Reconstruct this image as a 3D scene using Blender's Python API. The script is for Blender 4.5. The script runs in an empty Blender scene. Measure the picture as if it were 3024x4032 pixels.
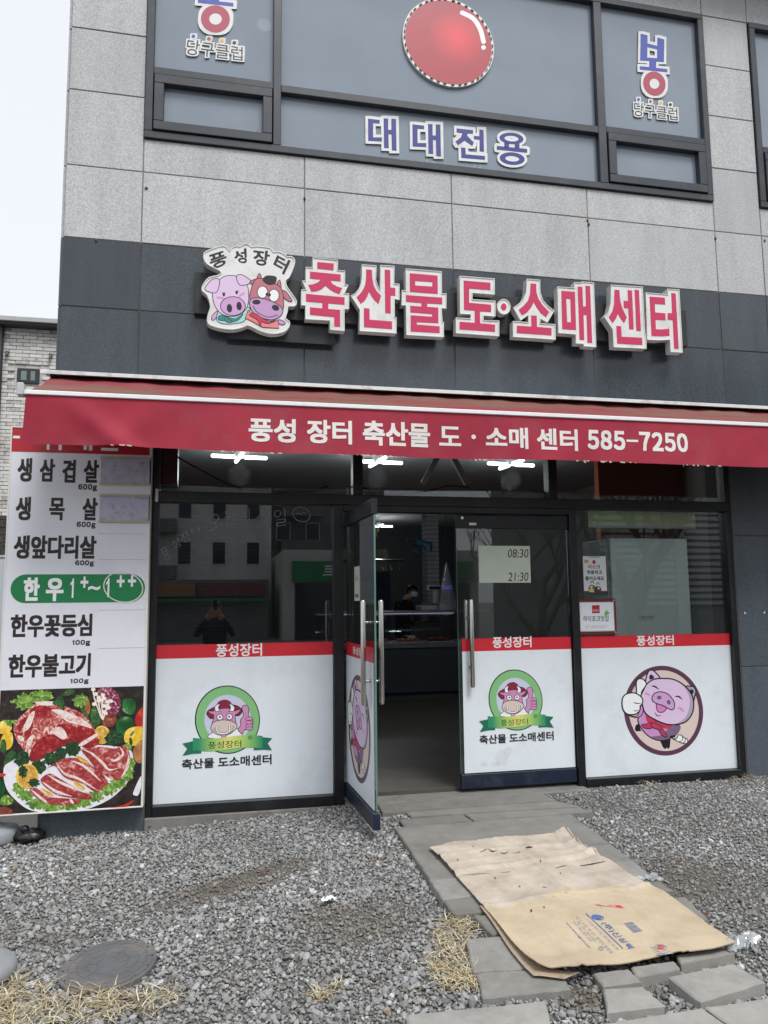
import bpy, bmesh, math, random
import numpy as np
from mathutils import Vector, Matrix
from mathutils.geometry import tessellate_polygon

random.seed(7); RNG = np.random.default_rng(7)
SC = bpy.context.scene
COL = SC.collection

# ------------------------------------------------------------------ camera
PXW, PXH, FPX = 3024, 4032, 3040.5
YAW, PITCH, ROLL = math.radians(12.311), math.radians(6.593), math.radians(-0.566)
CAM = Vector((0.0, -6.0, 1.5))
_f = Vector((math.sin(YAW)*math.cos(PITCH), math.cos(YAW)*math.cos(PITCH), math.sin(PITCH)))
_r0 = Vector((math.cos(YAW), -math.sin(YAW), 0)); _u0 = _r0.cross(_f)
_r = _r0*math.cos(ROLL) + _u0*math.sin(ROLL); _u = -_r0*math.sin(ROLL) + _u0*math.cos(ROLL)
cd = bpy.data.cameras.new('camera'); cam = bpy.data.objects.new('camera', cd); COL.objects.link(cam)
cd.sensor_fit = 'VERTICAL'; cd.sensor_height = 36.0; cd.lens = FPX/PXH*36.0
cd.clip_start = 0.05; cd.clip_end = 3000
cam.matrix_world = Matrix(((_r.x, _u.x, -_f.x, CAM.x), (_r.y, _u.y, -_f.y, CAM.y), (_r.z, _u.z, -_f.z, CAM.z), (0, 0, 0, 1)))
SC.camera = cam

# ------------------------------------------------------------------ sky, sun, exposure (overcast noon)
SUN_EL, SUN_AZ = math.radians(57), math.radians(200)      # azimuth: 180 = sun in front of the facade
w = bpy.data.worlds.new('World'); SC.world = w; w.use_nodes = True
nt = w.node_tree; bg = nt.nodes['Background']
sky = nt.nodes.new('ShaderNodeTexSky'); sky.sky_type = 'NISHITA'; sky.sun_disc = False
sky.sun_elevation = SUN_EL; sky.sun_rotation = math.radians(180)-0.35; sky.air_density = 1.0; sky.dust_density = 4.0; sky.ozone_density = 1.0
hs = nt.nodes.new('ShaderNodeHueSaturation'); hs.inputs['Saturation'].default_value = 0.22
mx = nt.nodes.new('ShaderNodeMix'); mx.data_type = 'RGBA'; mx.inputs[0].default_value = 0.72
mx.inputs[7].default_value = (8.4, 8.75, 9.35, 1)
nt.links.new(sky.outputs[0], hs.inputs['Color']); nt.links.new(hs.outputs[0], mx.inputs[6]); nt.links.new(mx.outputs[2], bg.inputs['Color'])
bg.inputs['Strength'].default_value = 0.078
sd = bpy.data.lights.new('sun', 'SUN'); sd.energy = 1.5; sd.angle = math.radians(22); sd.color = (1, 0.985, 0.96)
so = bpy.data.objects.new('sun', sd); COL.objects.link(so)
_s = Vector((math.sin(SUN_AZ)*math.cos(SUN_EL)*-1, math.cos(SUN_AZ)*math.cos(SUN_EL), math.sin(SUN_EL)))
so.rotation_euler = _s.to_track_quat('Z', 'Y').to_euler()
so.location = (0, -8, 20)
SC.view_settings.view_transform = 'Standard'; SC.view_settings.look = 'None'; SC.view_settings.gamma = 1; SC.view_settings.exposure = 0.76
SC.render.engine = 'CYCLES'
SC.cycles.use_denoising = True; SC.cycles.max_bounces = 8; SC.cycles.transparent_max_bounces = 16
SC.cycles.caustics_reflective = False; SC.cycles.caustics_refractive = False; SC.cycles.sample_clamp_indirect = 6

# ------------------------------------------------------------------ pixel -> place
def ray(px, py):
    d = _r*((px-PXW/2)/FPX) - _u*((py-PXH/2)/FPX) + _f
    return d
def P(px, py, Y=0.0):
    d = ray(px, py); t = (Y-CAM.y)/d.y
    return CAM + d*t
def gz(x, y):                                   # height of the yard: falls away from the shop and to the left
    z = 0.0 + 0.035*min(y, 0.0)
    s = min(1, max(0, (1.4-x)/2.2)); s = s*s*(3-2*s)
    return z - 0.10*s
def G(px, py, lift=0.0):
    d = ray(px, py); t = 3.0
    for _ in range(40):
        p = CAM + d*t; err = p.z-(gz(p.x, p.y)+lift); t -= err/(d.z-0.035*d.y)
    return CAM + d*t
def Zm(x0, y0, s):                              # map the coordinates of an enlarged view to photo pixels
    return lambda x, y: (x0+x*s, y0+y*s)

# ------------------------------------------------------------------ materials
def lin(c):
    return tuple((v/255/12.92 if v/255 <= 0.04045 else ((v/255+0.055)/1.055)**2.4) for v in c)
MATS = {}
def mat(name, rgb, rough=0.6, var=0.10, scale=6.0, bump=0.0, bscale=None, metal=0.0, spec=0.5, coat=0.0, srgb=True, dirt=None, dscale=2.0, damt=0.5, emit=0.0, alpha=1.0, rvar=0.0):
    if name in MATS: return MATS[name]
    m = bpy.data.materials.new(name); m.use_nodes = True; MATS[name] = m
    nt = m.node_tree; b = nt.nodes['Principled BSDF']
    c = lin(rgb) if srgb else rgb
    b.inputs['Roughness'].default_value = rough; b.inputs['Metallic'].default_value = metal
    b.inputs['Specular IOR Level'].default_value = spec; b.inputs['Coat Weight'].default_value = coat
    b.inputs['Base Color'].default_value = (*c, 1)
    if emit: b.inputs['Emission Color'].default_value = (*c, 1); b.inputs['Emission Strength'].default_value = emit
    if alpha < 1: b.inputs['Alpha'].default_value = alpha
    geo = nt.nodes.new('ShaderNodeNewGeometry')
    out = None
    if var > 0:
        n = nt.nodes.new('ShaderNodeTexNoise'); n.inputs['Scale'].default_value = scale; n.inputs['Detail'].default_value = 6; n.inputs['Roughness'].default_value = 0.65
        nt.links.new(geo.outputs['Position'], n.inputs['Vector'])
        r = nt.nodes.new('ShaderNodeMapRange'); r.inputs['From Min'].default_value = 0.3; r.inputs['From Max'].default_value = 0.7
        r.inputs['To Min'].default_value = 1-var; r.inputs['To Max'].default_value = 1+var*0.6
        nt.links.new(n.outputs['Fac'], r.inputs['Value'])
        x = nt.nodes.new('ShaderNodeVectorMath'); x.operation = 'SCALE'; x.inputs[0].default_value = c
        nt.links.new(r.outputs[0], x.inputs['Scale']); out = x.outputs[0]
        if rvar:
            r2 = nt.nodes.new('ShaderNodeMapRange'); r2.inputs['From Min'].default_value = 0.3; r2.inputs['From Max'].default_value = 0.7
            r2.inputs['To Min'].default_value = rough-rvar; r2.inputs['To Max'].default_value = rough+rvar
            nt.links.new(n.outputs['Fac'], r2.inputs['Value']); nt.links.new(r2.outputs[0], b.inputs['Roughness'])
    if dirt is not None:
        n2 = nt.nodes.new('ShaderNodeTexNoise'); n2.inputs['Scale'].default_value = dscale; n2.inputs['Detail'].default_value = 8; n2.inputs['Roughness'].default_value = 0.7
        nt.links.new(geo.outputs['Position'], n2.inputs['Vector'])
        r3 = nt.nodes.new('ShaderNodeMapRange'); r3.inputs['From Min'].default_value = 0.5; r3.inputs['From Max'].default_value = 0.72; r3.inputs['To Max'].default_value = damt
        nt.links.new(n2.outputs['Fac'], r3.inputs['Value'])
        mm = nt.nodes.new('ShaderNodeMix'); mm.data_type = 'RGBA'; mm.inputs[6].default_value = (*c, 1); mm.inputs[7].default_value = (*(lin(dirt) if srgb else dirt), 1)
        if out: nt.links.new(out, mm.inputs[6])
        nt.links.new(r3.outputs[0], mm.inputs[0]); out = mm.outputs[2]
    if out: nt.links.new(out, b.inputs['Base Color'])
    if bump:
        n3 = nt.nodes.new('ShaderNodeTexNoise'); n3.inputs['Scale'].default_value = bscale or scale*8; n3.inputs['Detail'].default_value = 4
        nt.links.new(geo.outputs['Position'], n3.inputs['Vector'])
        bp = nt.nodes.new('ShaderNodeBump'); bp.inputs['Strength'].default_value = 1; bp.inputs['Distance'].default_value = bump
        nt.links.new(n3.outputs['Fac'], bp.inputs['Height']); nt.links.new(bp.outputs[0], b.inputs['Normal'])
    return m

def granite(name, stops, rough, scale, panelvar=0.06, spec=0.5, big=0.12, coarse=0.0):
    """speckled stone: grain from two noises through a ramp, a slow stain, a slight tone per panel"""
    m = bpy.data.materials.new(name); m.use_nodes = True; MATS[name] = m
    nt = m.node_tree; b = nt.nodes['Principled BSDF']; L = nt.links.new
    b.inputs['Roughness'].default_value = rough; b.inputs['Specular IOR Level'].default_value = spec
    geo = nt.nodes.new('ShaderNodeNewGeometry'); oi = nt.nodes.new('ShaderNodeObjectInfo')
    n = nt.nodes.new('ShaderNodeTexNoise'); n.inputs['Scale'].default_value = scale; n.inputs['Detail'].default_value = 5; n.inputs['Roughness'].default_value = 0.75
    off = nt.nodes.new('ShaderNodeVectorMath'); off.operation = 'MULTIPLY_ADD'; off.inputs[1].default_value = (1, 1, 1)
    sc_ = nt.nodes.new('ShaderNodeVectorMath'); sc_.operation = 'SCALE'; sc_.inputs[0].default_value = (37, 11, 53); L(oi.outputs['Random'], sc_.inputs['Scale'])
    L(geo.outputs['Position'], off.inputs[0]); L(sc_.outputs[0], off.inputs[2]); L(off.outputs[0], n.inputs['Vector'])
    cr = nt.nodes.new('ShaderNodeValToRGB'); e = cr.color_ramp.elements
    for i, (p, c) in enumerate(stops):
        el = e[i] if i < 2 else e.new(p)
        el.position = p; el.color = (*lin(c), 1)
    L(n.outputs['Fac'], cr.inputs['Fac'])
    n2 = nt.nodes.new('ShaderNodeTexNoise'); n2.inputs['Scale'].default_value = 1.7; n2.inputs['Detail'].default_value = 7; n2.inputs['Roughness'].default_value = 0.6
    mp = nt.nodes.new('ShaderNodeMapping'); mp.inputs['Scale'].default_value = (3.2, 3.2, 0.45); L(off.outputs[0], mp.inputs['Vector']); L(mp.outputs[0], n2.inputs['Vector'])
    r = nt.nodes.new('ShaderNodeMapRange'); r.inputs['From Min'].default_value = 0.3; r.inputs['From Max'].default_value = 0.7; r.inputs['To Min'].default_value = 1-big; r.inputs['To Max'].default_value = 1+big*0.5
    L(n2.outputs['Fac'], r.inputs['Value'])
    r2 = nt.nodes.new('ShaderNodeMapRange'); r2.inputs['To Min'].default_value = 1-panelvar; r2.inputs['To Max'].default_value = 1+panelvar; L(oi.outputs['Random'], r2.inputs['Value'])
    mu = nt.nodes.new('ShaderNodeMath'); mu.operation = 'MULTIPLY'; L(r.outputs[0], mu.inputs[0]); L(r2.outputs[0], mu.inputs[1])
    x = nt.nodes.new('ShaderNodeVectorMath'); x.operation = 'SCALE'; L(cr.outputs[0], x.inputs[0]); L(mu.outputs[0], x.inputs['Scale'])
    L(x.outputs[0], b.inputs['Base Color'])
    r4 = nt.nodes.new('ShaderNodeMapRange'); r4.inputs['To Min'].default_value = rough*0.75; r4.inputs['To Max'].default_value = min(1, rough*1.3)
    L(n.outputs['Fac'], r4.inputs['Value']); L(r4.outputs[0], b.inputs['Roughness'])
    bp = nt.nodes.new('ShaderNodeBump'); bp.inputs['Distance'].default_value = 0.0006 if rough > 0.4 else 0.00012; L(n.outputs['Fac'], bp.inputs['Height'])
    L(bp.outputs[0], b.inputs['Normal'])
    return m

def glass(name, tint=(0.93, 0.96, 0.95), rough=0.0, refl=1.0, film=None, fillamt=0.0):
    """architectural glass: clear with a Fresnel reflection, optionally a thin dusty layer"""
    m = bpy.data.materials.new(name); m.use_nodes = True; MATS[name] = m
    nt = m.node_tree; L = nt.links.new
    for n in list(nt.nodes):
        if n.type != 'OUTPUT_MATERIAL': nt.nodes.remove(n)
    out = nt.nodes['Material Output']
    tr = nt.nodes.new('ShaderNodeBsdfTransparent'); tr.inputs[0].default_value = (*tint, 1)
    gl = nt.nodes.new('ShaderNodeBsdfGlossy'); gl.inputs['Roughness'].default_value = rough; gl.inputs[0].default_value = (0.95, 0.98, 1, 1)
    fr = nt.nodes.new('ShaderNodeFresnel'); fr.inputs['IOR'].default_value = 1.52
    mu = nt.nodes.new('ShaderNodeMath'); mu.operation = 'MULTIPLY'; mu.inputs[1].default_value = refl; mu.use_clamp = True; L(fr.outputs[0], mu.inputs[0])
    base = tr.outputs[0]
    if film:
        df = nt.nodes.new('ShaderNodeBsdfDiffuse'); df.inputs[0].default_value = (*lin(film), 1)
        geo = nt.nodes.new('ShaderNodeNewGeometry'); n = nt.nodes.new('ShaderNodeTexNoise'); n.inputs['Scale'].default_value = 2.2; n.inputs['Detail'].default_value = 8
        L(geo.outputs['Position'], n.inputs['Vector'])
        r = nt.nodes.new('ShaderNodeMapRange'); r.inputs['From Min'].default_value = 0.35; r.inputs['From Max'].default_value = 0.7; r.inputs['To Min'].default_value = fillamt*0.4; r.inputs['To Max'].default_value = fillamt
        L(n.outputs['Fac'], r.inputs['Value'])
        m0 = nt.nodes.new('ShaderNodeMixShader'); L(r.outputs[0], m0.inputs[0]); L(base, m0.inputs[1]); L(df.outputs[0], m0.inputs[2]); base = m0.outputs[0]
    mxs = nt.nodes.new('ShaderNodeMixShader'); L(mu.outputs[0], mxs.inputs[0]); L(base, mxs.inputs[1]); L(gl.outputs[0], mxs.inputs[2])
    L(mxs.outputs[0], out.inputs['Surface'])
    return m

# ------------------------------------------------------------------ objects
def put(o, parent=None, label=None, cat=None, group=None, kind=None):
    if o.name not in COL.objects: COL.objects.link(o)
    if parent is not None: o.parent = parent
    if label: o['label'] = label
    if cat: o['category'] = cat
    if group: o['group'] = group
    if kind: o['kind'] = kind
    return o
def empty(name, label, cat, group=None, kind=None, loc=(0, 0, 0)):
    o = bpy.data.objects.new(name, None); o.empty_display_size = 0.2
    # things keep their Empty at their base; children carry the inverse of that shift
    o.location = loc
    return put(o, None, label, cat, group, kind)
def child_fix(o, parent):
    """children are modelled in world coordinates: undo the parent's placement"""
    o.parent = parent
    if parent is not None:
        p = parent; M = Matrix.Identity(4)
        chain = []
        while p is not None: chain.append(p); p = p.parent
        for q in reversed(chain):
            M = M @ q.matrix_parent_inverse @ (Matrix.Translation(q.location) @ q.rotation_euler.to_matrix().to_4x4())
        o.matrix_parent_inverse = M.inverted()
class MB:
    """collects geometry; build() links it as one mesh object"""
    def __init__(s): s.v = []; s.f = []; s.m = []; s.mats = []
    def mi(s, m):
        if m not in s.mats: s.mats.append(m)
        return s.mats.index(m)
    def add(s, vs, fs, m):
        o = len(s.v); k = s.mi(m); s.v += [tuple(v) for v in vs]
        for f in fs: s.f.append(tuple(i+o for i in f)); s.m.append(k)
    def box(s, x0, x1, y0, y1, z0, z1, m, ch=0.0):
        if ch <= 0 or min(x1-x0, y1-y0, z1-z0) < 2.2*ch:
            v = [(x, y, z) for z in (z0, z1) for y in (y0, y1) for x in (x0, x1)]
            s.add(v, [(0, 2, 3, 1), (4, 5, 7, 6), (0, 1, 5, 4), (2, 6, 7, 3), (0, 4, 6, 2), (1, 3, 7, 5)], m); return
        vs = []; idx = {}
        X, Y, Z = (x0, x1), (y0, y1), (z0, z1)
        for i in (0, 1):
            for j in (0, 1):
                for k in (0, 1):
                    dx, dy, dz = (ch if i == 0 else -ch), (ch if j == 0 else -ch), (ch if k == 0 else -ch)
                    idx[i, j, k, 0] = len(vs); vs.append((X[i], Y[j]+dy, Z[k]+dz))
                    idx[i, j, k, 1] = len(vs); vs.append((X[i]+dx, Y[j], Z[k]+dz))
                    idx[i, j, k, 2] = len(vs); vs.append((X[i]+dx, Y[j]+dy, Z[k]))
        fs = []
        for i in (0, 1): q = [idx[i, 0, 0, 0], idx[i, 0, 1, 0], idx[i, 1, 1, 0], idx[i, 1, 0, 0]]; fs.append(q if i == 0 else q[::-1])
        for j in (0, 1): q = [idx[0, j, 0, 1], idx[1, j, 0, 1], idx[1, j, 1, 1], idx[0, j, 1, 1]]; fs.append(q if j == 0 else q[::-1])
        for k in (0, 1): q = [idx[0, 0, k, 2], idx[0, 1, k, 2], idx[1, 1, k, 2], idx[1, 0, k, 2]]; fs.append(q if k == 0 else q[::-1])
        for i in (0, 1):
            for j in (0, 1): q = [idx[i, j, 0, 0], idx[i, j, 1, 0], idx[i, j, 1, 1], idx[i, j, 0, 1]]; fs.append(q if i != j else q[::-1])
            for k in (0, 1): q = [idx[i, 0, k, 0], idx[i, 0, k, 2], idx[i, 1, k, 2], idx[i, 1, k, 0]]; fs.append(q if i != k else q[::-1])
        for j in (0, 1):
            for k in (0, 1): q = [idx[0, j, k, 1], idx[1, j, k, 1], idx[1, j, k, 2], idx[0, j, k, 2]]; fs.append(q if j != k else q[::-1])
        for i in (0, 1):
            for j in (0, 1):
                for k in (0, 1): fs.append((idx[i, j, k, 0], idx[i, j, k, 1], idx[i, j, k, 2]))
        s.add(vs, fs, m)
    def prism(s, front, back, m, mside=None, cap_back=True):
        """front, back: matching 3-D loops, or lists of loops (the first outer, the rest holes)"""
        if not isinstance(front[0], (list, tuple)) or not isinstance(front[0][0], (list, tuple, Vector)): front = [front]; back = [back]
        fl = [Vector(p) for L in front for p in L]; bl = [Vector(p) for L in back for p in L]
        tris = tessellate_polygon([[Vector(p) for p in L] for L in front]); n = len(fl)
        s.add(fl, tris, m)
        if cap_back: s.add(bl, [t[::-1] for t in tris], mside or m)
        o = 0; fs = []
        for L in front:
            k = len(L)
            for i in range(k): a = o+i; b = o+(i+1) % k; fs.append((a, b, b+n, a+n))
            o += k
        s.add(fl+bl, fs, mside or m)
    def flat(s, loops, m):
        if not isinstance(loops[0], (list, tuple)) or not isinstance(loops[0][0], (list, tuple, Vector)): loops = [loops]
        pts = [Vector(p) for L in loops for p in L]
        s.add(pts, tessellate_polygon([[Vector(p) for p in L] for L in loops]), m)
    def tube(s, pts, r, m, n=10, cap=True):
        pts = [Vector(p) for p in pts]; R = r if hasattr(r, '__len__') else [r]*len(pts)
        vs = []; fs = []; up = None
        for i, p in enumerate(pts):
            t = (pts[min(i+1, len(pts)-1)]-pts[max(i-1, 0)]).normalized()
            if up is None: up = t.orthogonal().normalized()
            up = (up-t*up.dot(t)).normalized(); sd_ = t.cross(up)
            for k in range(n):
                a = 2*math.pi*k/n; vs.append(p+up*math.cos(a)*R[i]+sd_*math.sin(a)*R[i])
        for i in range(len(pts)-1):
            for k in range(n): fs.append((i*n+k, i*n+(k+1) % n, (i+1)*n+(k+1) % n, (i+1)*n+k))
        if cap: fs.append(tuple(range(n))[::-1]); fs.append(tuple(range((len(pts)-1)*n, len(pts)*n)))
        s.add(vs, fs, m)
    def lathe(s, prof, c, m, n=32, sx=1, sy=1):
        vs = []; fs = []
        for r, z in prof:
            for k in range(n): a = 2*math.pi*k/n; vs.append((c[0]+r*sx*math.cos(a), c[1]+r*sy*math.sin(a), c[2]+z))
        for i in range(len(prof)-1):
            for k in range(n): fs.append((i*n+k, i*n+(k+1) % n, (i+1)*n+(k+1) % n, (i+1)*n+k))
        if prof[0][0] > 0: fs.append(tuple(range(n))[::-1])
        if prof[-1][0] > 0: fs.append(tuple(range((len(prof)-1)*n, len(prof)*n)))
        s.add(vs, fs, m)
    def ball(s, c, r, m, n=16, jit=0.0, rnd=None):
        rx, ry, rz = r if hasattr(r, '__len__') else (r, r, r)
        prof = []; vs = []; fs = []; h = n//2
        for i in range(h+1):
            th = math.pi*i/h
            for k in range(n):
                a = 2*math.pi*k/n; j = 1+(rnd.uniform(-jit, jit) if rnd and 0 < i < h else 0)
                vs.append((c[0]+rx*j*math.sin(th)*math.cos(a), c[1]+ry*j*math.sin(th)*math.sin(a), c[2]+rz*j*math.cos(th)))
        for i in range(h):
            for k in range(n): fs.append((i*n+k, (i+1)*n+k, (i+1)*n+(k+1) % n, i*n+(k+1) % n))
        s.add(vs, fs, m)
    def build(s, name, parent=None, smooth=False, label=None, cat=None, group=None, kind=None, origin=None, recalc=True):
        me = bpy.data.meshes.new(name)
        off = Vector(origin) if origin is not None else Vector((0, 0, 0))
        me.from_pydata([tuple(Vector(v)-off) for v in s.v], [], s.f)
        for m in s.mats: me.materials.append(m)
        me.polygons.foreach_set('material_index', s.m)
        if recalc:
            bm = bmesh.new(); bm.from_mesh(me); bmesh.ops.recalc_face_normals(bm, faces=bm.faces); bm.to_mesh(me); bm.free()
        if smooth: me.polygons.foreach_set('use_smooth', [True]*len(me.polygons))
        me.update()
        o = bpy.data.objects.new(name, me); o.location = off
        put(o, None, label, cat, group, kind)
        if parent is not None: child_fix(o, parent)
        return o

# ------------------------------------------------------------------ lettering
_TC = {}
def glyphs(body, bold=0.0, shear=0.0):
    """unit-box outline of a piece of text as flat triangles"""
    key = (body, bold, shear)
    if key in _TC: return _TC[key]
    c = bpy.data.curves.new('lettering', 'FONT'); c.body = body; c.offset = bold; c.shear = shear; c.resolution_u = 3; c.align_x = 'LEFT'
    o = bpy.data.objects.new('lettering', c)
    me = bpy.data.meshes.new_from_object(o)
    v = np.array([q.co[:2] for q in me.vertices], dtype=float).reshape(-1, 2); f = [tuple(p.vertices) for p in me.polygons]
    bpy.data.objects.remove(o); bpy.data.curves.remove(c); bpy.data.meshes.remove(me)
    if len(v):
        mn, mxx = v.min(0), v.max(0); v = (v-mn)/np.maximum(mxx-mn, 1e-6)
    _TC[key] = (v, f); return v, f
def qmap(q, u, t):
    """q: bl, br, tr, tl"""
    return tuple(q[0][i]*(1-u)*(1-t)+q[1][i]*u*(1-t)+q[2][i]*u*t+q[3][i]*(1-u)*t for i in range(len(q[0])))
def text_px(mb, body, quad, m, Y, bold=0.015, zm=None, shear=0.0):
    """lettering fitted into a photo quad (bl, br, tr, tl) on the plane y = Y"""
    v, f = glyphs(body, bold, shear)
    q = [zm(*p) for p in quad] if zm else quad
    mb.add([P(*qmap(q, a, b), Y) for a, b in v], f, m)
def rect_q(x0, y0, x1, y1, slope=0.0, lean=0.0):
    """quad bl, br, tr, tl of a box whose horizontals climb by slope and whose verticals lean"""
    h = y1-y0
    return [(x0+lean*h, y1), (x1+lean*h, y1+slope*(x1-x0)), (x1, y0+slope*(x1-x0)), (x0, y0)]
def ell(cx, cy, rx, ry, rot=0.0, n=40, a0=0, a1=360):
    c, s = math.cos(math.radians(rot)), math.sin(math.radians(rot)); out = []
    for k in range(n+(1 if a1-a0 < 360 else 0)):
        a = math.radians(a0+(a1-a0)*k/n); x, y = rx*math.cos(a), ry*math.sin(a); out.append((cx+x*c-y*s, cy+x*s+y*c))
    return out
def spl(pts, n=5, closed=True):
    """smooth curve through points"""
    N = len(pts); out = []
    for i in range(N if closed else N-1):
        p0, p1, p2, p3 = [pts[(i+k) % N] if closed else pts[min(max(i+k, 0), N-1)] for k in (-1, 0, 1, 2)]
        for j in range(n):
            t = j/n; out.append(tuple(0.5*((2*p1[d])+(-p0[d]+p2[d])*t+(2*p0[d]-5*p1[d]+4*p2[d]-p3[d])*t*t+(-p0[d]+3*p1[d]-3*p2[d]+p3[d])*t**3) for d in (0, 1)))
    if not closed: out.append(pts[-1])
    return out
def stroke(pts, wd, taper=False):
    """ribbon polygon along an open polyline"""
    L = []; Rr = []; n = len(pts)
    for i, p in enumerate(pts):
        a = pts[max(i-1, 0)]; b = pts[min(i+1, n-1)]; dx, dy = b[0]-a[0], b[1]-a[1]; l = math.hypot(dx, dy) or 1
        ww = wd*(1 if not taper else max(0.15, math.sin(math.pi*(i+0.3)/(n-0.4))))/2
        L.append((p[0]-dy/l*ww, p[1]+dx/l*ww)); Rr.append((p[0]+dy/l*ww, p[1]-dx/l*ww))
    return L+Rr[::-1]
class Art:
    """flat print: sheets of colour laid one over the other, each a hair proud of the last"""
    def __init__(s, Y, zm, step=0.00006, fn=None): s.mb = MB(); s.Y = Y; s.zm = zm; s.step = step; s.k = 0; s.fn = fn
    def put(s, x, y):
        px = s.zm(x, y) if s.zm else (x, y)
        return s.fn(px[0], px[1], s.k*s.step) if s.fn else P(px[0], px[1], s.Y-s.k*s.step)
    def poly(s, pts, m, holes=()):
        s.k += 1; s.mb.flat([[s.put(*p) for p in pts]]+[[s.put(*p) for p in h] for h in holes], m)
    def out(s, pts, m, mo, wd):
        """shape with a dark outline"""
        s.poly(pts, m); s.line(list(pts)+[pts[0], pts[1]], mo, wd)
    def line(s, pts, m, wd, taper=False):
        s.k += 1; st = stroke(pts, wd, taper); n = len(st)//2
        vs = [s.put(*p) for p in st]
        s.mb.add(vs, [(i, i+1, 2*n-2-i, 2*n-1-i) for i in range(n-1)], m)
    def text(s, body, quad, m, bold=0.015, shear=0.0):
        s.k += 1; v, f = glyphs(body, bold, shear); s.mb.add([s.put(*qmap(quad, a, b)) for a, b in v], f, m)
    def build(s, name, parent, **k): return s.mb.build(name, parent, recalc=False, **k)
def text_w(mb, body, bl, tr, m, Y, bold=0.015, zm=None, shear=0.0):
    """upright lettering on the plane y = Y between two photo corners"""
    a = P(*(zm(*bl) if zm else bl), Y); b = P(*(zm(*tr) if zm else tr), Y); v, f = glyphs(body, bold, shear)
    mb.add([(a.x+(b.x-a.x)*u, Y, a.z+(b.z-a.z)*t) for u, t in v], f, m)
def art_text(A, body, bl, tr, m, bold=0.015, shear=0.0):
    A.k += 1; text_w(A.mb, body, bl, tr, m, A.Y-A.k*A.step, bold, A.zm, shear)

# outlines around lettering: fill a raster, grow it, trace the edge again
def raster(polys, h, pad):
    a = np.array([p for q in polys for L in q for p in L]); mn = a.min(0)-pad; mxx = a.max(0)+pad
    nx, ny = int((mxx[0]-mn[0])/h)+2, int((mxx[1]-mn[1])/h)+2
    X, Y = np.meshgrid(mn[0]+(np.arange(nx)+0.5)*h, mn[1]+(np.arange(ny)+0.5)*h); M = np.zeros((ny, nx), bool)
    for q in polys:
        b = np.array([p for L in q for p in L]); i0 = max(0, int((b[:, 0].min()-mn[0])/h)-1); i1 = int((b[:, 0].max()-mn[0])/h)+2
        j0 = max(0, int((b[:, 1].min()-mn[1])/h)-1); j1 = int((b[:, 1].max()-mn[1])/h)+2
        x, y = X[j0:j1, i0:i1], Y[j0:j1, i0:i1]; ins = np.zeros(x.shape, bool)
        for L in q:
            for (xa, ya), (xb, yb) in zip(L, list(L[1:])+[L[0]]):
                if ya == yb: continue
                ins ^= ((ya > y) != (yb > y)) & (x < (xb-xa)*(y-ya)/(yb-ya)+xa)
        M[j0:j1, i0:i1] |= ins
    return M, mn, h
def grow(M, k, rnd=False):
    out = M.copy()
    if rnd:
        for dy in range(-k, k+1):
            wdt = int(math.sqrt(k*k-dy*dy)); s = np.roll(M, dy, 0); r = s.copy()
            for dx in range(1, wdt+1): r |= np.roll(s, dx, 1) | np.roll(s, -dx, 1)
            out |= r
    else:
        for dx in range(1, k+1): out |= np.roll(M, dx, 1) | np.roll(M, -dx, 1)
        b = out.copy()
        for dy in range(1, k+1): out |= np.roll(b, dy, 0) | np.roll(b, -dy, 0)
    return out
def trace(M, mn, h, tol):
    nxt = {}
    Mp = np.pad(M, 1); ys, xs = np.nonzero(Mp)
    for y, x in zip(ys.tolist(), xs.tolist()):
        if not Mp[y-1, x]: nxt.setdefault((x, y), []).append((x+1, y))
        if not Mp[y, x+1]: nxt.setdefault((x+1, y), []).append((x+1, y+1))
        if not Mp[y+1, x]: nxt.setdefault((x+1, y+1), []).append((x, y+1))
        if not Mp[y, x-1]: nxt.setdefault((x, y+1), []).append((x, y))
    loops = []
    while nxt:
        st = next(iter(nxt)); cur = st; L = []
        while True:
            L.append(cur); q = nxt[cur]; n = q.pop()
            if not q: del nxt[cur]
            cur = n
            if cur == st: break
        loops.append(L)
    def rdp(pts):
        if len(pts) < 3: return pts
        a, b = np.array(pts[0], float), np.array(pts[-1], float); q = np.array(pts[1:-1], float); d = b-a; l = math.hypot(*d)
        dist = np.hypot(*(q-a).T) if l < 1e-9 else np.abs(d[0]*(q[:, 1]-a[1])-d[1]*(q[:, 0]-a[0]))/l
        i = int(dist.argmax())
        if dist[i] <= tol: return [pts[0], pts[-1]]
        return rdp(pts[:i+2])[:-1]+rdp(pts[i+1:])
    out = []
    for L in loops:
        m = len(L)//2; s = rdp(L[:m+1])[:-1]+rdp(L[m:]+[L[0]])[:-1]
        if len(s) > 2: out.append([(mn[0]+(x-1)*h, mn[1]+(y-1)*h) for x, y in s])
    area = lambda L: 0.5*sum(a[0]*b[1]-b[0]*a[1] for a, b in zip(L, L[1:]+[L[0]]))
    outer = [L for L in out if area(L) > 0]; holes = [L for L in out if area(L) < 0]; res = []
    def inside(p, L):
        c = False
        for a, b in zip(L, L[1:]+[L[0]]):
            if (a[1] > p[1]) != (b[1] > p[1]) and p[0] < (b[0]-a[0])*(p[1]-a[1])/(b[1]-a[1])+a[0]: c = not c
        return c
    for o in outer:
        if area(o) < 20*h*h: continue
        res.append([o]+[q for q in holes if inside(((q[0][0]+q[1][0])/2+1e-4, (q[0][1]+q[1][1])/2+1e-4), o) and -area(q) > 12*h*h and -area(q) < area(o)])
    return res
def outline(polys, d, h=1.5, rnd=False, tol=0.9):
    M, mn, h = raster(polys, h, d+3*h); return trace(grow(M, int(round(d/h)), rnd), mn, h, tol)
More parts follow.
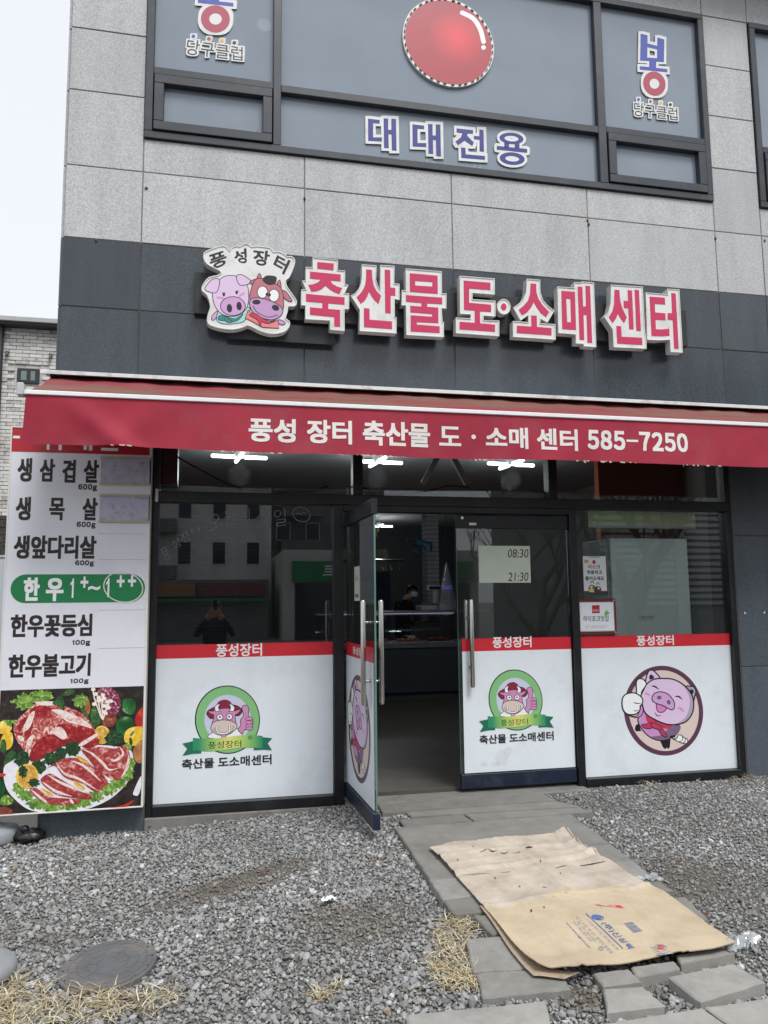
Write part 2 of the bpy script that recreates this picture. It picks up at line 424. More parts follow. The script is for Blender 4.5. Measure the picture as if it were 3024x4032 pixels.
def tri_polys(body, quad, bold=0.015):
    v, f = glyphs(body, bold); q = [qmap(quad, a, b) for a, b in v]
    return [[[q[i] for i in t]] for t in f]
_BC = {}
FW = {c: chr(ord(c)+0xFEE0) for c in '0123456789g'}
def bold_loops(body, asp, gpx):
    """heavy lettering: glyphs filled on a raster, thickened evenly and traced again, in a unit box"""
    key = (body, round(asp, 2), gpx)
    if key not in _BC:
        H = 150.0; W = H*asp; q = [(0, 0), (W, 0), (W, H), (0, H)]
        L = outline(tri_polys(body, q, 0.0), gpx, 1.0, False, 0.8)
        pts = np.array([p for a in L for b in a for p in b]); mn = pts.min(0); mxx = pts.max(0)
        _BC[key] = [[[((x-mn[0])/(mxx[0]-mn[0]), (y-mn[1])/(mxx[1]-mn[1])) for x, y in l] for l in a] for a in L]
    return _BC[key]
def text_b(mb, body, bl, tr, m, Y, g=5, zm=None):
    a = P(*(zm(*bl) if zm else bl), Y); b = P(*(zm(*tr) if zm else tr), Y)
    def cell(s, x0, x1, z0, z1):
        for loops in bold_loops(s, (x1-x0)/(z1-z0), g): mb.flat([[(x0+(x1-x0)*u, Y, z0+(z1-z0)*t) for u, t in L] for L in loops], m)
    if all(c in FW or c == '-' for c in body):
        n = sum(0.62 if c == '1' else 1 for c in body); x = a.x; wd = (b.x-a.x)/n; dz = (b.z-a.z)*(0.22 if 'g' in body else 0)
        for c in body:
            w_ = wd*(0.62 if c == '1' else 1)
            if c == '-': cz = (a.z+b.z)/2; mb.flat([(x+w_*0.05, Y, cz-(b.z-a.z)*0.06), (x+w_*0.95, Y, cz-(b.z-a.z)*0.06), (x+w_*0.95, Y, cz+(b.z-a.z)*0.06), (x+w_*0.05, Y, cz+(b.z-a.z)*0.06)], m)
            elif c == 'g': cell(FW[c], x+w_*0.06, x+w_*0.94, a.z, b.z-dz*0.8)
            elif c == '1':
                h = b.z-a.z-dz; z0 = a.z+dz; mb.flat([(x+w_*q, Y, z0+h*r) for q, r in ((0.42, 0), (0.80, 0), (0.80, 1), (0.52, 1), (0.40, 0.86), (0.08, 0.76), (0.08, 0.62), (0.42, 0.70))], m)
            else: cell(FW[c], x+w_*0.06, x+w_*0.94, a.z+dz, b.z)
            x += w_
    else: cell(body, a.x, b.x, a.z, b.z)
# ================================================================== materials used by the setting
YS = -0.06                                              # face of the stone cladding; the shop glass stands on y = 0
m_lgran = granite('light granite', [(0.28, (136, 138, 140)), (0.42, (168, 170, 171)), (0.54, (190, 192, 193)), (0.68, (208, 210, 211))], 0.62, 95, 0.045, 0.35, 0.13)
m_dgran = granite('dark polished granite', [(0.30, (44, 50, 55)), (0.5, (64, 70, 77)), (0.68, (88, 95, 102))], 0.16, 140, 0.10, 0.5, 0.2)
m_dgran2 = granite('dark honed granite', [(0.30, (58, 64, 70)), (0.5, (82, 90, 98)), (0.68, (108, 116, 124))], 0.34, 140, 0.08, 0.5, 0.2)
m_joint = mat('mortar joint', (138, 126, 120), 0.9, 0.2, 12, dirt=(80, 72, 66))
m_joint_d = mat('dark joint', (92, 86, 82), 0.9, 0.2, 12)
m_frame = mat('charcoal window frame', (48, 53, 60), 0.42, 0.10, 9, dirt=(96, 98, 98), dscale=5, damt=0.3)
m_blackfr = mat('black shopfront frame', (22, 24, 28), 0.38, 0.15, 9, dirt=(60, 62, 64), dscale=4, damt=0.35)
m_navy = mat('navy kick plate', (30, 38, 58), 0.35, 0.25, 7, dirt=(70, 74, 80), dscale=6, damt=0.6, bump=0.0004, bscale=40)
m_alu = mat('aluminium', (200, 203, 206), 0.38, 0.06, 10, metal=0.85, dirt=(120, 118, 112), dscale=5, damt=0.4)
m_steel = mat('brushed steel', (196, 194, 188), 0.26, 0.05, 30, metal=1.0)
m_white = mat('white film', (226, 233, 239), 0.42, 0.03, 3, dirt=(200, 206, 210), dscale=2.6, damt=0.5)
m_red = mat('red film', (206, 42, 54), 0.40, 0.04, 4)
m_wtext = mat('white print', (236, 236, 238), 0.45, 0.02)
m_black = mat('black print', (26, 24, 28), 0.5, 0.05)
m_conc = mat('concrete', (126, 124, 120), 0.9, 0.22, 9, bump=0.002, bscale=120, dirt=(86, 82, 76), dscale=4, damt=0.6)
m_intw = mat('painted interior wall', (118, 116, 110), 0.8, 0.12, 3)
m_intd = mat('dark interior wall', (76, 78, 82), 0.8, 0.15, 3)
m_floor_in = mat('worn interior floor', (88, 84, 77), 0.45, 0.3, 2.5, dirt=(60, 56, 52), dscale=3, damt=0.7)
m_gl = glass('shop glass', (0.94, 0.965, 0.96), 0.0, 1.15, film=(170, 180, 180), fillamt=0.02)
m_gl_dark = glass('tinted shop glass', (0.45, 0.48, 0.51), 0.0, 2.8, film=(120, 130, 140), fillamt=0.016)
m_upglass = glass('film covered upper glass', (0.75, 0.80, 0.85), 0.03, 1.15, film=(146, 157, 169), fillamt=1.0)
for n in m_upglass.node_tree.nodes:
    if n.type == 'MAP_RANGE': n.inputs['To Min'].default_value = 0.80; n.inputs['To Max'].default_value = 0.88
m_gledge = mat('green glass edge', (90, 128, 118), 0.15, 0.1, 5, spec=0.6)

# ================================================================== ground sheet, road
def sheet(name, x0, x1, y0, y1, nx, ny, zf, m, kind='structure', **k):
    vs = [(x0+(x1-x0)*i/nx, y0+(y1-y0)*j/ny) for j in range(ny+1) for i in range(nx+1)]
    mb = MB(); mb.add([(x, y, zf(x, y)) for x, y in vs], [(j*(nx+1)+i, j*(nx+1)+i+1, (j+1)*(nx+1)+i+1, (j+1)*(nx+1)+i) for j in range(ny) for i in range(nx)], m)
    return mb.build(name, None, True, kind=kind, recalc=False, **k)
m_soil = mat('trodden soil', (104, 100, 94), 0.95, 0.35, 14, bump=0.006, bscale=70, dirt=(74, 66, 56), dscale=2.2, damt=0.7)
m_far = mat('far ground', (120, 118, 114), 0.95, 0.2, 0.4)
m_asph = mat('asphalt', (74, 74, 76), 0.9, 0.2, 8, bump=0.003, bscale=160)
sheet('ground', -700, 700, -700, 700, 70, 70, lambda x, y: -0.75 if (abs(x) > 25 or y < -9) else -0.75, m_far)
yard = sheet('yard', -7, 9, -6.9, -0.02, 120, 60, lambda x, y: gz(x, y)-0.012+0.010*math.sin(x*3.1+1)*math.sin(y*2.7), m_soil)
sheet('road', -120, 120, -16.5, -6.9, 40, 6, lambda x, y: -0.36-0.02*abs(y+11.7)/5, m_asph)

# ================================================================== the shop building
XC = [-1.165, -0.600, 0.661, 1.911, 3.164, 4.430, 4.920]
ZR = [4.263, 4.845, 5.465, 5.985, 6.494, 7.000]
bld = empty('shop_building', 'two storey stone clad building with the butcher shop on its ground floor', 'building', loc=(1.5, 2, 0))
XE = 9.6                                                # building goes on to the right, out of the picture
JW = 0.0045
def panel(name, x0, x1, z0, z1, m, y0=YS, dep=0.03):
    mb = MB(); j = RNG.uniform(-0.0015, 0.0015)
    mb.box(x0+JW, x1-JW, y0+j, y0+dep, z0+JW, z1-JW, m, 0.0025); return mb.build(name, bld)
# wall core behind the cladding, with the window and shop openings left free
core = MB(); cy0, cy1 = YS+0.006, 0.28
def cbox(x0, x1, z0, z1, m=m_joint): core.box(x0, x1, cy0, cy1, z0, z1, m)
ZT = 7.62
WX0, WX1, WZ0, WZ1 = -0.600, 4.430, 5.122, 7.000          # upper window
W2X0 = 4.920
cbox(XC[0]+0.004, WX0, 4.261, ZT); cbox(WX0, WX1, 4.261, WZ0); cbox(WX1, W2X0, 4.261, ZT); cbox(XC[0]+0.004, -0.470, 2.601, 2.999, m_joint_d); cbox(4.420, XE, 2.601, 2.999, m_joint_d); cbox(WX0, WX1, WZ1, ZT)
cbox(W2X0, XE, 4.261, 5.118); cbox(W2X0, XE, 7.0, ZT)
cbox(XC[0]+0.004, -0.470, -0.5, 2.60, m_joint_d); cbox(4.420, XE, -0.5, 2.60, m_joint_d)
cbox(XC[0]+0.003, XE, 3.0, 4.26, m_joint_d); core.build('wall', bld)
# side wall, back, roof, interior shell
sh = MB()
sh.box(XC[0]+0.004, XC[0]+0.25, 0.28, 12.0, -0.5, ZT, m_dgran2); sh.box(XE-0.2, XE, 0.28, 12.0, -0.5, ZT, m_dgran2)
sh.box(XC[0]+0.25, XE-0.2, 11.8, 12.0, -0.5, ZT, m_intd); sh.box(XC[0], XE, 0.0, 12.0, ZT, ZT+0.2, m_dgran2)
sh.build('rear_shell', bld)
fl = MB(); fl.box(XC[0]+0.25, XE-0.2, 0.06, 11.8, -0.5, 0.030, m_floor_in); fl.build('shop_floor', bld)
cl = MB(); cl.box(XC[0]+0.25, 5.6, 0.28, 11.8, 3.22, 3.4, mat('shop ceiling', (150, 152, 154), 0.85, 0.1, 2)); cl.build('shop_ceiling', bld)
cw = MB(); cw.box(5.6, 5.75, 0.28, 11.8, 0.03, 3.22, m_intw); cw.build('partition_wall', bld)
u2 = MB(); u2.box(XC[0]+0.25, XE-0.2, 3.2, 3.3, 3.42, ZT-0.02, mat('upper room wall', (150, 152, 156), 0.8, 0.1, 2)); u2.build('upper_room_wall', bld)
# coping over the top
cp = MB(); cp.box(XC[0]-0.05, XE+0.05, -0.42, 0.3, ZT-0.14, ZT-0.001, mat('coping metal', (70, 72, 76), 0.5, 0.1), 0.006); cp.build('roof_coping', bld)
# light cladding
for a, b in zip([ZR[0]]+ZR[1:-1], ZR[1:]):
    panel('granite_panel', XC[0], XC[1], a, b, m_lgran)
panel('granite_panel', XC[0], XC[1], ZR[5], ZT-0.14, m_lgran)
for i in range(1, 5):
    panel('granite_panel', XC[i], XC[i+1], ZR[0], ZR[1], m_lgran); panel('granite_panel', XC[i], XC[i+1], ZR[1], WZ0-0.002, m_lgran)
    panel('granite_panel', XC[i], XC[i+1], ZR[5], ZT-0.14, m_lgran)
for a, b in zip(ZR[:-1], ZR[1:]): panel('granite_panel', XC[5], XC[6], a, b, m_lgran)
panel('granite_panel', XC[5], XC[6], ZR[5], ZT-0.14, m_lgran)
for k in range(4):
    x0, x1 = XC[6]+k*1.17, XC[6]+(k+1)*1.17
    panel('granite_panel', x0, x1, ZR[0], ZR[1], m_lgran); panel('granite_panel', x0, x1, ZR[1], 5.116, m_lgran); panel('granite_panel', x0, x1, ZR[5], ZT-0.14, m_lgran)
# dark polished band
for i in range(6):
    panel('dark_granite_panel', XC[i], XC[i+1], 3.722, ZR[0], m_dgran); panel('dark_granite_panel', XC[i], XC[i+1], 3.18, 3.722, m_dgran)
for k in range(4):
    x0, x1 = XC[6]+k*1.17, XC[6]+(k+1)*1.17
    panel('dark_granite_panel', x0, x1, 3.722, ZR[0], m_dgran); panel('dark_granite_panel', x0, x1, 3.18, 3.722, m_dgran)
for x0, x1 in ((XC[0], -0.475), (4.424, 4.92), (4.92, 6.1), (6.1, 7.3), (7.3, 8.5)):
    for z0, z1 in ((-0.4, 0.908), (0.908, 2.041), (2.041, 3.18)): panel('dark_granite_panel', x0, x1, z0, z1, m_dgran2)
# corner return of the cladding, seen edge on at the left
for a, b in zip([-0.4, 0.908, 2.041, 3.18, 3.722]+ZR, [0.908, 2.041, 3.18, 3.722]+ZR+[ZT-0.14]):
    mb = MB(); mb.box(XC[0]-0.022, XC[0]+0.002, YS+0.032, 0.9, a+JW, b-JW, m_lgran if a >= ZR[0] else m_dgran2, 0.002); mb.build('granite_return', bld)
# lintel over the shopfront, behind the awning
mb = MB(); mb.box(-0.470, 4.420, YS+0.05, 0.28, 2.92, 3.0, m_joint_d); mb.build('lintel', bld)
mb = MB(); mb.box(-0.470, 4.420, YS+0.002, YS+0.045, 2.92, 3.175, m_dgran2, 0.002); mb.build('lintel_panel', bld)
# plinth and threshold
mb = MB(); mb.box(-0.470, 0.975, -0.075, 0.06, -0.30, -0.018, m_conc, 0.006); mb.build('plinth', bld)
mb = MB(); mb.box(0.977, 2.93, -0.16, 0.06, -0.30, 0.004, m_conc, 0.008); mb.build('threshold', bld)
mb = MB(); mb.box(2.932, 4.42, -0.075, 0.06, -0.30, -0.018, m_conc, 0.006); mb.build('plinth', bld)

# ---------------------------------------------------------------- upper windows
FY0, FY1, GY = -0.082, 0.02, -0.028                      # frame front, frame back, pane
def bar(mb, x0, x1, z0, z1, m=m_frame, y0=FY0, y1=FY1, ch=0.004): mb.box(x0, x1, y0, y1, z0, z1, m, ch)
xm1a, xm1b = P(1076, 400, FY0).x, P(1107, 400, FY0).x; xm2a, xm2b = P(2352, 400, FY0).x, P(2383, 400, FY0).x
zr1 = P(620, 262, FY0).z; zr1b = P(620, 290, FY0).z; zr2 = P(1512, 385, FY0).z; zr2b = P(1512, 414, FY0).z
ft = 0.062
wf = MB()
bar(wf, WX0+0.002, WX1-0.002, WZ0+0.002, WZ0+ft); bar(wf, WX0+0.002, WX1-0.002, WZ1-ft, WZ1-0.002)
bar(wf, WX0+0.002, WX0+ft, WZ0+ft, WZ1-ft); bar(wf, WX1-ft, WX1-0.002, WZ0+ft, WZ1-ft)
bar(wf, xm1a, xm1b, WZ0+ft, WZ1-ft); bar(wf, xm2a, xm2b, WZ0+ft, WZ1-ft)
bar(wf, WX0+ft, xm1a, zr1b, zr1); bar(wf, xm2b, WX1-ft, zr1b, zr1); bar(wf, xm1b, xm2a, zr2b, zr2)
win = wf.build('window', bld)
def pane(x0, x1, z0, z1, m, parent, y=GY, t=0.008, name='pane'):
    mb = MB(); mb.box(x0-0.004, x1+0.004, y, y+t, z0-0.004, z1+0.004, m); return mb.build(name, parent)
pane(WX0+ft, xm1a, zr1, WZ1-ft, m_upglass, win); pane(xm1b, xm2a, zr2, WZ1-ft, m_upglass, win); pane(xm2b, WX1-ft, zr1, WZ1-ft, m_upglass, win)
pane(xm1b, xm2a, WZ0+ft, zr2b, m_upglass, win)
def vent(x0, x1, z0, z1):
    s = 0.075; mb = MB()
    for a in ((x0, x1, z0, z0+s), (x0, x1, z1-s, z1), (x0, x0+s, z0+s, z1-s), (x1-s, x1, z0+s, z1-s)): bar(mb, *a, m=m_frame, y0=FY0-0.016, y1=FY1-0.01)
    mb.build('vent_sash', win); pane(x0+s, x1-s, z0+s, z1-s, m_upglass, win, GY-0.012)
vent(WX0+ft+0.008, xm1a-0.008, WZ0+ft+0.008, zr1b-0.008); vent(xm2b+0.008, WX1-ft-0.008, WZ0+ft+0.008, zr1b-0.008)
# second window, cut by the picture's edge
wf = MB(); X0, X1 = W2X0+0.004, W2X0+4.4
bar(wf, X0, X1, 5.120, 5.18); bar(wf, X0, X1, 6.938, 6.998); bar(wf, X0, X0+ft, 5.18, 6.938); bar(wf, X1-ft, X1, 5.18, 6.938)
bar(wf, X0+1.35, X0+1.41, 5.18, 6.938); bar(wf, X0+ft, X1-ft, zr1b, zr1)
w2 = wf.build('window', bld)
pane(X0+ft, X0+1.35, zr1, 6.938, m_upglass, w2); pane(X0+1.41, X1-ft, zr1, 6.938, m_upglass, w2); pane(X0+1.41, X1-ft, 5.18, zr1b, m_upglass, w2)
win_keep = win; win = w2; vent(X0+ft+0.008, X0+1.35-0.008, 5.188, zr1b-0.008); win = win_keep

# ---------------------------------------------------------------- shopfront
SFY0, SFY1 = -0.050, 0.055
BZ0, BZ1 = 2.256, 2.337                                   # transom beam
sf = MB()
def sbar(x0, x1, z0, z1, y0=SFY0, y1=SFY1, m=m_blackfr): sf.box(x0, x1, y0, y1, z0, z1, m, 0.004)
sbar(-0.468, 4.418, 2.86, 2.916); sbar(-0.468, 4.418, BZ0, BZ1, -0.056)
sbar(-0.468, -0.420, -0.016, BZ0); sbar(-0.468, -0.420, BZ1, 2.86); sbar(4.372, 4.418, -0.016, BZ0); sbar(4.372, 4.418, BZ1, 2.86)
sbar(1.051, 1.131, BZ1, 2.86); sbar(2.712, 2.790, BZ1, 2.86)
sbar(0.895, 0.973, -0.016, BZ0); sbar(2.886, 2.950, -0.016, BZ0)
sbar(0.973, 2.886, 2.205, BZ0)
sbar(-0.420, 0.895, -0.016, 0.058, -0.058); sbar(2.950, 4.372, -0.016, 0.058, -0.058)
front = sf.build('shopfront_frame', bld)
pane(-0.420, 0.895, 0.058, BZ0, m_gl_dark, front, 0.0, 0.010); pane(2.950, 4.372, 0.058, BZ0, m_gl, front, 0.0, 0.010)
pane(-0.420, 1.051, BZ1, 2.86, m_gl, front, 0.0, 0.010); pane(1.131, 2.712, BZ1, 2.86, m_gl, front, 0.0, 0.010); pane(2.790, 4.372, BZ1, 2.86, m_gl, front, 0.0, 0.010)
# vinyl on the two fixed windows
RZ1, RZ0 = P(900, 2535, 0).z, P(900, 2588, 0).z           # red stripe, top and bottom
VY = -0.0035
def vinyl(x0, x1, zb, parent):
    mb = MB(); mb.box(x0, x1, VY, -0.0005, zb, RZ0, m_white); mb.build('white_film', parent)
    mb = MB(); mb.box(x0, x1, VY, -0.0005, RZ0, RZ1, m_red); mb.build('red_film', parent)
vinyl(-0.418, 0.893, 0.060, front); vinyl(2.952, 4.370, 0.060, front)

for px, py in ((378, 948), (576, 742), (1199, 782), (2313, 868), (2318, 884), (2816, 940), (3010, 948)):
    c = P(px, py, YS); mb = MB(); mb.ball((c.x, YS-0.002, c.z), (0.011, 0.010, 0.013), mat('mud lump', (92, 84, 74), 0.95, 0.3, 60), 10, 0.25, random); mb.build('mud_lump', bld, True)
for px, py, s_ in ((2930, 2417, 1), (3012, 2415, -1)):
    c = P(px, py, YS); mb = MB(); mb.flat([(c.x, YS-0.003, c.z), (c.x+0.022*s_, YS-0.003, c.z), (c.x, YS-0.003, c.z+0.022)], m_wtext); mb.build('tape_corner', bld)
# ================================================================== print colours
def ink(n, c, r=0.45): return mat('print '+n, c, r, 0.025, 5)
k_bl = ink('black', (24, 22, 26)); k_wh = ink('white', (240, 241, 242)); k_pig = ink('pale lilac pink', (222, 196, 226)); k_pig2 = ink('lilac pink', (206, 160, 208))
k_blush = ink('blush', (214, 150, 200)); k_body = ink('mauve pink', (200, 146, 198)); k_mouth = ink('mouth pink', (214, 130, 190)); k_shade = ink('mauve grey', (124, 100, 128)); k_lsh = ink('lilac grey', (176, 162, 184))
k_maroon = ink('maroon', (92, 56, 78)); k_skin = ink('beige', (220, 200, 194)); k_scarf = ink('scarf red', (190, 58, 92)); k_gry = ink('nostril grey', (110, 104, 112))
k_grn = ink('leaf green', (132, 190, 128)); k_lav = ink('lavender', (204, 206, 228)); k_cow = ink('cow pink', (206, 142, 184)); k_hat = ink('wine red', (138, 34, 60)); k_muz = ink('muzzle beige', (216, 196, 190))
k_rib = ink('ribbon green', (46, 142, 104)); k_rib2 = ink('ribbon lime', (160, 196, 104)); k_rib3 = ink('ribbon yellow', (222, 218, 120)); k_ribd = ink('ribbon dark green', (30, 110, 84))
k_rose = ink('rose red', (204, 74, 112)); k_cream = ink('sign cream', (230, 231, 228)); k_teal = ink('teal', (52, 132, 130)); k_mint = ink('mint', (166, 214, 208)); k_salm = ink('salmon', (232, 130, 132)); k_brn = ink('cow red brown', (190, 112, 124)); k_lil2 = ink('muzzle lilac', (194, 152, 196)); k_scr = ink('scarf crimson', (196, 50, 78))
k_navy = ink('navy letters', (44, 46, 132)); k_blue = ink('blue letters', (66, 80, 168)); k_brick = ink('brick red', (176, 70, 92)); k_ylw = ink('yellow dot', (226, 176, 84))

def draw_pig(A):
    wd = 20
    A.poly(ell(882, 905, 645, 737, -10, 72), k_maroon); A.poly(ell(886, 905, 570, 662, -10, 72), k_skin)
    A.poly([(412, 1200), (430, 1140), (470, 1120), (520, 1240), (430, 1245)], k_bl)
    A.poly([(820, 1390), (1000, 1340), (985, 1500), (965, 1530), (935, 1510), (905, 1535), (870, 1500)], k_bl)
    A.out(spl([(470, 1020), (540, 900), (640, 1010), (900, 1120), (1110, 1140), (1150, 1190), (1080, 1300), (940, 1370), (800, 1390), (650, 1330), (530, 1210), (470, 1100)], 4), k_body, k_bl, wd)
    A.poly(spl([(1100, 1140), (1155, 1190), (1080, 1300), (960, 1365), (820, 1385), (680, 1335), (860, 1300), (960, 1200)], 4), k_shade)
    A.out(spl([(320, 985), (420, 1000), (470, 960), (520, 800), (560, 800), (545, 930), (500, 1000), (420, 1020)], 4), k_body, k_bl, 14)
    A.out(spl([(985, 1330), (1080, 1390), (1200, 1440), (1270, 1430), (1270, 1370), (1220, 1350), (1190, 1320), (1130, 1300), (1080, 1370)], 4), k_wh, k_bl, 14)
    A.line(spl([(1190, 1330), (1190, 1390), (1130, 1415)], 4, False), k_bl, 12); A.line(spl([(1240, 1360), (1230, 1410), (1180, 1440)], 4, False), k_bl, 12)
    A.poly([(980, 1320), (1080, 1300), (1070, 1340), (990, 1345)], k_bl)
    A.out(spl([(600, 470), (600, 370), (640, 260), (700, 245), (760, 290), (810, 380)], 5), k_pig, k_bl, wd); A.poly(spl([(655, 395), (655, 330), (690, 318), (730, 370)], 4), k_bl)
    A.out(spl([(1250, 525), (1310, 505), (1380, 520), (1410, 590), (1390, 680), (1365, 730)], 5), k_lsh, k_bl, wd); A.poly(spl([(1310, 575), (1350, 560), (1375, 590), (1350, 635)], 4), k_bl)
    A.poly(spl([(600, 980), (800, 1100), (1030, 1140), (960, 1200), (850, 1180), (640, 1110)], 4), k_scarf)
    head = spl([(610, 470), (720, 395), (880, 378), (1060, 400), (1230, 500), (1340, 640), (1375, 780), (1350, 950), (1250, 1080), (1100, 1130), (930, 1125), (740, 1050), (590, 950), (540, 820), (510, 680), (560, 560)], 5)
    A.poly(head, k_lsh)
    A.poly(spl([(610, 470), (720, 395), (880, 378), (1060, 400), (1200, 500), (1290, 650), (1310, 800), (1270, 960), (1190, 1060), (1060, 1120), (930, 1120), (740, 1050), (590, 950), (540, 820), (515, 680), (560, 560)], 5), k_pig)
    A.line(head+head[:2], k_bl, 22)
    A.poly(spl([(570, 625), (600, 605), (650, 630), (668, 675), (620, 655)], 4), k_blush); A.poly(spl([(1100, 860), (1150, 845), (1205, 880), (1212, 928), (1150, 890)], 4), k_blush)
    A.line(spl([(685, 505), (740, 510), (810, 565)], 4, False), k_bl, 26, True); A.line(spl([(1065, 675), (1130, 675), (1190, 725)], 4, False), k_bl, 26, True)
    A.out(spl([(770, 790), (860, 820), (930, 865), (880, 925), (810, 930), (775, 890)], 4), k_mouth, k_bl, 14)
    A.line(spl([(738, 925), (775, 985), (850, 985)], 4, False), k_bl, 16, True)
    sn = spl([(695, 690), (740, 620), (850, 598), (960, 640), (1050, 750), (1060, 850), (1020, 890), (950, 865), (870, 820), (770, 790), (705, 745)], 5)
    A.out(sn, k_pig2, k_bl, 16); A.out(ell(812, 692, 31, 26), k_gry, k_bl, 8); A.out(ell(967, 768, 25, 33, -15), k_gry, k_bl, 8)
    A.out(spl([(525, 1135), (600, 1120), (680, 1105), (690, 1190), (600, 1195), (545, 1175)], 4), k_scarf, k_bl, 11)
    A.out(spl([(850, 1190), (890, 1230), (940, 1330), (880, 1320), (815, 1240)], 4), k_scarf, k_bl, 11); A.out(spl([(680, 1120), (730, 1105), (800, 1140), (855, 1180), (830, 1220), (770, 1205), (690, 1170)], 4), k_scarf, k_bl, 11)
    A.out(spl([(440, 600), (440, 430), (500, 380), (570, 410), (600, 480), (530, 590), (510, 660), (430, 660)], 5), k_wh, k_bl, wd)
    A.out(spl([(205, 760), (230, 670), (300, 625), (400, 615), (490, 655), (540, 720), (535, 790), (500, 830), (500, 880), (460, 940), (380, 970), (280, 955), (220, 880)], 5), k_wh, k_bl, wd)
    A.line(spl([(385, 765), (440, 785), (520, 790)], 4, False), k_bl, 16, True); A.line(spl([(385, 905), (430, 910), (470, 890)], 4, False), k_bl, 14, True)

def draw_cow(A):
    arc = ell(812, 655, 484, 508, 0, 72); A.poly(arc, k_bl); A.poly(ell(814, 655, 468, 492, 0, 72), k_grn); A.poly(ell(815, 652, 345, 365, 0, 60), k_lav)
    A.out(spl([(540, 930), (600, 840), (700, 830), (900, 800), (960, 790), (1030, 880), (1020, 930)], 4), k_wh, k_bl, 9)
    A.out(spl([(505, 560), (540, 510), (640, 455), (690, 390), (780, 362), (850, 390), (880, 430), (960, 450), (1020, 500), (1025, 550), (960, 600), (800, 560), (590, 640), (530, 610)], 5), k_hat, k_bl, 11)
    A.out(spl([(525, 525), (600, 530), (640, 500), (700, 495), (800, 485), (880, 500), (920, 525), (1010, 500), (960, 570), (930, 580), (935, 680), (945, 740), (900, 820), (620, 800), (580, 740), (600, 660), (610, 585), (560, 565)], 4), k_cow, k_bl, 9)
    for cx, s in ((660, 1), (880, -1)):
        A.out(spl([(cx-30*s, 520), (cx-36*s, 470), (cx-5*s, 435), (cx+42*s, 420), (cx+20*s, 470), (cx+30*s, 520), (cx, 535)], 4), k_wh, k_bl, 9)
    A.out(ell(700, 617, 45, 44), k_wh, k_bl, 10); A.out(ell(843, 612, 45, 44), k_wh, k_bl, 10); A.poly(ell(701, 615, 14, 15), k_bl); A.poly(ell(838, 610, 14, 15), k_bl)
    A.line(spl([(700, 542), (715, 538), (730, 542)], 3, False), k_bl, 7); A.line(spl([(817, 535), (832, 532), (847, 537)], 3, False), k_bl, 7)
    A.out(spl([(565, 770), (600, 700), (690, 665), (800, 662), (900, 690), (955, 740), (930, 800), (840, 870), (740, 890), (640, 865), (580, 815)], 5), k_muz, k_bl, 9)
    A.line(spl([(605, 775), (640, 830), (760, 878), (880, 830), (900, 745)], 5, False), k_bl, 7)
    ring = spl([(660, 745), (655, 800), (680, 845), (755, 862), (820, 845), (848, 800), (840, 740)], 5, False); A.line(ring, k_bl, 34); A.line(ring, k_wh, 20)
    A.out(spl([(730, 880), (785, 880), (788, 925), (757, 935), (728, 925)], 3), k_cow, k_bl, 7)
    A.out(spl([(970, 800), (1010, 740), (1005, 660), (1040, 615), (1050, 570), (1025, 480), (1060, 440), (1110, 450), (1130, 510), (1125, 600), (1180, 630), (1190, 700), (1175, 780), (1120, 800), (1060, 810), (1030, 865)], 5), k_cow, k_bl, 9)
    for y in (640, 695, 745, 785): A.out(spl([(1085, y), (1100, y-22), (1170, y-22), (1190, y), (1165, y+22), (1100, y+22)], 3), k_cow, k_bl, 6)
    # ribbon
    A.poly([(143, 1010), (300, 975), (425, 1100), (425, 1155), (300, 1160), (145, 1192), (215, 1085)], k_ribd); A.poly([(1203, 1060), (1335, 915), (1480, 930), (1410, 1005), (1473, 1108), (1340, 1100), (1203, 1108)], k_ribd)
    T = lambda x: 925+12*math.sin((x-300)/1035*2*math.pi)*1.6-30*(x-300)/1035; Bm = lambda x: T(x)+185+0.0*x
    xs = [300+1035*i/36 for i in range(37)]; cols = [k_rib, k_rib2, k_rib3]
    g = []
    for i in range(36):
        t = abs(i+0.5-19)/18; c0, c1, f = (lin((222, 218, 120)), lin((150, 196, 104)), t/0.5) if t < 0.5 else (lin((150, 196, 104)), lin((46, 142, 104)), min(1, (t-0.5)/0.4))
        mm = mat('ribbon tone %d' % int(abs(i-18.5)), tuple(a+(b-a)*f for a, b in zip(c0, c1)), 0.45, 0.0, srgb=False)
        if i == 0: A.k += 1
        A.mb.add([A.put(xs[i], Bm(xs[i])), A.put(xs[i+1], Bm(xs[i+1])), A.put(xs[i+1], T(xs[i+1])), A.put(xs[i], T(xs[i]))], [(0, 1, 2, 3)], mm)
    A.text('풍성장터', [(527, 1092), (1018, 1062), (1018, 958), (527, 985)], k_bl, 0.004)
    A.text('®', [(1117, 955), (1183, 952), (1183, 888), (1117, 892)], k_bl, 0.002)
    A.text('축산물 도소매센터', [(135, 1395), (1468, 1315), (1468, 1165), (135, 1245)], k_bl, 0.022)

# ---------------------------------------------------------------- print on the fixed windows and doors
ZF = Zm(680, 2660, 0.26522); ZP = Zm(2400, 2580, 0.24111)
PY = VY-0.0006
A = Art(PY, ZF); draw_cow(A); A.build('cow_emblem', front)
A = Art(PY, ZP); draw_pig(A); A.build('pig_emblem', front)
mb = MB(); text_w(mb, '풍성장터', (850, 2587), (1032, 2532), m_wtext, PY, 0.022); mb.build('lettering', front)
mb = MB(); text_w(mb, '풍성장터', (2508, 2543), (2652, 2500), m_wtext, PY, 0.022); mb.build('lettering', front)
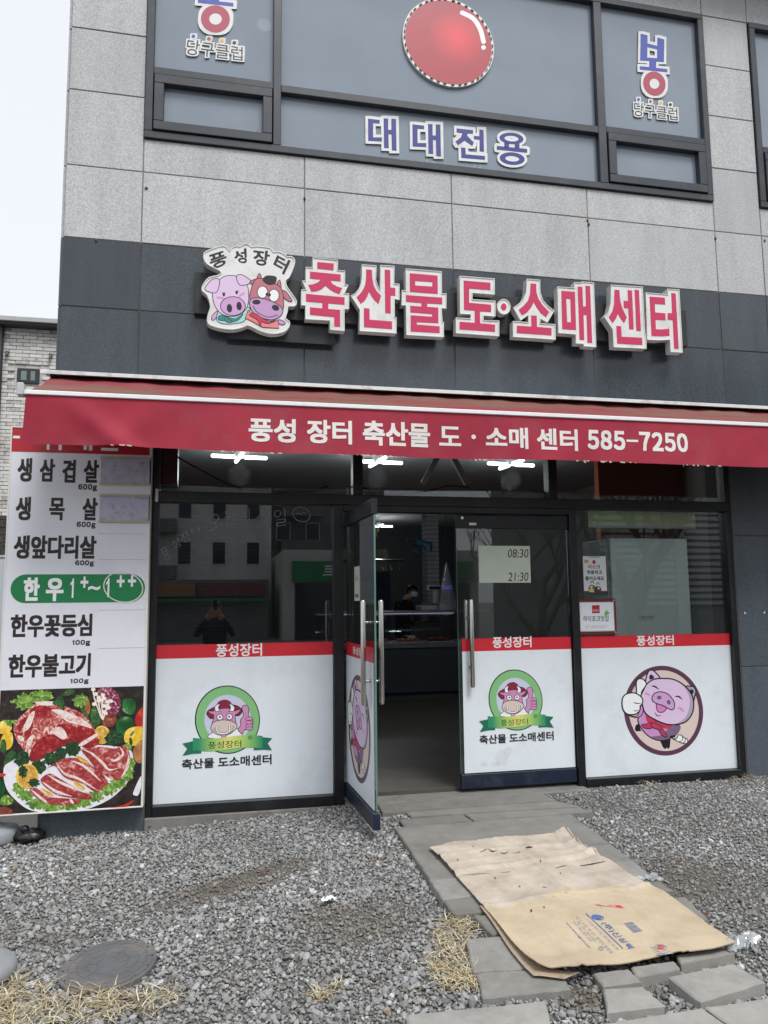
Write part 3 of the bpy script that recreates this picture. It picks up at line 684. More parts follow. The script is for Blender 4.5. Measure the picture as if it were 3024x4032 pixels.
# white marker scribble on the left window
m_scr = mat('white marker', (150, 154, 158), 0.7, 0.5, 30)
mb = MB(); Zs = Zm(500, 1700, 0.60277)
def scr(t, q): text_px(mb, t, q, m_scr, -0.002, -0.018, Zs)
scr('풍', [(240, 840), (295, 820), (262, 745), (212, 775)]); scr('성', [(310, 768), (355, 745), (330, 690), (282, 715)]); scr('장', [(370, 730), (425, 705), (395, 645), (340, 675)]); scr('터', [(428, 690), (475, 660), (470, 608), (415, 630)])
scr('오', [(545, 650), (628, 600), (598, 525), (525, 560)]); scr('늘', [(640, 615), (715, 605), (705, 495), (632, 520)]); scr('의', [(735, 580), (800, 572), (800, 500), (738, 505)]); scr('시', [(840, 585), (935, 575), (930, 505), (838, 515)]); scr('일', [(965, 620), (1042, 610), (1035, 500), (960, 512)])
for q in (ell(1140, 540, 58, 46, 20, 40), ell(1118, 542, 14, 10, 0, 12, 180, 360), ell(1155, 538, 14, 10, 0, 12, 180, 360)):
    st = stroke(q+q[:1] if len(q) == 40 else q, 4); n = len(st)//2; mb.add([P(*Zs(*p), -0.002) for p in st], [(i, i+1, 2*n-2-i, 2*n-1-i) for i in range(n-1)], m_scr)
mb.build('marker_scribble', front, kind='stuff')

# ---------------------------------------------------------------- doors
def leaf(parent, name, hx, hy, ang, width, outward=-1):
    """glass door leaf in its own frame: u along the leaf, w through it (minus = outside), z up"""
    c, s = math.cos(ang), math.sin(ang)
    f = lambda u, w_, z: (hx+u*c-w_*s, hy+u*s+w_*c, z)
    def xf(mb): mb.v = [f(*v) for v in mb.v]; return mb
    d = MB(); d.box(0, width, -0.024, 0.024, 0.036, 0.142, m_navy, 0.003)
    o = xf(d).build(name, parent)
    d = MB(); d.box(0, width, -0.022, 0.022, 2.085, 2.190, m_blackfr, 0.003); xf(d).build('top_rail', o)
    g = MB(); g.box(0.002, width-0.002, -0.006, 0.006, 0.142, 2.085, m_gl); xf(g).build('pane', o)
    e = MB(); e.box(width-0.0015, width+0.001, -0.0058, 0.0058, 0.15, 2.08, m_gledge); xf(e).build('glass_edge', o)
    v = MB(); v.box(0.004, width-0.03, -0.0095, -0.0065, 0.150, RZ0, m_white); v2 = MB(); v2.box(0.004, width-0.03, -0.0095, -0.0065, RZ0, RZ1, m_red)
    xf(v).build('white_film', o); xf(v2).build('red_film', o)
    hu = width-0.095
    for sgn in (-1, 1):
        h = MB(); y = sgn*0.062
        h.tube([(hu, y, 0.815), (hu, y, 0.825), (hu, y, 1.50), (hu, y, 1.51)], [0.014, 0.0185, 0.0185, 0.014], m_steel, 16)
        for z in (0.97, 1.36):
            h.tube([(hu, sgn*0.006, z), (hu, y-sgn*0.012, z)], 0.009, m_steel, 10); h.tube([(hu, sgn*0.0065, z), (hu, sgn*0.014, z)], 0.014, m_steel, 12)
        xf(h).build('handle', o, True)
    return o, f, xf
ANG = math.atan2(-0.93, 0.035)
dl, fL, xL = leaf(bld, 'door', 1.003, -0.004, ANG, 0.935)
# the open leaf's outer face carries the pig emblem and lettering, seen very obliquely
def fn_leaf(px, py, lift):
    # emblem pixels of the right window -> the same print on the door leaf
    q = P(px, py, 0); u = 0.45+(q.x-P(2612, 2800, 0).x)*0.97; z = q.z-P(2612, 2800, 0).z+0.60
    return fL(u, -0.0100-lift, z)
A = Art(0, ZP, fn=fn_leaf); draw_pig(A); A.build('pig_emblem', dl)
mb = MB(); v, f = glyphs('풍성장터', 0.022)
for_v = [fL(0.27+0.38*a, -0.0106, RZ0+0.022+(RZ1-RZ0-0.045)*b) for a, b in v]; mb.add(for_v, f, m_wtext); mb.build('lettering', dl)
dr, fR, xR = leaf(bld, 'door', 2.880, -0.004, math.pi, 0.975)
# the closed leaf is hung on the right: outside is the other side of its own frame, so flip by building print in world space
for ch in list(dr.children):
    if ch.name.startswith(('white_film', 'red_film')): bpy.data.objects.remove(ch)
mb = MB(); mb.box(1.935, 2.876, -0.0135, -0.0105, 0.150, RZ0, m_white); mb.build('white_film', dr)
mb = MB(); mb.box(1.935, 2.876, -0.0135, -0.0105, RZ0, RZ1, m_red); mb.build('red_film', dr)
cl_, cr_ = P(766, 2835, 0), P(1025, 2835, 0); dl_, dr_ = P(1920, 2755, 0), P(2134, 2755, 0)
ksc = (dr_.x-dl_.x)/(cr_.x-cl_.x); c0, c1 = P(895, 2833, 0), P(2027, 2755, 0)
def fn_right(px, py, lift):
    q = P(px, py, 0); return (c1.x+(q.x-c0.x)*ksc, -0.0140-lift, c1.z+(q.z-c0.z)*ksc)
A = Art(0, ZF, fn=fn_right); draw_cow(A); A.build('cow_emblem', dr)
mb = MB(); text_w(mb, '풍성장터', (1940, 2552), (2092, 2505), m_wtext, -0.0142, 0.022); mb.build('lettering', dr)
m_smu = mat('grey smudge', (150, 146, 134), 0.8, 0.3, 30, alpha=0.08)
for cx, cy, rx, ry in ((1975, 2985, 28, 36), (1955, 3008, 18, 12), (2000, 2960, 16, 22), (1905, 3010, 14, 10)):
    pts = [(cx+rx*(0.7+0.45*RNG.random())*math.cos(t), cy+ry*(0.7+0.45*RNG.random())*math.sin(t)) for t in np.linspace(0, 2*math.pi, 15)[:-1]]
    mb = MB(); mb.flat([P(*p, -0.0142) for p in pts], m_smu); mb.build('smudge', dr)
mb = MB(); mb.tube([(P(1820, 2039, -0.03).x, -0.03, P(1820, 2039, -0.03).z), (P(1820, 2039, -0.03).x, -0.024, P(1820, 2039, -0.03).z)], 0.012, m_steel, 14)
mb.build('rail_screw', dr)
mb = MB(); q = P(1862, 2063, -0.03); mb.box(q.x-0.03, q.x+0.03, -0.0295, -0.0262, q.z-0.01, q.z+0.01, m_wtext); mb.build('maker_plate', dr)

# ================================================================== channel letter sign
YF = YS-0.155; TH = 0.078
m_chan = mat('white sign acrylic', (226, 227, 225), 0.35, 0.04, 4, dirt=(178, 172, 164), dscale=6, damt=0.5)
m_side = mat('painted sign return', (206, 206, 204), 0.5, 0.08, 8, dirt=(140, 126, 116), dscale=9, damt=0.75)
m_pinkl = mat('rose red letter film', (200, 58, 98), 0.55, 0.03, 5, spec=0.3)
m_rail = mat('black sign rail', (30, 32, 36), 0.5, 0.1)
sign = empty('channel_letter_sign', 'row of red on white raised channel letters across the dark stone band', 'sign', loc=(2.4, YS, 3.7))
logo = empty('logo_sign', 'raised white sign box with a cartoon pig and cow under arched lettering', 'sign', loc=(0.35, YS, 3.6))
ra, rb = P(800, 1180, YS-0.06), P(2716, 1300, YS-0.06)
zra, zrb = P(1480, 1130, YS-0.06).z, P(1480, 1258, YS-0.06).z
mb = MB(); mb.box(P(766, 1150, YS-0.06).x, P(2705, 1300, YS-0.06).x, YS-0.062, YS-0.004, P(790, 1235, YS-0.06).z, P(790, 1072, YS-0.06).z, m_rail, 0.003); mb.build('mounting_rail', sign)
ZA = Zm(1160, 980, 0.36166); ZB = Zm(1740, 1030, 0.30139); ZC = Zm(2150, 1050, 0.36166)
def shift(pts, dx, dy): return [(x+dx, y+dy) for x, y in pts]
SSm = lambda pts: pts
letters = [
 ('축', ZA, [(198, 90), (474, 117), (470, 230), (550, 236), (550, 385), (588, 392), (545, 480), (594, 484), (594, 655), (545, 655), (545, 893), (385, 880), (385, 780), (118, 765), (118, 615), (72, 612), (75, 438), (125, 438), (80, 345), (120, 345), (122, 195), (198, 200)],
  [[[(247, 142), (426, 158), (424, 232), (247, 214)]], [[(168, 246), (502, 278), (502, 352), (388, 344), (415, 380), (460, 408), (518, 425), (488, 492), (440, 475), (390, 445), (336, 400), (290, 440), (240, 460), (183, 464), (150, 392), (205, 384), (255, 362), (285, 333), (168, 322)]],
   [[(124, 488), (544, 527), (544, 607), (366, 592), (366, 653), (495, 664), (495, 846), (432, 843), (432, 742), (168, 716), (168, 634), (302, 648), (302, 587), (124, 571)]]]),
 ('산', ZA, [(733, 168), (892, 180), (888, 330), (905, 395), (933, 450), (935, 175), (1088, 185), (1085, 376), (1143, 381), (1143, 556), (1090, 545), (1092, 742), (1110, 742), (1110, 920), (708, 893), (710, 660), (612, 508), (660, 480), (700, 430), (725, 370), (733, 290)],
  [[[(779, 222), (842, 227), (845, 310), (862, 400), (890, 455), (942, 510), (915, 597), (870, 560), (835, 510), (811, 465), (790, 520), (760, 565), (720, 597), (676, 525), (720, 480), (752, 430), (770, 380), (779, 310)]],
   [[(981, 225), (1041, 229), (1044, 420), (1097, 424), (1097, 508), (1046, 506), (1046, 702), (987, 697)]], [[(755, 643), (815, 650), (817, 770), (1061, 789), (1061, 872), (756, 850)]]]),
 ('물', ZA, [(1210, 213), (1602, 243), (1605, 482), (1654, 484), (1652, 650), (1602, 645), (1612, 795), (1626, 795), (1626, 960), (1218, 937), (1212, 615), (1165, 612), (1168, 447), (1212, 450)],
  [[[(1254, 264), (1557, 290), (1559, 489), (1256, 467)], [(1313, 347), (1500, 360), (1500, 410), (1313, 397)]],
   [[(1212, 502), (1607, 530), (1607, 602), (1443, 592), (1443, 630), (1564, 638), (1566, 807), (1330, 796), (1331, 824), (1579, 842), (1579, 915), (1265, 897), (1265, 722), (1498, 738), (1498, 708), (1261, 690), (1260, 618), (1380, 627), (1380, 588), (1212, 574)]]]),
 ('도', ZB, [(232, 185), (690, 220), (692, 430), (400, 408), (400, 490), (700, 512), (700, 716), (545, 705), (545, 762), (750, 770), (750, 975), (183, 935), (183, 728), (375, 742), (378, 690), (238, 680)],
  [[[(285, 246), (634, 275), (634, 371), (356, 350), (356, 537), (643, 563), (643, 658), (497, 650), (500, 805), (694, 825), (694, 916), (232, 884), (232, 785), (430, 799), (428, 640), (290, 630)]]]),
 ('·', ZB, ell(810, 588, 87, 101, -8, 36), [[ell(808, 590, 36, 46, 0, 28)]]),
 ('소', ZB, [(1110, 222), (1284, 238), (1288, 400), (1320, 500), (1380, 570), (1472, 640), (1380, 797), (1290, 745), (1285, 805), (1482, 817), (1488, 1020), (930, 983), (928, 775), (1130, 790), (1130, 700), (1028, 770), (932, 598), (1010, 545), (1070, 480), (1100, 400)],
  [[[(1160, 284), (1231, 290), (1236, 400), (1260, 480), (1310, 560), (1400, 658), (1360, 725), (1290, 670), (1240, 600), (1200, 530), (1165, 600), (1115, 660), (1048, 702), (1003, 628), (1070, 575), (1125, 510), (1152, 420)]], [[(1167, 702), (1239, 708), (1243, 852), (1432, 868), (1432, 963), (980, 932), (980, 836), (1170, 848)]]]),
 ('매', ZC, [(125, 215), (310, 228), (305, 168), (390, 172), (388, 160), (522, 172), (548, 876), (412, 866), (408, 840), (325, 835), (325, 738), (135, 722)],
  [[[(167, 262), (315, 274), (328, 688), (178, 679)], [(220, 346), (266, 350), (273, 606), (230, 603)]], [[(346, 216), (396, 219), (404, 431), (436, 433), (430, 207), (480, 210), (503, 830), (452, 828), (442, 525), (409, 522), (416, 797), (366, 795)]]]),
 ('센', ZC, [(708, 195), (1053, 217), (1080, 735), (1090, 735), (1096, 893), (737, 877), (727, 685), (632, 545), (680, 490), (702, 400)],
  [[[(746, 250), (799, 253), (806, 360), (830, 450), (880, 552), (851, 613), (815, 570), (783, 510), (765, 560), (727, 613), (684, 552), (725, 480), (743, 400)]], [[(889, 255), (937, 259), (955, 682), (906, 679), (897, 452), (848, 449), (846, 371), (894, 374)]], [[(965, 250), (1012, 254), (1033, 700), (985, 697)]], [[(766, 645), (817, 648), (824, 762), (1046, 773), (1050, 851), (776, 836)]]]),
 ('터', ZC, [(1087, 280), (1328, 300), (1322, 240), (1452, 247), (1490, 936), (1358, 929), (1350, 795), (1230, 802), (1102, 795)],
  [[[(1128, 325), (1294, 337), (1298, 412), (1185, 404), (1188, 498), (1299, 507), (1302, 582), (1192, 576), (1197, 681), (1270, 682), (1342, 675), (1345, 750), (1270, 757), (1150, 753)]], [[(1364, 286), (1412, 290), (1445, 893), (1396, 890), (1380, 580), (1326, 577), (1325, 504), (1374, 505)]]]),
]
def inset(L, d):
    """move a closed loop inwards"""
    n = len(L); ar = sum(a[0]*b[1]-b[0]*a[1] for a, b in zip(L, L[1:]+[L[0]])); s = 1 if ar > 0 else -1; out = []
    for i in range(n):
        a, b, c = L[i-1], L[i], L[(i+1) % n]
        e1 = (b[0]-a[0], b[1]-a[1]); e2 = (c[0]-b[0], c[1]-b[1]); l1 = math.hypot(*e1) or 1; l2 = math.hypot(*e2) or 1
        n1 = (-e1[1]/l1*s, e1[0]/l1*s); n2 = (-e2[1]/l2*s, e2[0]/l2*s); k = max(0.35, 1+n1[0]*n2[0]+n1[1]*n2[1])
        out.append((b[0]+(n1[0]+n2[0])/k*d, b[1]+(n1[1]+n2[1])/k*d))
    return out
def raised(outl, zm, parent, name, dlip, mface=None):
    """sign box: deep returns, a narrow trim lip round a face set back a little"""
    o3 = [P(*zm(*p), YF) for p in outl]; bk = [Vector((p.x, YF+TH, p.z)) for p in o3]
    inn = inset(outl, dlip); i3 = [P(*zm(*p), YF) for p in inn]; n = len(o3)
    mb = MB()
    mb.add(o3+bk, [(i, (i+1) % n, (i+1) % n+n, i+n) for i in range(n)], m_side)
    mb.add(o3+i3, [(i, (i+1) % n, (i+1) % n+n, i+n) for i in range(n)], m_chan)
    i4 = [Vector((p.x, YF+0.006, p.z)) for p in i3]; mb.add(i3+i4, [(i, (i+1) % n, (i+1) % n+n, i+n) for i in range(n)], m_chan)
    mb.flat(i4, mface or m_chan); mb.flat(bk, m_side)
    return mb.build(name, parent)
for ch, zm, outl, reds in letters:
    o = raised(outl, zm, sign, 'letter', 6 if zm is not ZB else 8)
    mb = MB()
    for loops in reds:
        fr_ = [[P(*zm(*p), YF+0.0035) for p in L] for L in loops]; bk_ = [[Vector((p.x, YF+0.0075, p.z)) for p in L] for L in fr_]
        mb.prism(fr_, bk_, m_pinkl, cap_back=False)
    mb.build('letter_face', o)
# ---------------------------------------------------------------- logo box
ZD = Zm(760, 930, 0.42194)
lo = spl([(140, 128), (200, 105), (270, 85), (312, 95), (342, 130), (365, 100), (410, 86), (440, 92), (480, 65), (525, 75), (548, 94), (600, 88), (700, 100), (735, 115), (752, 142), (800, 140), (850, 160), (880, 185), (920, 185), (952, 215), (950, 260), (925, 330), (895, 390), (868, 410), (880, 470), (930, 540), (968, 600), (965, 640), (935, 655), (890, 655), (885, 700), (865, 762), (900, 790), (905, 830), (880, 870), (830, 900), (740, 912), (640, 890), (560, 852), (510, 832), (470, 850), (380, 870), (290, 865), (200, 845), (140, 815), (130, 760), (150, 690), (160, 640), (130, 550), (85, 510), (82, 470), (110, 420), (150, 380), (225, 362), (262, 338), (235, 315), (185, 290), (130, 260), (100, 210), (100, 155)], 2)
raised(lo, ZD, logo, 'sign_box', 8)
mb = MB(); mb.box(0.06, 0.9, YS-0.076, YS-0.0625, 3.52, 3.66, m_rail); mb.build('bracket', logo)
A = Art(YF+0.0055, ZD)
A.text('풍', [(180, 320), (330, 255), (295, 130), (135, 180)], k_bl, 0.03); A.text('성', [(415, 250), (505, 255), (500, 110), (350, 150)], k_bl, 0.03)
A.text('장', [(570, 270), (700, 280), (725, 140), (555, 120)], k_bl, 0.03); A.text('터', [(735, 290), (850, 360), (912, 230), (790, 165)], k_bl, 0.03)
wd = 7
A.out(spl([(232, 700), (300, 690), (500, 660), (530, 700), (480, 790), (400, 815), (300, 820), (225, 790)], 4), k_mint, k_bl, wd)
A.out(spl([(175, 780), (180, 740), (225, 700), (220, 750), (200, 780)], 4), k_pig2, k_bl, wd)
A.out(spl([(180, 530), (190, 470), (240, 410), (310, 370), (400, 372), (470, 400), (510, 470), (520, 560), (505, 660), (440, 730), (350, 750), (260, 720), (200, 640)], 5), k_pig, k_bl, wd)
A.out(spl([(110, 495), (150, 430), (190, 400), (245, 405), (240, 480), (215, 525), (170, 525)], 5), k_pig, k_bl, wd); A.out(spl([(405, 375), (450, 358), (500, 385), (545, 425), (490, 455), (430, 450)], 5), k_pig, k_bl, wd)
A.poly(ell(255, 575, 40, 11, 8), k_blush); A.poly(ell(455, 545, 36, 11, -30), k_blush)
A.out(ell(372, 652, 116, 88), k_pig2, k_bl, wd); A.poly(ell(340, 672, 25, 40, -5), k_bl); A.poly(ell(430, 652, 25, 40, -5), k_bl); A.poly(ell(288, 545, 12, 16), k_bl); A.poly(ell(408, 525, 12, 16), k_bl)
A.line([(268, 530), (300, 528)], k_bl, 6); A.line([(395, 515), (425, 508)], k_bl, 6)
A.out(spl([(240, 745), (290, 740), (380, 770), (440, 745), (470, 720), (430, 775), (370, 800), (300, 790), (240, 780)], 3), k_teal, k_bl, 5); A.out(spl([(300, 745), (330, 770), (370, 800), (320, 805), (290, 770)], 3), k_teal, k_bl, 5)
A.out([(515, 690), (487, 765), (560, 800), (650, 850), (800, 860), (800, 780), (700, 800), (600, 760)], k_salm, k_bl, wd)
A.out(spl([(800, 780), (840, 790), (862, 815), (830, 828), (795, 810)], 3), k_lil2, k_bl, wd)
A.out(spl([(530, 425), (590, 400), (560, 450)], 3), k_brn, k_bl, wd); A.out(spl([(830, 510), (870, 520), (925, 605), (880, 600), (840, 560)], 4), k_brn, k_bl, wd)
A.out(spl([(595, 400), (620, 345), (637, 395)], 3), k_brn, k_bl, wd); A.out(spl([(785, 445), (810, 408), (822, 480)], 3), k_brn, k_bl, wd)
A.out(spl([(590, 400), (680, 400), (780, 450), (830, 500), (845, 600), (830, 690), (700, 700), (560, 640), (530, 560), (550, 470)], 5), k_brn, k_bl, wd)
A.poly(spl([(648, 410), (680, 370), (740, 368), (780, 385), (770, 440), (730, 455), (690, 450)], 4), k_bl)
A.out(ell(648, 522, 48, 56), k_wh, k_bl, wd); A.out(ell(755, 553, 48, 58), k_wh, k_bl, wd); A.poly(ell(690, 543, 13, 16), k_bl); A.poly(ell(714, 548, 13, 16), k_bl)
A.out(spl([(525, 620), (560, 580), (640, 580), (760, 620), (835, 680), (820, 740), (740, 780), (640, 760), (560, 710)], 5), k_lil2, k_bl, wd)
A.poly(ell(592, 615, 38, 23), k_bl); A.poly(ell(770, 668, 36, 26, 25), k_bl); A.line(spl([(560, 650), (600, 710), (700, 755), (790, 735)], 5, False), k_bl, 7)
A.out(spl([(525, 735), (580, 720), (640, 760), (720, 800), (770, 790), (700, 815), (640, 800), (630, 845), (600, 780)], 3), k_scr, k_bl, 5)
A.build('emblem', logo)

# ================================================================== cut letters and disc on the upper window
YG = GY-0.012; YG2 = YG-0.012
wl = empty('window_lettering', 'navy cut letters with white borders along the lower middle pane upstairs', 'sign', loc=(P(1760, 560, GY).x, GY, P(1760, 560, GY).z))
ZW = Zm(1400, 400, 0.44605)
def cut(parent, polys, zm, d, m, rnd=False, name='letter', YA=YG, mw=None, h=1.5, fn=None):
    PP = fn or (lambda p, y: P(*zm(*p), y))
    mb = MB()
    for loops in outline(polys, d, h, rnd):
        mb.prism([[PP(p, YA) for p in L] for L in loops], [[PP(p, YA+0.010) for p in L] for L in loops], mw or m_chan)
    o = mb.build(name, parent); mb = MB()
    for (loops, mm) in m:
        mb.flat([[PP(p, YA-0.0012) for p in L] for L in loops], mm)
    mb.build('letter_face', o); return o
dae = [[[(110, 150), (213, 162), (213, 194), (155, 190), (155, 315), (232, 316), (232, 352), (112, 346)]], [[(248, 147), (288, 150), (288, 248), (316, 250), (316, 150), (357, 153), (362, 434), (321, 431), (317, 290), (291, 288), (293, 412), (252, 409)]]]
dae2 = [[shift(L, 392, 50) for L in q] for q in dae]
jeon = [[[(892, 236), (1037, 252), (1037, 285), (990, 282), (985, 300), (1045, 362), (1030, 392), (962, 345), (905, 385), (882, 352), (930, 315), (942, 280), (892, 272)]], [[(1093, 246), (1130, 250), (1134, 443), (1095, 440), (1095, 337), (1045, 332), (1045, 302), (1093, 306)]], [[(932, 405), (970, 408), (972, 465), (1142, 480), (1142, 514), (934, 497)]]]
yong = [[ell(1377, 325, 106, 50, 5), ell(1377, 326, 62, 25, 5)], [[(1313, 355), (1355, 362), (1355, 410), (1313, 406)]], [[(1405, 364), (1447, 360), (1447, 418), (1405, 414)]], [[(1247, 390), (1515, 418), (1515, 452), (1247, 424)]], [ell(1383, 503, 110, 55, 5), ell(1383, 504, 62, 24, 5)]]
for g_, rn in ((dae, False), (dae2, False), (jeon, False), (yong, True)): cut(wl, g_, ZW, 24, [(q, k_navy) for q in g_], rn)
nb = MB(); m_faint = mat('faint window numerals', (150, 162, 170), 0.6, 0.1)
text_px(nb, '14', [(625, 560), (715, 572), (715, 512), (625, 503)], m_faint, GY-0.001, 0.02, ZW); text_px(nb, '22', [(1012, 612), (1108, 618), (1118, 545), (1022, 535)], m_faint, GY-0.001, 0.02, ZW); nb.build('numerals', wl)
ZV = Zm(2440, 100, 0.18987)
def bong(parent, fn):
    blue = [[(435, 170), (578, 205), (578, 372), (778, 425), (782, 250), (925, 290), (918, 760), (760, 750), (755, 880), (985, 905), (992, 972), (420, 915), (415, 845), (612, 860), (615, 738), (425, 728)], [(575, 450), (778, 497), (775, 680), (572, 665)]]
    ringo = [ell(720, 1207, 228, 256, -22), ell(722, 1207, 100, 107, -22)]
    cut(parent, [blue, [ringo[0]]], None, 48, [(blue, k_blue), (ringo, k_brick)], False, 'monogram', h=4, fn=fn)
    tp = tri_polys('당구클럽', [(290, 1870), (1205, 1975), (1190, 1720), (305, 1585)], 0.0)
    dots = [(390, 1535, k_blue), (640, 1577, k_brick), (850, 1610, k_ylw), (1052, 1642, k_bl)]
    o = cut(parent, tp+[[ell(x, y, 30, 32, n=20)] for x, y, _ in dots], None, 26, [(q, k_bl) for q in tp]+[([ell(x, y, 30, 32, n=20)], c) for x, y, c in dots], False, 'small_letters', h=4, fn=fn)
bl_ = empty('monogram_sign', 'blue and red monogram on the right upper pane above small white bordered letters', 'sign', group='monogram signs on the upper window', loc=(P(2577, 330, GY).x, GY, P(2577, 330, GY).z))
bong(bl_, lambda p, y: P(*ZV(*p), y))
off_ = P(849, 74, YG)-P(2577, 329, YG)
br_ = empty('monogram_sign', 'blue and red monogram on the left upper pane, its top cut by the picture', 'sign', group='monogram signs on the upper window', loc=(P(849, 74, GY).x, GY, P(849, 74, GY).z))
bong(br_, lambda p, y: P(*ZV(*p), y)+off_)
# red ball disc
def ball_mat():
    m = bpy.data.materials.new('printed red ball'); m.use_nodes = True; nt = m.node_tree; b = nt.nodes['Principled BSDF']; b.inputs['Roughness'].default_value = 0.4
    g = nt.nodes.new('ShaderNodeNewGeometry'); v = nt.nodes.new('ShaderNodeVectorMath'); v.operation = 'DISTANCE'; c = P(1800, 150, YG); v.inputs[1].default_value = c
    r = nt.nodes.new('ShaderNodeValToRGB'); r.color_ramp.elements[0].color = (*lin((228, 62, 74)), 1); r.color_ramp.elements[1].color = (*lin((172, 52, 66)), 1); r.color_ramp.elements[1].position = 0.27; r.color_ramp.elements[0].position = 0.02
    nt.links.new(g.outputs['Position'], v.inputs[0]); nt.links.new(v.outputs['Value'], r.inputs['Fac']); nt.links.new(r.outputs[0], b.inputs['Base Color']); return m
disc = empty('ball_sign', 'round red ball sign with a white rim and highlight on the middle upper pane', 'sign', loc=(P(1766, 170, GY).x, GY, P(1766, 170, GY).z))
cB = P(1766, 170, YG); rB = (P(1945, 170, YG).x-P(1587, 170, YG).x)/2
def circ(r, y, n=64): return [(cB.x+r*math.cos(2*math.pi*k/n), y, cB.z+r*math.sin(2*math.pi*k/n)) for k in range(n)]
mb = MB(); mb.prism(circ(rB, YG-0.012), circ(rB, GY-0.001), m_chan); mb.build('rim', disc)
mb = MB(); mb.flat(circ(rB*0.945, YG-0.0135), ball_mat()); mb.build('ball_face', disc)
mb = MB()
for k in range(40):
    a = 2*math.pi*(k+0.3*RNG.random())/40; p0 = [(cB.x+rB*0.965*math.cos(a+t), YG-0.018, cB.z+rB*0.965*math.sin(a+t)) for t in (0, 0.035, 0.07)]
    mb.tube(p0, 0.005, mat('rusty bulb rope', (120, 98, 78), 0.6, 0.5, 30), 6)
mb.build('bulb_rope', disc, kind='stuff')
A = Art(YG-0.0140, Zm(1512, 0, 0.91139)); A.line(spl([(338, 55), (385, 80), (415, 125), (430, 180)], 6, False), k_wh, 20); A.poly(ell(430, 205, 10, 10), k_wh); A.poly(ell(338, 55, 10, 10), k_wh); A.poly(ell(430, 180, 10, 10), k_wh); A.build('highlight_print', disc)
# ================================================================== awning
m_can = mat('faded red canopy', (138, 38, 56), 0.75, 0.12, 3, bump=0.001, bscale=300, dirt=(112, 88, 72), dscale=1.6, damt=1.0)
m_val = mat('red valance cloth', (160, 34, 58), 0.75, 0.16, 2.5, bump=0.0008, bscale=400, dirt=(150, 70, 82), dscale=1.6, damt=0.75)
m_hood = mat('awning hood', (222, 224, 222), 0.45, 0.08, 6, metal=0.1, dirt=(120, 112, 100), dscale=5, damt=0.8)
m_hoodin = mat('awning cassette inside', (40, 42, 44), 0.6, 0.2, 6)
m_fray = mat('frayed threads', (178, 166, 150), 0.9, 0.2, 20)
awn = empty('awning', 'red retractable awning with white lettered valance across the shopfront', 'awning', loc=(2.4, -0.3, 2.6))
def solveY(px, py, X):
    d = ray(px, py); return CAM.y+d.y*(X/d.x)
YB = -0.20; Xb = P(203, 1480, YB).x
YFr = solveY(86, 1530, Xb); YFr = min(-0.45, max(-0.8, YFr))
AX0, AX1 = P(84, 1545, YFr).x, 6.1
zb0 = P(542, 1503, YB).z; zf1 = P(1500, 1608, YFr).z; zf0 = P(1500, 1622, YFr).z
zbar1 = P(1511, 1600, YFr).z; zbar0 = P(1511, 1616, YFr).z; zval = P(1511, 1795, YFr).z
zh = P(800, 1487, -0.30).z
XH0 = P(160, 1452, -0.30).x
mb = MB()
prof = [(-0.055, zh+0.035), (-0.30, zh), (-0.312, zh-0.006), (-0.312, zh-0.030), (-0.296, zh-0.030), (-0.292, zh-0.012), (-0.055, zh+0.018)]
mb.prism([(XH0, y, z) for y, z in prof], [(AX1, y, z) for y, z in prof], m_hood); mb.build('hood', awn)
mb = MB(); mb.box(XH0+0.10, AX1-0.05, -0.16, -0.062, zh-0.10, zh-0.004, m_hoodin, 0.004); mb.build('cassette', awn)
mb = MB(); mb.tube([(XH0+0.09, -0.17, zh-0.075), (AX1-0.06, -0.17, zh-0.075)], 0.038, m_can, 14); mb.build('fabric_roll', awn, True)
mb = MB()
for x in (XH0+0.06,): mb.prism([(x, -0.06, zh+0.01), (x, -0.30, zh-0.03), (x, -0.24, zh-0.06), (x, -0.19, zh-0.115), (x, -0.06, zh-0.115)], [(x+0.035, -0.06, zh+0.01), (x+0.035, -0.30, zh-0.03), (x+0.035, -0.24, zh-0.06), (x+0.035, -0.19, zh-0.115), (x+0.035, -0.06, zh-0.115)], m_hoodin)
mb.build('end_bracket', awn)
# canopy sheet with a light sag and ripples
nx, ny = 150, 14; vs = []; zc0 = P(542, 1500, YB).z
for j in range(ny+1):
    t = j/ny
    for i in range(nx+1):
        x = Xb+(AX1-Xb)*i/nx; y = YB+(YFr+0.01-YB)*t
        z = zc0+(zbar1+0.014-zc0)*t-0.018*math.sin(math.pi*t)*(1+0.5*math.sin(x*2.3+1))
        z += 0.006*math.sin(x*9+4*t)*math.sin(math.pi*min(1, t*1.2))+0.004*math.sin(x*23+1.3)*(1-t)
        if t > 0.86: z += -0.012*((t-0.86)/0.14)**2
        vs.append((x, y, z))
mb = MB(); mb.add(vs, [(j*(nx+1)+i, j*(nx+1)+i+1, (j+1)*(nx+1)+i+1, (j+1)*(nx+1)+i) for j in range(ny) for i in range(nx)], m_can); mb.build('canopy', awn, True, recalc=False)
mb = MB(); mb.box(AX0+0.02, AX1, YFr-0.022, YFr+0.03, zbar0, zbar1, mat('white painted bar', (236, 238, 240), 0.35, 0.04, 6, dirt=(190, 188, 184), dscale=6, damt=0.4), 0.004); mb.build('front_bar', awn)
mb = MB(); mb.box(AX0-0.025, AX0+0.018, YFr-0.027, YFr+0.05, zbar0-0.008, zbar1+0.045, mat('end cap grey', (190, 192, 194), 0.5, 0.1), 0.006); mb.build('end_cap', awn)
for xk in (0.6, 4.9):
    mb = MB(); mb.tube([(xk, -0.10, zh-0.11), (xk+0.18, (YFr-0.1)/2, zh-0.16), (xk, YFr+0.03, zbar0+0.01)], 0.016, m_hoodin, 8); mb.build('folding_arm', awn, True)
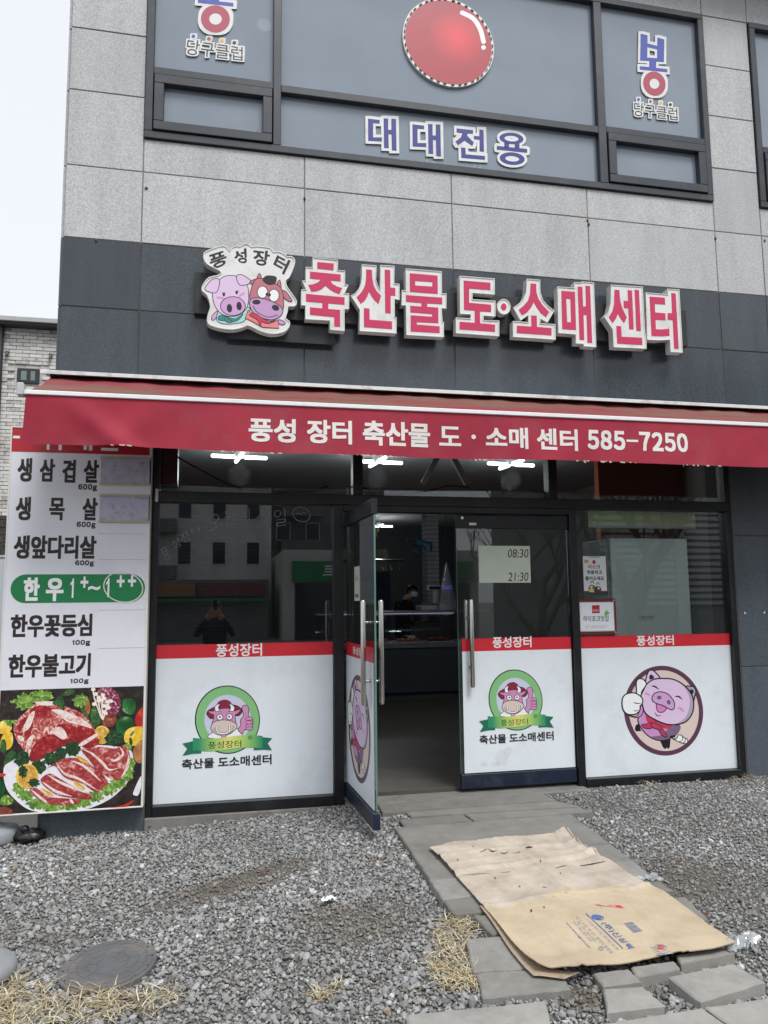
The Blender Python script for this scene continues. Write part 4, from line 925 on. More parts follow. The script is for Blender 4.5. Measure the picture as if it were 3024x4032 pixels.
# valance
nx, ny = 220, 12; vs = []
def vwave(x, t): return 0.010*t*math.sin(x*2.1+0.6)+0.005*t*math.sin(x*5.7+2)+(0.045*t*math.exp(-((x-AX0-0.28-0.35*t)/0.11)**2))+0.014*t*math.exp(-((x-AX0-0.85+0.3*t)/0.10)**2)+0.010*t*math.exp(-((x-2.1-0.2*t)/0.14)**2)+0.012*t*math.exp(-((x-3.9+0.25*t)/0.12)**2)+0.003*math.sin(x*14+5*t)*t-(0.02*t*math.exp(-((x-AX0-0.05)/0.08)**2))
VLX = AX0+0.03
def vz(x, t): return zbar0+0.004-(zbar0+0.004-zval)*t-0.006*t*math.sin(x*1.7)-0.004*t*math.sin(x*3.9+1)
for j in range(ny+1):
    t = j/ny
    for i in range(nx+1):
        x = VLX+(AX1-VLX)*i/nx-(0.02*t if i == 0 else 0); vs.append((x, YFr-0.010-vwave(x, t), vz(x, t)+(RNG.uniform(-0.0015, 0.001) if j == ny else 0)))
mb = MB(); mb.add(vs, [(j*(nx+1)+i, j*(nx+1)+i+1, (j+1)*(nx+1)+i+1, (j+1)*(nx+1)+i) for j in range(ny) for i in range(nx)], m_val)
val = mb.build('valance', awn, True, recalc=False)
mb = MB()
for k in range(170):
    x = VLX+0.15+(AX1-VLX-0.2)*RNG.random()
    if math.sin(x*7.3)+0.6*math.sin(x*17) < 0.15: continue
    wdt = RNG.uniform(0.004, 0.035); hgt = RNG.uniform(0.003, 0.010)*(2.0 if RNG.random() < 0.1 else 1); y = YFr-0.012-vwave(x, 1); z = vz(x, 1)-0.001
    if RNG.random() < 0.25: wdt = 0.003; hgt *= 1.8
    mb.add([(x, y, z+0.004), (x+wdt, y, z+0.004), (x+wdt+RNG.uniform(-.003, .003), y-0.002, z-hgt), (x+RNG.uniform(-.003, .003), y-0.002, z-hgt*RNG.uniform(.4, 1))], [(0, 1, 2, 3)], m_fray)
mb.build('frayed_hem', val, kind='stuff', recalc=False)
m_vt = mat('white valance lettering', (226, 222, 218), 0.6, 0.06, 8)
Z4 = Zm(920, 1560, 0.56661); Z5 = Zm(1800, 1600, 0.60277); LY = YFr-0.016
for body, bl, tr, z_ in (('풍성', (103, 314), (432, 160), Z4), ('장터', (510, 326), (822, 172), Z4), ('축산물', (898, 340), (1366, 186), Z4), ('도', (1432, 340), (1582, 212), Z4), ('소매', (192, 270), (462, 140), Z5), ('센터', (525, 282), (788, 150), Z5), ('585-7250', (852, 278), (1507, 178), Z5)):
    mb = MB(); text_b(mb, body, bl, tr, m_vt, LY, 5 if body[0] != '5' else 7, z_)
    mb.v = [(x, YFr-0.0125-vwave(x, (zbar0+0.004-z)/(zbar0+0.004-zval)), z) for x, y, z in mb.v]; mb.build('lettering', val, recalc=False)
mb = MB(); c = P(*Z5(110, 198), LY); mb.flat([(c.x+0.017*math.cos(a), YFr-0.0125-vwave(c.x, 0.5), c.z+0.017*math.sin(a)) for a in np.linspace(0, 2*math.pi, 20)[:-1]], m_vt); mb.build('lettering', val)

# ================================================================== price board at the left corner
YP = -0.185
m_board = mat('lilac white board', (223, 224, 231), 0.42, 0.03, 2, dirt=(190, 188, 204), dscale=2, damt=0.4)
m_bred = mat('board header red', (176, 34, 46), 0.45, 0.06, 4)
m_bgreen = mat('board green', (22, 122, 70), 0.42, 0.05, 5)
m_slot = mat('old price slot', (186, 184, 204), 0.6, 0.12, 14, dirt=(132, 124, 126), dscale=16, damt=0.8)
m_tape = mat('yellowed tape', (186, 178, 150), 0.6, 0.2, 14)
m_bframe = mat('board frame plastic', (222, 222, 214), 0.45, 0.06, 6)
BX0, BX1 = P(15, 2300, YP).x, P(585, 2300, YP).x; BZb, BZt = P(300, 3195, YP).z, P(45, 1678, YP).z
pb = empty('price_board', 'tall white meat price board with black lettering and a photo of raw beef', 'sign board', loc=((BX0+BX1)/2, -0.12, BZb))
mb = MB(); mb.box(BX0+0.008, BX1-0.008, YP, -0.066, BZb+0.008, BZt-0.008, m_board); mb.build('panel', pb)
for a in ((BX0, BX1, BZb, BZb+0.010), (BX0, BX1, BZt-0.010, BZt), (BX0, BX0+0.010, BZb+0.010, BZt-0.010), (BX1-0.014, BX1, BZb+0.010, BZt-0.010)):
    mb = MB(); mb.box(a[0], a[1], YP-0.006, -0.064, a[2], a[3], m_bframe, 0.002); mb.build('frame_rail', pb)
zh0 = P(300, 1785, YP).z
mb = MB(); mb.box(BX0+0.010, BX1-0.014, YP-0.0015, YP-0.0003, zh0, BZt-0.010, m_bred); hd = mb.build('header', pb)
Zb = Zm(0, 1700, 0.60277)
mb = MB()
for x0, x1, y0, y1 in ((85, 130, 27, 42), (305, 325, 60, 117), (382, 405, 60, 120), (545, 570, 60, 118), (580, 605, 60, 122), (660, 772, 108, 123)):
    a, b = P(*Zb(x0, y1), YP-0.002), P(*Zb(x1, y0), YP-0.002); mb.add([(a.x, a.y, a.z), (b.x, a.y, a.z), (b.x, a.y, b.z), (a.x, a.y, b.z)], [(0, 1, 2, 3)], m_wtext)
mb.build('header_lettering', hd, kind='stuff')
k_brn2 = mat('price lettering brown black', (40, 32, 34), 0.5, 0.05)
for body, bl, tr, bo in (('생', (112, 325), (212, 172), .035), ('삼', (258, 325), (362, 178), .035), ('겹', (405, 332), (497, 182), .035), ('살', (545, 332), (648, 185), .035), ('600g', (508, 388), (636, 343), .03),
        ('생', (100, 578), (205, 425), .035), ('목', (318, 578), (425, 432), .035), ('살', (537, 578), (640, 432), .035), ('600g', (498, 632), (627, 588), .03), ('생앞다리살', (87, 830), (632, 680), .032), ('600g', (488, 882), (616, 840), .03),
        ('한우꽃등심', (65, 1345), (605, 1188), .032), ('100g', (468, 1402), (592, 1358), .03), ('한우불고기', (50, 1610), (595, 1445), .032), ('100g', (455, 1652), (582, 1610), .03)):
    mb = MB(); text_b(mb, body, bl, tr, k_brn2, YP-0.001, 5 if 'g' not in body else 9, Zb); mb.build('lettering', pb, recalc=False)
# green pill
a, b = P(*Zb(65, 1120), YP), P(*Zb(950, 930), YP); r_ = (b.z-a.z)/2; cz = (a.z+b.z)/2
pill = [(b.x-r_+r_*math.cos(t), YP-0.0012, cz+r_*math.sin(t)) for t in np.linspace(-math.pi/2, math.pi/2, 24)]+[(a.x+r_+r_*math.cos(t), YP-0.0012, cz+r_*math.sin(t)) for t in np.linspace(math.pi/2, 1.5*math.pi, 24)]
mb = MB(); mb.flat(pill, m_bgreen); pl = mb.build('green_pill', pb)
for body, bl, tr, bo in (('한', (150, 1105), (262, 952), .03), ('우', (297, 1107), (418, 955), .03), ('1', (455, 1085), (490, 958), .03), ('+', (525, 1020), (578, 945), .03), ('~', (575, 1037), (655, 1005), .03), ('1', (688, 1080), (722, 955), .03), ('+', (762, 1015), (815, 938), .03), ('+', (835, 1012), (890, 938), .03)):
    mb = MB(); (text_b(mb, body, bl, tr, m_wtext, YP-0.0022, 6, Zb) if body not in '+~' else text_w(mb, body, bl, tr, m_wtext, YP-0.0022, 0.03, Zb)); mb.build('lettering', pl, recalc=False)
# a peeling ring of film over the end of the pill
st = stroke(ell(805, 1015, 128, 98, 10, 40)+ell(805, 1015, 128, 98, 10, 40)[:1], 7); n = len(st)//2
mb = MB(); mb.add([P(*Zb(*p), YP-0.003) for p in st], [(i, i+1, 2*n-2-i, 2*n-1-i) for i in range(n-1)], m_bframe); mb.build('peeling_film', pl)
for x0, y0, x1, y1 in ((655, 172, 992, 345), (648, 415, 982, 590)):
    a, b = P(*Zb(x0, y1), YP), P(*Zb(x1, y0), YP)
    mb = MB(); mb.box(a.x, b.x, YP-0.006, YP-0.0005, a.z, b.z, m_slot, 0.001); so_ = mb.build('price_slot', pb)
    for z0, z1 in ((a.z-0.002, a.z+0.014), (b.z-0.014, b.z+0.002)):
        mb = MB(); mb.box(a.x-0.003, b.x, YP-0.013, YP-0.0062, z0, z1, m_tape, 0.001); mb.build('slot_rail', so_)
for y in (665, 835, 1165, 1415):
    mb = MB(); a, b = P(*Zb(640, y), YP), P(*Zb(950, y), YP); mb.box(a.x, b.x, YP-0.0012, YP-0.0002, a.z-0.0015, a.z+0.0015, m_slot); mb.build('tape_line', pb)

# photo of beef: printed shapes
def meat(name, c0, c1, c2, scale=24, lo=0.42, hi=0.60, dist=1.5):
    m = bpy.data.materials.new(name); m.use_nodes = True; nt = m.node_tree; b = nt.nodes['Principled BSDF']; b.inputs['Roughness'].default_value = 0.42
    g = nt.nodes.new('ShaderNodeNewGeometry'); n = nt.nodes.new('ShaderNodeTexNoise'); n.inputs['Scale'].default_value = scale; n.inputs['Detail'].default_value = 5; n.inputs['Distortion'].default_value = dist
    r = nt.nodes.new('ShaderNodeValToRGB'); e = r.color_ramp.elements; e[0].position = lo; e[0].color = (*lin(c0), 1); e[1].position = hi; e[1].color = (*lin(c1), 1); q = e.new(hi+0.1); q.color = (*lin(c2), 1)
    nt.links.new(g.outputs['Position'], n.inputs['Vector']); nt.links.new(n.outputs['Fac'], r.inputs['Fac']); nt.links.new(r.outputs[0], b.inputs['Base Color']); return m
q_dark = meat('photo dark ground', (34, 26, 26), (52, 44, 40), (66, 60, 50), 12); q_meat = meat('photo raw beef', (138, 26, 34), (172, 48, 50), (206, 120, 112), 22, 0.44, 0.60); q_marb = meat('photo marbled beef', (158, 44, 48), (206, 120, 112), (236, 212, 204), 20, 0.40, 0.54, 2.5); q_fat = meat('photo fat', (238, 224, 216), (226, 190, 180), (198, 120, 112), 20, 0.45, 0.62)
q_steak = meat('photo steak', (150, 46, 50), (184, 84, 82), (226, 176, 166), 26, 0.42, 0.58, 1.0); q_let = meat('photo lettuce', (74, 116, 44), (128, 166, 70), (176, 202, 110), 34, 0.40, 0.56); q_par = meat('photo parsley', (18, 44, 26), (44, 84, 46), (96, 132, 84), 60, 0.42, 0.60); q_leaf = meat('photo leaf', (38, 76, 38), (72, 112, 60), (116, 150, 92), 20)
q_lem = meat('photo lemon', (226, 178, 44), (240, 206, 84), (250, 232, 150), 14); q_lemin = meat('photo lemon flesh', (196, 142, 56), (222, 178, 88), (240, 214, 140), 30); q_pep = meat('photo green pepper', (18, 70, 30), (44, 112, 52), (150, 196, 150), 9, 0.45, 0.62, 0.4); q_plate = meat('photo plate', (226, 222, 232), (236, 234, 242), (210, 206, 218), 6); q_tom = meat('photo tomato', (176, 36, 32), (206, 62, 48), (226, 110, 84), 6); q_mush = meat('photo mushroom', (236, 222, 204), (246, 240, 232), (214, 180, 150), 30); q_cab = meat('photo red cabbage', (112, 28, 60), (150, 60, 90), (224, 196, 204), 26, 0.44, 0.54, 3); q_on = meat('photo onion', (106, 42, 36), (146, 76, 60), (190, 130, 110), 18); q_or = meat('photo brown egg', (150, 92, 52), (186, 126, 80), (206, 160, 116), 8)
Zp = Zm(0, 2680, 0.36166)
A = Art(YP-0.0006, Zp, 0.00005)
def lump(pts, m, n=4, jit=0): A.poly(spl([(x+RNG.uniform(-jit, jit), y+RNG.uniform(-jit, jit)) for x, y in pts], n), m)
def frill(cx, cy, rx, ry, m, n=22, am=0.16):
    ph = RNG.uniform(0, 6, 3)
    A.poly([(cx+rx*(1+am*math.sin(7*t+ph[0])+am*0.7*math.sin(13*t+ph[1]))*math.cos(t), cy+ry*(1+am*math.sin(9*t+ph[2])+am*0.6*math.sin(17*t))*math.sin(t)) for t in np.linspace(0, 2*math.pi, n*4)[:-1]], m)
A.k += 1; a, b = P(*Zp(0, 0), YP), P(*Zp(0, 0), YP)
zt = P(*Zp(800, 82), YP).z
A.mb.add([(BX0+0.010, YP-0.0006, BZb+0.010), (BX1-0.014, YP-0.0006, BZb+0.010), (BX1-0.014, YP-0.0006, zt), (BX0+0.010, YP-0.0006, zt)], [(0, 1, 2, 3)], q_dark)
lump([(1330, 260), (1350, 205), (1420, 195), (1475, 230), (1470, 330), (1420, 370), (1340, 330)], q_pep); lump([(1270, 460), (1330, 400), (1420, 400), (1450, 450), (1420, 560), (1340, 600), (1270, 540)], q_pep)
lump([(1470, 420), (1510, 330), (1572, 295), (1572, 500), (1500, 500)], q_tom); lump([(1350, 600), (1390, 530), (1480, 500), (1566, 520), (1566, 680), (1470, 710), (1370, 680)], q_lem); lump([(1450, 760), (1500, 680), (1562, 655), (1560, 880), (1480, 880)], q_or)
A.line([(1460, 550), (1420, 600)], q_leaf, 22); lump([(1410, 620), (1440, 640), (1440, 700), (1410, 690)], q_par)
lump([(1060, 120), (1140, 70), (1230, 90), (1300, 180), (1310, 290), (1260, 370), (1170, 340), (1080, 240)], q_cab); lump([(1110, 440), (1160, 370), (1240, 365), (1270, 420), (1220, 500), (1140, 490)], q_on)
lump([(10, 640), (60, 560), (130, 570), (140, 680), (90, 750), (0, 740)], q_lem); lump([(-40, 500), (20, 440), (90, 460), (130, 520), (60, 580), (-40, 560)], q_lem); lump([(5, 760), (10, 660), (50, 640), (70, 700), (60, 780)], q_leaf)
frill(120, 360, 110, 130, q_let); frill(270, 230, 110, 90, q_let); frill(450, 170, 120, 66, q_let); frill(880, 220, 80, 70, q_let)
A.line([(1010, 100), (1030, 200), (1100, 400)], q_mush, 14); A.line([(1060, 160), (1080, 280), (1110, 420)], q_mush, 14); A.line([(1120, 170), (1110, 300), (1120, 420)], q_mush, 14); A.line([(1190, 230), (1150, 330), (1120, 430)], q_mush, 14)
for x, y in ((1015, 95), (1042, 145), (1075, 185), (1120, 158), (1072, 218), (1135, 195), (1170, 228), (1207, 222), (1100, 215), (1025, 255), (1125, 275), (1165, 275), (1180, 295), (1130, 340), (1150, 355)): A.poly(ell(x, y, 24, 21, 0, 18), q_mush)
A.poly(spl([(930, 260), (960, 200), (985, 300), (960, 370), (920, 320)], 4), q_or)
lump([(985, 440), (990, 340), (1020, 275), (1060, 340), (1095, 430), (1060, 500), (1000, 500)], q_leaf); lump([(880, 300), (930, 320), (965, 400), (960, 440), (900, 380)], q_leaf)
A.poly(ell(1110, 590, 88, 100, 0, 36), q_lem); A.poly(ell(1106, 592, 74, 88, 0, 36), q_lemin)
lump([(40, 950), (60, 830), (130, 760), (180, 800), (200, 920), (140, 990), (80, 990)], q_leaf)
A.poly(spl([(40, 960), (60, 1150), (160, 1290), (330, 1410), (600, 1440), (900, 1410), (1180, 1300), (1370, 1130), (1450, 960), (1450, 830), (1380, 740), (1000, 700), (400, 760), (120, 880)], 5), q_plate)
for x, y, rx, ry in ((200, 1170, 60, 70), (280, 1250, 80, 60), (400, 1340, 110, 60), (560, 1380, 120, 50), (760, 1370, 100, 45), (900, 1320, 90, 60), (1040, 1260, 90, 60), (1180, 1180, 90, 70), (1290, 1110, 80, 70), (1380, 1010, 70, 80), (1430, 900, 40, 60), (1390, 720, 50, 40)): frill(x, y, rx, ry, q_let)
# the roast
lump([(150, 500), (190, 430), (280, 340), (400, 250), (520, 225), (640, 250), (760, 300), (880, 350), (980, 450), (1040, 570), (980, 640), (880, 700), (760, 690), (600, 760), (460, 850), (350, 880), (290, 790), (200, 680), (160, 590)], q_marb)
lump([(360, 720), (450, 620), (600, 580), (720, 640), (830, 520), (950, 490), (1030, 570), (880, 680), (740, 690), (600, 770), (470, 850), (350, 885), (320, 830)], q_meat)
lump([(320, 330), (430, 270), (560, 300), (520, 370), (400, 400)], q_meat); lump([(190, 500), (240, 420), (300, 400), (250, 500), (210, 560)], q_meat); lump([(620, 480), (760, 480), (830, 530), (700, 620), (640, 560)], q_meat); lump([(270, 540), (330, 450), (360, 480), (320, 620), (280, 640)], q_meat)
lump([(560, 320), (680, 320), (860, 400), (960, 460), (1000, 520), (900, 490), (740, 450), (640, 370)], q_fat); lump([(380, 230), (560, 225), (690, 250), (560, 270), (430, 265)], q_fat); lump([(540, 560), (640, 500), (700, 540), (730, 610), (680, 640), (600, 590)], q_fat); lump([(330, 360), (380, 340), (330, 500), (250, 560), (260, 500)], q_fat); lump([(300, 640), (360, 600), (340, 700), (290, 740)], q_fat); lump([(190, 600), (250, 610), (260, 660), (210, 650)], q_fat)
lump([(880, 700), (1000, 620), (1080, 640), (1060, 700), (960, 740)], q_meat); lump([(860, 690), (1040, 580), (1050, 610), (880, 720)], q_fat)
lump([(570, 250), (640, 170), (680, 180), (700, 260), (700, 330), (640, 280)], q_leaf); lump([(680, 150), (760, 95), (820, 110), (780, 150), (700, 170)], q_leaf)
for x, y, rx, ry in ((1240, 630, 95, 80), (240, 850, 85, 90), (420, 940, 80, 75), (560, 850, 85, 75), (660, 800, 60, 80), (790, 740, 85, 80)): frill(x, y, rx, ry, q_par, 26, 0.1)
A.poly(ell(295, 1040, 122, 135, 10, 36), q_lem); A.poly(ell(300, 1045, 106, 120, 10, 36), q_lemin); frill(250, 990, 46, 70, q_par); frill(370, 1110, 60, 46, q_par)
# sliced steaks
def steak(pts, fat):
    lump(pts, q_steak, 4)
    for f in fat: A.line(spl(f, 6, False), q_fat, 30, True)
steak([(880, 750), (960, 740), (1100, 720), (1250, 740), (1340, 705), (1400, 760), (1410, 880), (1340, 1000), (1310, 1080), (1200, 1060), (1060, 970), (960, 850)], [[(890, 740), (1010, 800), (1120, 900), (1190, 970), (1300, 950)], [(1300, 720), (1340, 800), (1250, 870), (1200, 850)], [(1400, 800), (1390, 930), (1320, 1060)]])
steak([(500, 960), (600, 930), (700, 1050), (900, 1120), (1100, 1150), (1180, 1120), (1100, 1000), (960, 900), (880, 850), (740, 840), (640, 880)], [])
steak([(620, 880), (740, 840), (860, 870), (980, 940), (1060, 1040), (1130, 1110), (1090, 1210), (980, 1180), (860, 1080), (720, 1040), (620, 950)], [[(770, 870), (900, 920), (1000, 1000), (1100, 1100)], [(610, 890), (700, 1010), (860, 1070), (1070, 1200)]])
steak([(450, 1060), (540, 1010), (640, 1060), (760, 1130), (900, 1200), (1000, 1240), (980, 1290), (820, 1280), (640, 1250), (520, 1180), (450, 1110)], [[(510, 1020), (640, 1100), (780, 1160), (960, 1230)], [(460, 1100), (600, 1200), (780, 1260)]])
steak([(320, 1180), (400, 1170), (520, 1260), (700, 1280), (880, 1300), (800, 1350), (640, 1350), (500, 1330), (380, 1260)], [[(330, 1180), (460, 1290), (520, 1330)], [(760, 1290), (800, 1340)]])
for x, y, rot in ((905, 850, 28), (870, 1130, 34), (515, 1205, 28)): A.poly(ell(x, y, 78, 34, rot, 28, 0, 180), q_lem); A.poly(ell(x+2, y-3, 64, 20, rot, 28, 0, 180), q_lemin)
A.poly(spl([(1450, 1220), (1520, 1060), (1545, 1050), (1545, 1120), (1510, 1240), (1470, 1250)], 4), q_plate); A.line(spl([(1200, 1385), (1350, 1370), (1460, 1300)], 6, False), q_tom, 36, True)
lump([(-30, 1010), (60, 1015), (40, 1040), (-30, 1050)], q_tom); lump([(-40, 1100), (30, 1090), (50, 1210), (-10, 1290), (-60, 1250)], q_pep); lump([(0, 1300), (60, 1240), (140, 1290), (130, 1340), (20, 1360)], q_let); lump([(-30, 1400), (60, 1370), (140, 1420), (110, 1470), (-30, 1470)], q_on)
# keep the print inside the board
xl = BX0+0.011; A.mb.v = [(max(xl, min(BX1-0.015, v[0])), v[1], max(BZb+0.011, v[2])) for v in A.mb.v]
A.build('beef_photo', pb)

for n in m_can.node_tree.nodes:
    if n.type == 'MAP_RANGE' and abs(n.inputs['From Max'].default_value-0.72) < 1e-4: n.inputs['From Min'].default_value = 0.36; n.inputs['From Max'].default_value = 0.62
    if n.type == 'TEX_NOISE' and abs(n.inputs['Scale'].default_value-1.6) < 1e-4:
        mpn = m_can.node_tree.nodes.new('ShaderNodeMapping'); mpn.inputs['Scale'].default_value = (0.8, 2.5, 2.5); gl_ = [l for l in m_can.node_tree.links if l.to_node == n][0]; src = gl_.from_socket; m_can.node_tree.links.new(src, mpn.inputs['Vector']); m_can.node_tree.links.new(mpn.outputs[0], n.inputs['Vector'])
# ================================================================== notices on the glass
def sheet_w(mb, bl, tr, m, Y, t, zm):
    a, b = P(*zm(*bl), Y), P(*zm(*tr), Y); mb.box(a.x, b.x, Y, Y+t, a.z, b.z, m); return a, b
Z7 = Zm(1250, 1750, 0.66305)
m_paper = mat('pale green paper', (206, 216, 200), 0.7, 0.05, 6)
hn = empty('opening_hours_notice', 'pale handwritten paper with opening hours on the right door glass', 'notice', loc=(P(1986, 2222, 0).x, 0, P(1986, 2222, 0).z))
mb = MB(); a, b = P(1887, 2295, -0.0125), P(2086, 2150, -0.0125); mb.box(a.x, b.x, -0.0125, -0.0115, a.z, b.z, m_paper); mb.build('paper', hn)
mb = MB(); text_w(mb, '08:30', (1132, 672), (1252, 622), m_black, -0.0132, 0.0, Z7, 0.15); mb.build('lettering', hn, kind='stuff', recalc=False)
mb = MB(); text_w(mb, '21:30', (1132, 812), (1252, 760), m_black, -0.0132, 0.0, Z7, 0.15); mb.build('lettering', hn, kind='stuff', recalc=False)
Zn = Zm(2180, 2160, 0.22905)
m_maroon = mat('maroon plaque frame', (98, 46, 48), 0.35, 0.08, 10); m_post = mat('notice paper', (214, 222, 222), 0.6, 0.04, 6); k_redp = ink('poster red', (168, 44, 52))
mn_ = empty('mask_notice', 'small white notice with red and black lettering and masked family on right window', 'notice', loc=(P(*Zn(705, 430), 0).x, 0, P(*Zn(705, 430), 0).z))
mb = MB(); sheet_w(mb, (512, 752), (908, 122), m_maroon, -0.0032, 0.002, Zn); mb.build('frame', mn_)
mb = MB(); sheet_w(mb, (524, 730), (893, 132), m_post, -0.0046, 0.0012, Zn); mb.build('sheet', mn_)
A = Art(-0.0050, Zn); art_text(A, '마스크', (593, 350), (800, 275), k_redp, 0.028); art_text(A, '착용하고', (572, 445), (832, 372), k_bl, 0.028); art_text(A, '들어오세요', (545, 548), (864, 475), k_bl, 0.028)
A.poly([(668, 250), (668, 210), (695, 192), (718, 210), (722, 250)], k_redp); A.poly([(660, 250), (728, 250), (728, 258), (660, 258)], k_bl); A.poly(ell(562, 220, 40, 30), ink('orange bubble', (206, 150, 84)))
A.poly([(598, 142), (785, 142), (785, 152), (598, 152)], k_bl)
def fam(x, y, r, body, hair, hw):
    A.poly(spl([(x-hw, 745), (x-hw*0.9, y+r*2), (x, y+r*1.3), (x+hw*0.9, y+r*2), (x+hw, 745)], 4), body); A.poly(ell(x, y-3, r*1.1, r*1.2), hair); A.poly(ell(x, y+3, r*0.8, r*0.95), ink('face', (222, 196, 180))); A.poly([(x-r*0.7, y+r*0.25), (x+r*0.7, y+r*0.25), (x+r*0.5, y+r*0.95), (x-r*0.5, y+r*0.95)], k_wh)
fam(662, 592, 28, ink('grey clothes', (110, 112, 116)), k_bl, 60); fam(760, 615, 26, ink('dark clothes', (52, 50, 56)), k_bl, 52); fam(650, 655, 24, ink('yellow clothes', (214, 186, 110)), k_bl, 40); fam(772, 678, 22, ink('plum clothes', (92, 50, 80)), k_bl, 40)
A.build('print', mn_)
pq = empty('restaurant_plaque', 'framed white plaque in a maroon frame with four screws on right window', 'plaque', loc=(P(*Zn(730, 1170), 0).x, 0, P(*Zn(730, 1170), 0).z))
a, b = P(*Zn(392, 1490), -0.02), P(*Zn(1065, 858), -0.02)
mb = MB(); mb.box(a.x, b.x, -0.022, -0.0045, a.z, b.z, m_maroon, 0.004); mb.build('frame', pq)
a, b = P(*Zn(445, 1432), -0.024), P(*Zn(1028, 915), -0.024); mb = MB(); mb.box(a.x, b.x, -0.0265, -0.0221, a.z, b.z, mat('cream plaque edge', (206, 190, 178), 0.5), 0.001); mb.build('panel_edge', pq)
mb = MB(); mb.box(a.x+0.007, b.x-0.007, -0.0290, -0.0266, a.z+0.007, b.z-0.007, mat('plaque white', (220, 224, 232), 0.4, 0.02), 0.001); mb.build('panel', pq)
for x, y in ((413, 897), (1037, 893), (443, 1452), (1070, 1443)):
    c = P(*Zn(x, y), -0.025); mb = MB(); mb.ball((c.x, -0.023, c.z), (0.0075, 0.006, 0.0075), m_alu, 12); mb.build('screw', pq, True)
A = Art(-0.0292, Zn); q = [(658, 975), (788, 970), (795, 1110), (662, 1114)]; A.poly(q, k_redp); art_text(A, '하이포크', (672, 1082), (785, 1045), k_wh, 0.0); art_text(A, '하이포크맛집', (510, 1258), (945, 1150), k_bl, 0.01, 0.12)
A.poly(spl([(878, 1150), (875, 1100), (915, 1055), (930, 1085), (960, 1095), (930, 1140)], 4), ink('sprout green', (120, 172, 84))); A.line(ell(575, 1345, 40, 46)+[(615, 1345)], k_skin, 8); A.poly(ell(575, 1345, 22, 16, -10), ink('pale stamp', (206, 176, 168)))
art_text(A, '본 업소는 믿을 수 있는 100% 국내산', (635, 1342), (930, 1318), k_gry, 0.0); art_text(A, '하이포크 돼지고기만 사용합니다', (635, 1368), (890, 1346), k_gry, 0.0)
A.build('print', pq)
# little notice on the open leaf
ln = empty('door_notice', 'narrow upright paper notice on the glass of the open door leaf', 'notice', loc=fL(0.42, -0.01, 1.62))
mb = MB(); mb.box(0.33, 0.50, -0.0095, -0.0065, 1.505, 1.755, m_paper); mb.v = [fL(*v) for v in mb.v]; mb.build('paper', ln)
for u, wd_ in ((0.375, 0.03), (0.435, 0.03)):
    mb = MB(); mb.add([fL(u, -0.0102, 1.645), fL(u+wd_/2, -0.0102, 1.70), fL(u+wd_, -0.0102, 1.645), fL(u+wd_*0.6, -0.0102, 1.66)], [(0, 1, 2, 3)], m_black); mb.build('arrow_print', ln, recalc=False)
mb = MB(); mb.add([fL(0.36, -0.0102, 1.53), fL(0.47, -0.0102, 1.53), fL(0.47, -0.0102, 1.555), fL(0.36, -0.0102, 1.555)], [(0, 1, 2, 3)], k_gry); mb.build('small_print', ln, recalc=False)

# ================================================================== inside the shop
m_lamp = bpy.data.materials.new('lit lamp diffuser'); m_lamp.use_nodes = True; b_ = m_lamp.node_tree.nodes['Principled BSDF']; b_.inputs['Base Color'].default_value = (0.9, 0.95, 1, 1); b_.inputs['Emission Color'].default_value = (0.92, 0.97, 1, 1); b_.inputs['Emission Strength'].default_value = 2.2
m_lampb = mat('lamp body', (200, 204, 206), 0.5)
def at_z(px, py, z):
    d = ray(px, py); t = (z-CAM.z)/d.z; return CAM+d*t
def cross_lamp(c, rot, label, s=0.62):
    e = empty('ceiling_lamp', label, 'lamp', 'cross shaped ceiling lamps in the shop', loc=(c.x, c.y, c.z))
    hub = MB(); hub.lathe([(0.05, -0.03), (0.055, 0.0), (0.055, 0.05)], (c.x, c.y, c.z), m_lampb, 16); hub.build('hub', e)
    for k in range(4):
        a = rot+k*math.pi/2; dx, dy = math.cos(a), math.sin(a); mb = MB()
        mb.tube([(c.x+dx*r, c.y+dy*r, c.z-0.02) for r in (0.055, 0.06, s/2-0.012, s/2)], [0.012, 0.022, 0.022, 0.012], m_lamp, 10); mb.build('tube', e, True)
    pd = bpy.data.lights.new('lamp_light', 'POINT'); pd.energy = 7.5; pd.shadow_soft_size = 0.12; pd.color = (0.92, 0.97, 1); lo_ = bpy.data.objects.new('lamp_light', pd); lo_.location = (c.x, c.y, c.z-0.22); put(lo_); child_fix(lo_, e)
for (px, py, z, lb) in ((943, 1792, 3.13, 'lit cross shaped ceiling lamp seen through the left transom pane'), (1486, 1812, 3.13, 'lit cross shaped ceiling lamp seen left of the middle transom pane'), (2012, 1822, 3.13, 'lit cross shaped ceiling lamp seen right of the middle transom pane'), (1490, 2068, 3.06, 'lit cross shaped ceiling lamp above the bell in the doorway')):
    c = at_z(px, py, z); c.y = min(c.y, 10.5); cross_lamp(c, 0.10, lb)
# upper storey round lamps behind the glass
for (px, py, lb) in ((1041, 98, 'round lit lamp behind the left upper pane beside the frame post'), (767, 20, 'small round lit lamp behind the left upper pane beside the monogram')):
    c = P(px, py, 0.12); r = 0.062 if px > 1000 else 0.024
    e = empty('ceiling_lamp', lb, 'lamp', loc=(c.x, c.y, c.z)); mb = MB(); mb.ball((c.x, c.y, c.z), (r, r*0.7, r*0.78), m_lamp, 20); mb.build('diffuser', e, True); mb = MB(); mb.tube([(c.x, c.y+r*0.5, c.z+r*0.4), (c.x, c.y+0.2, c.z+0.35)], 0.01, m_lampb, 8); mb.build('arm', e)
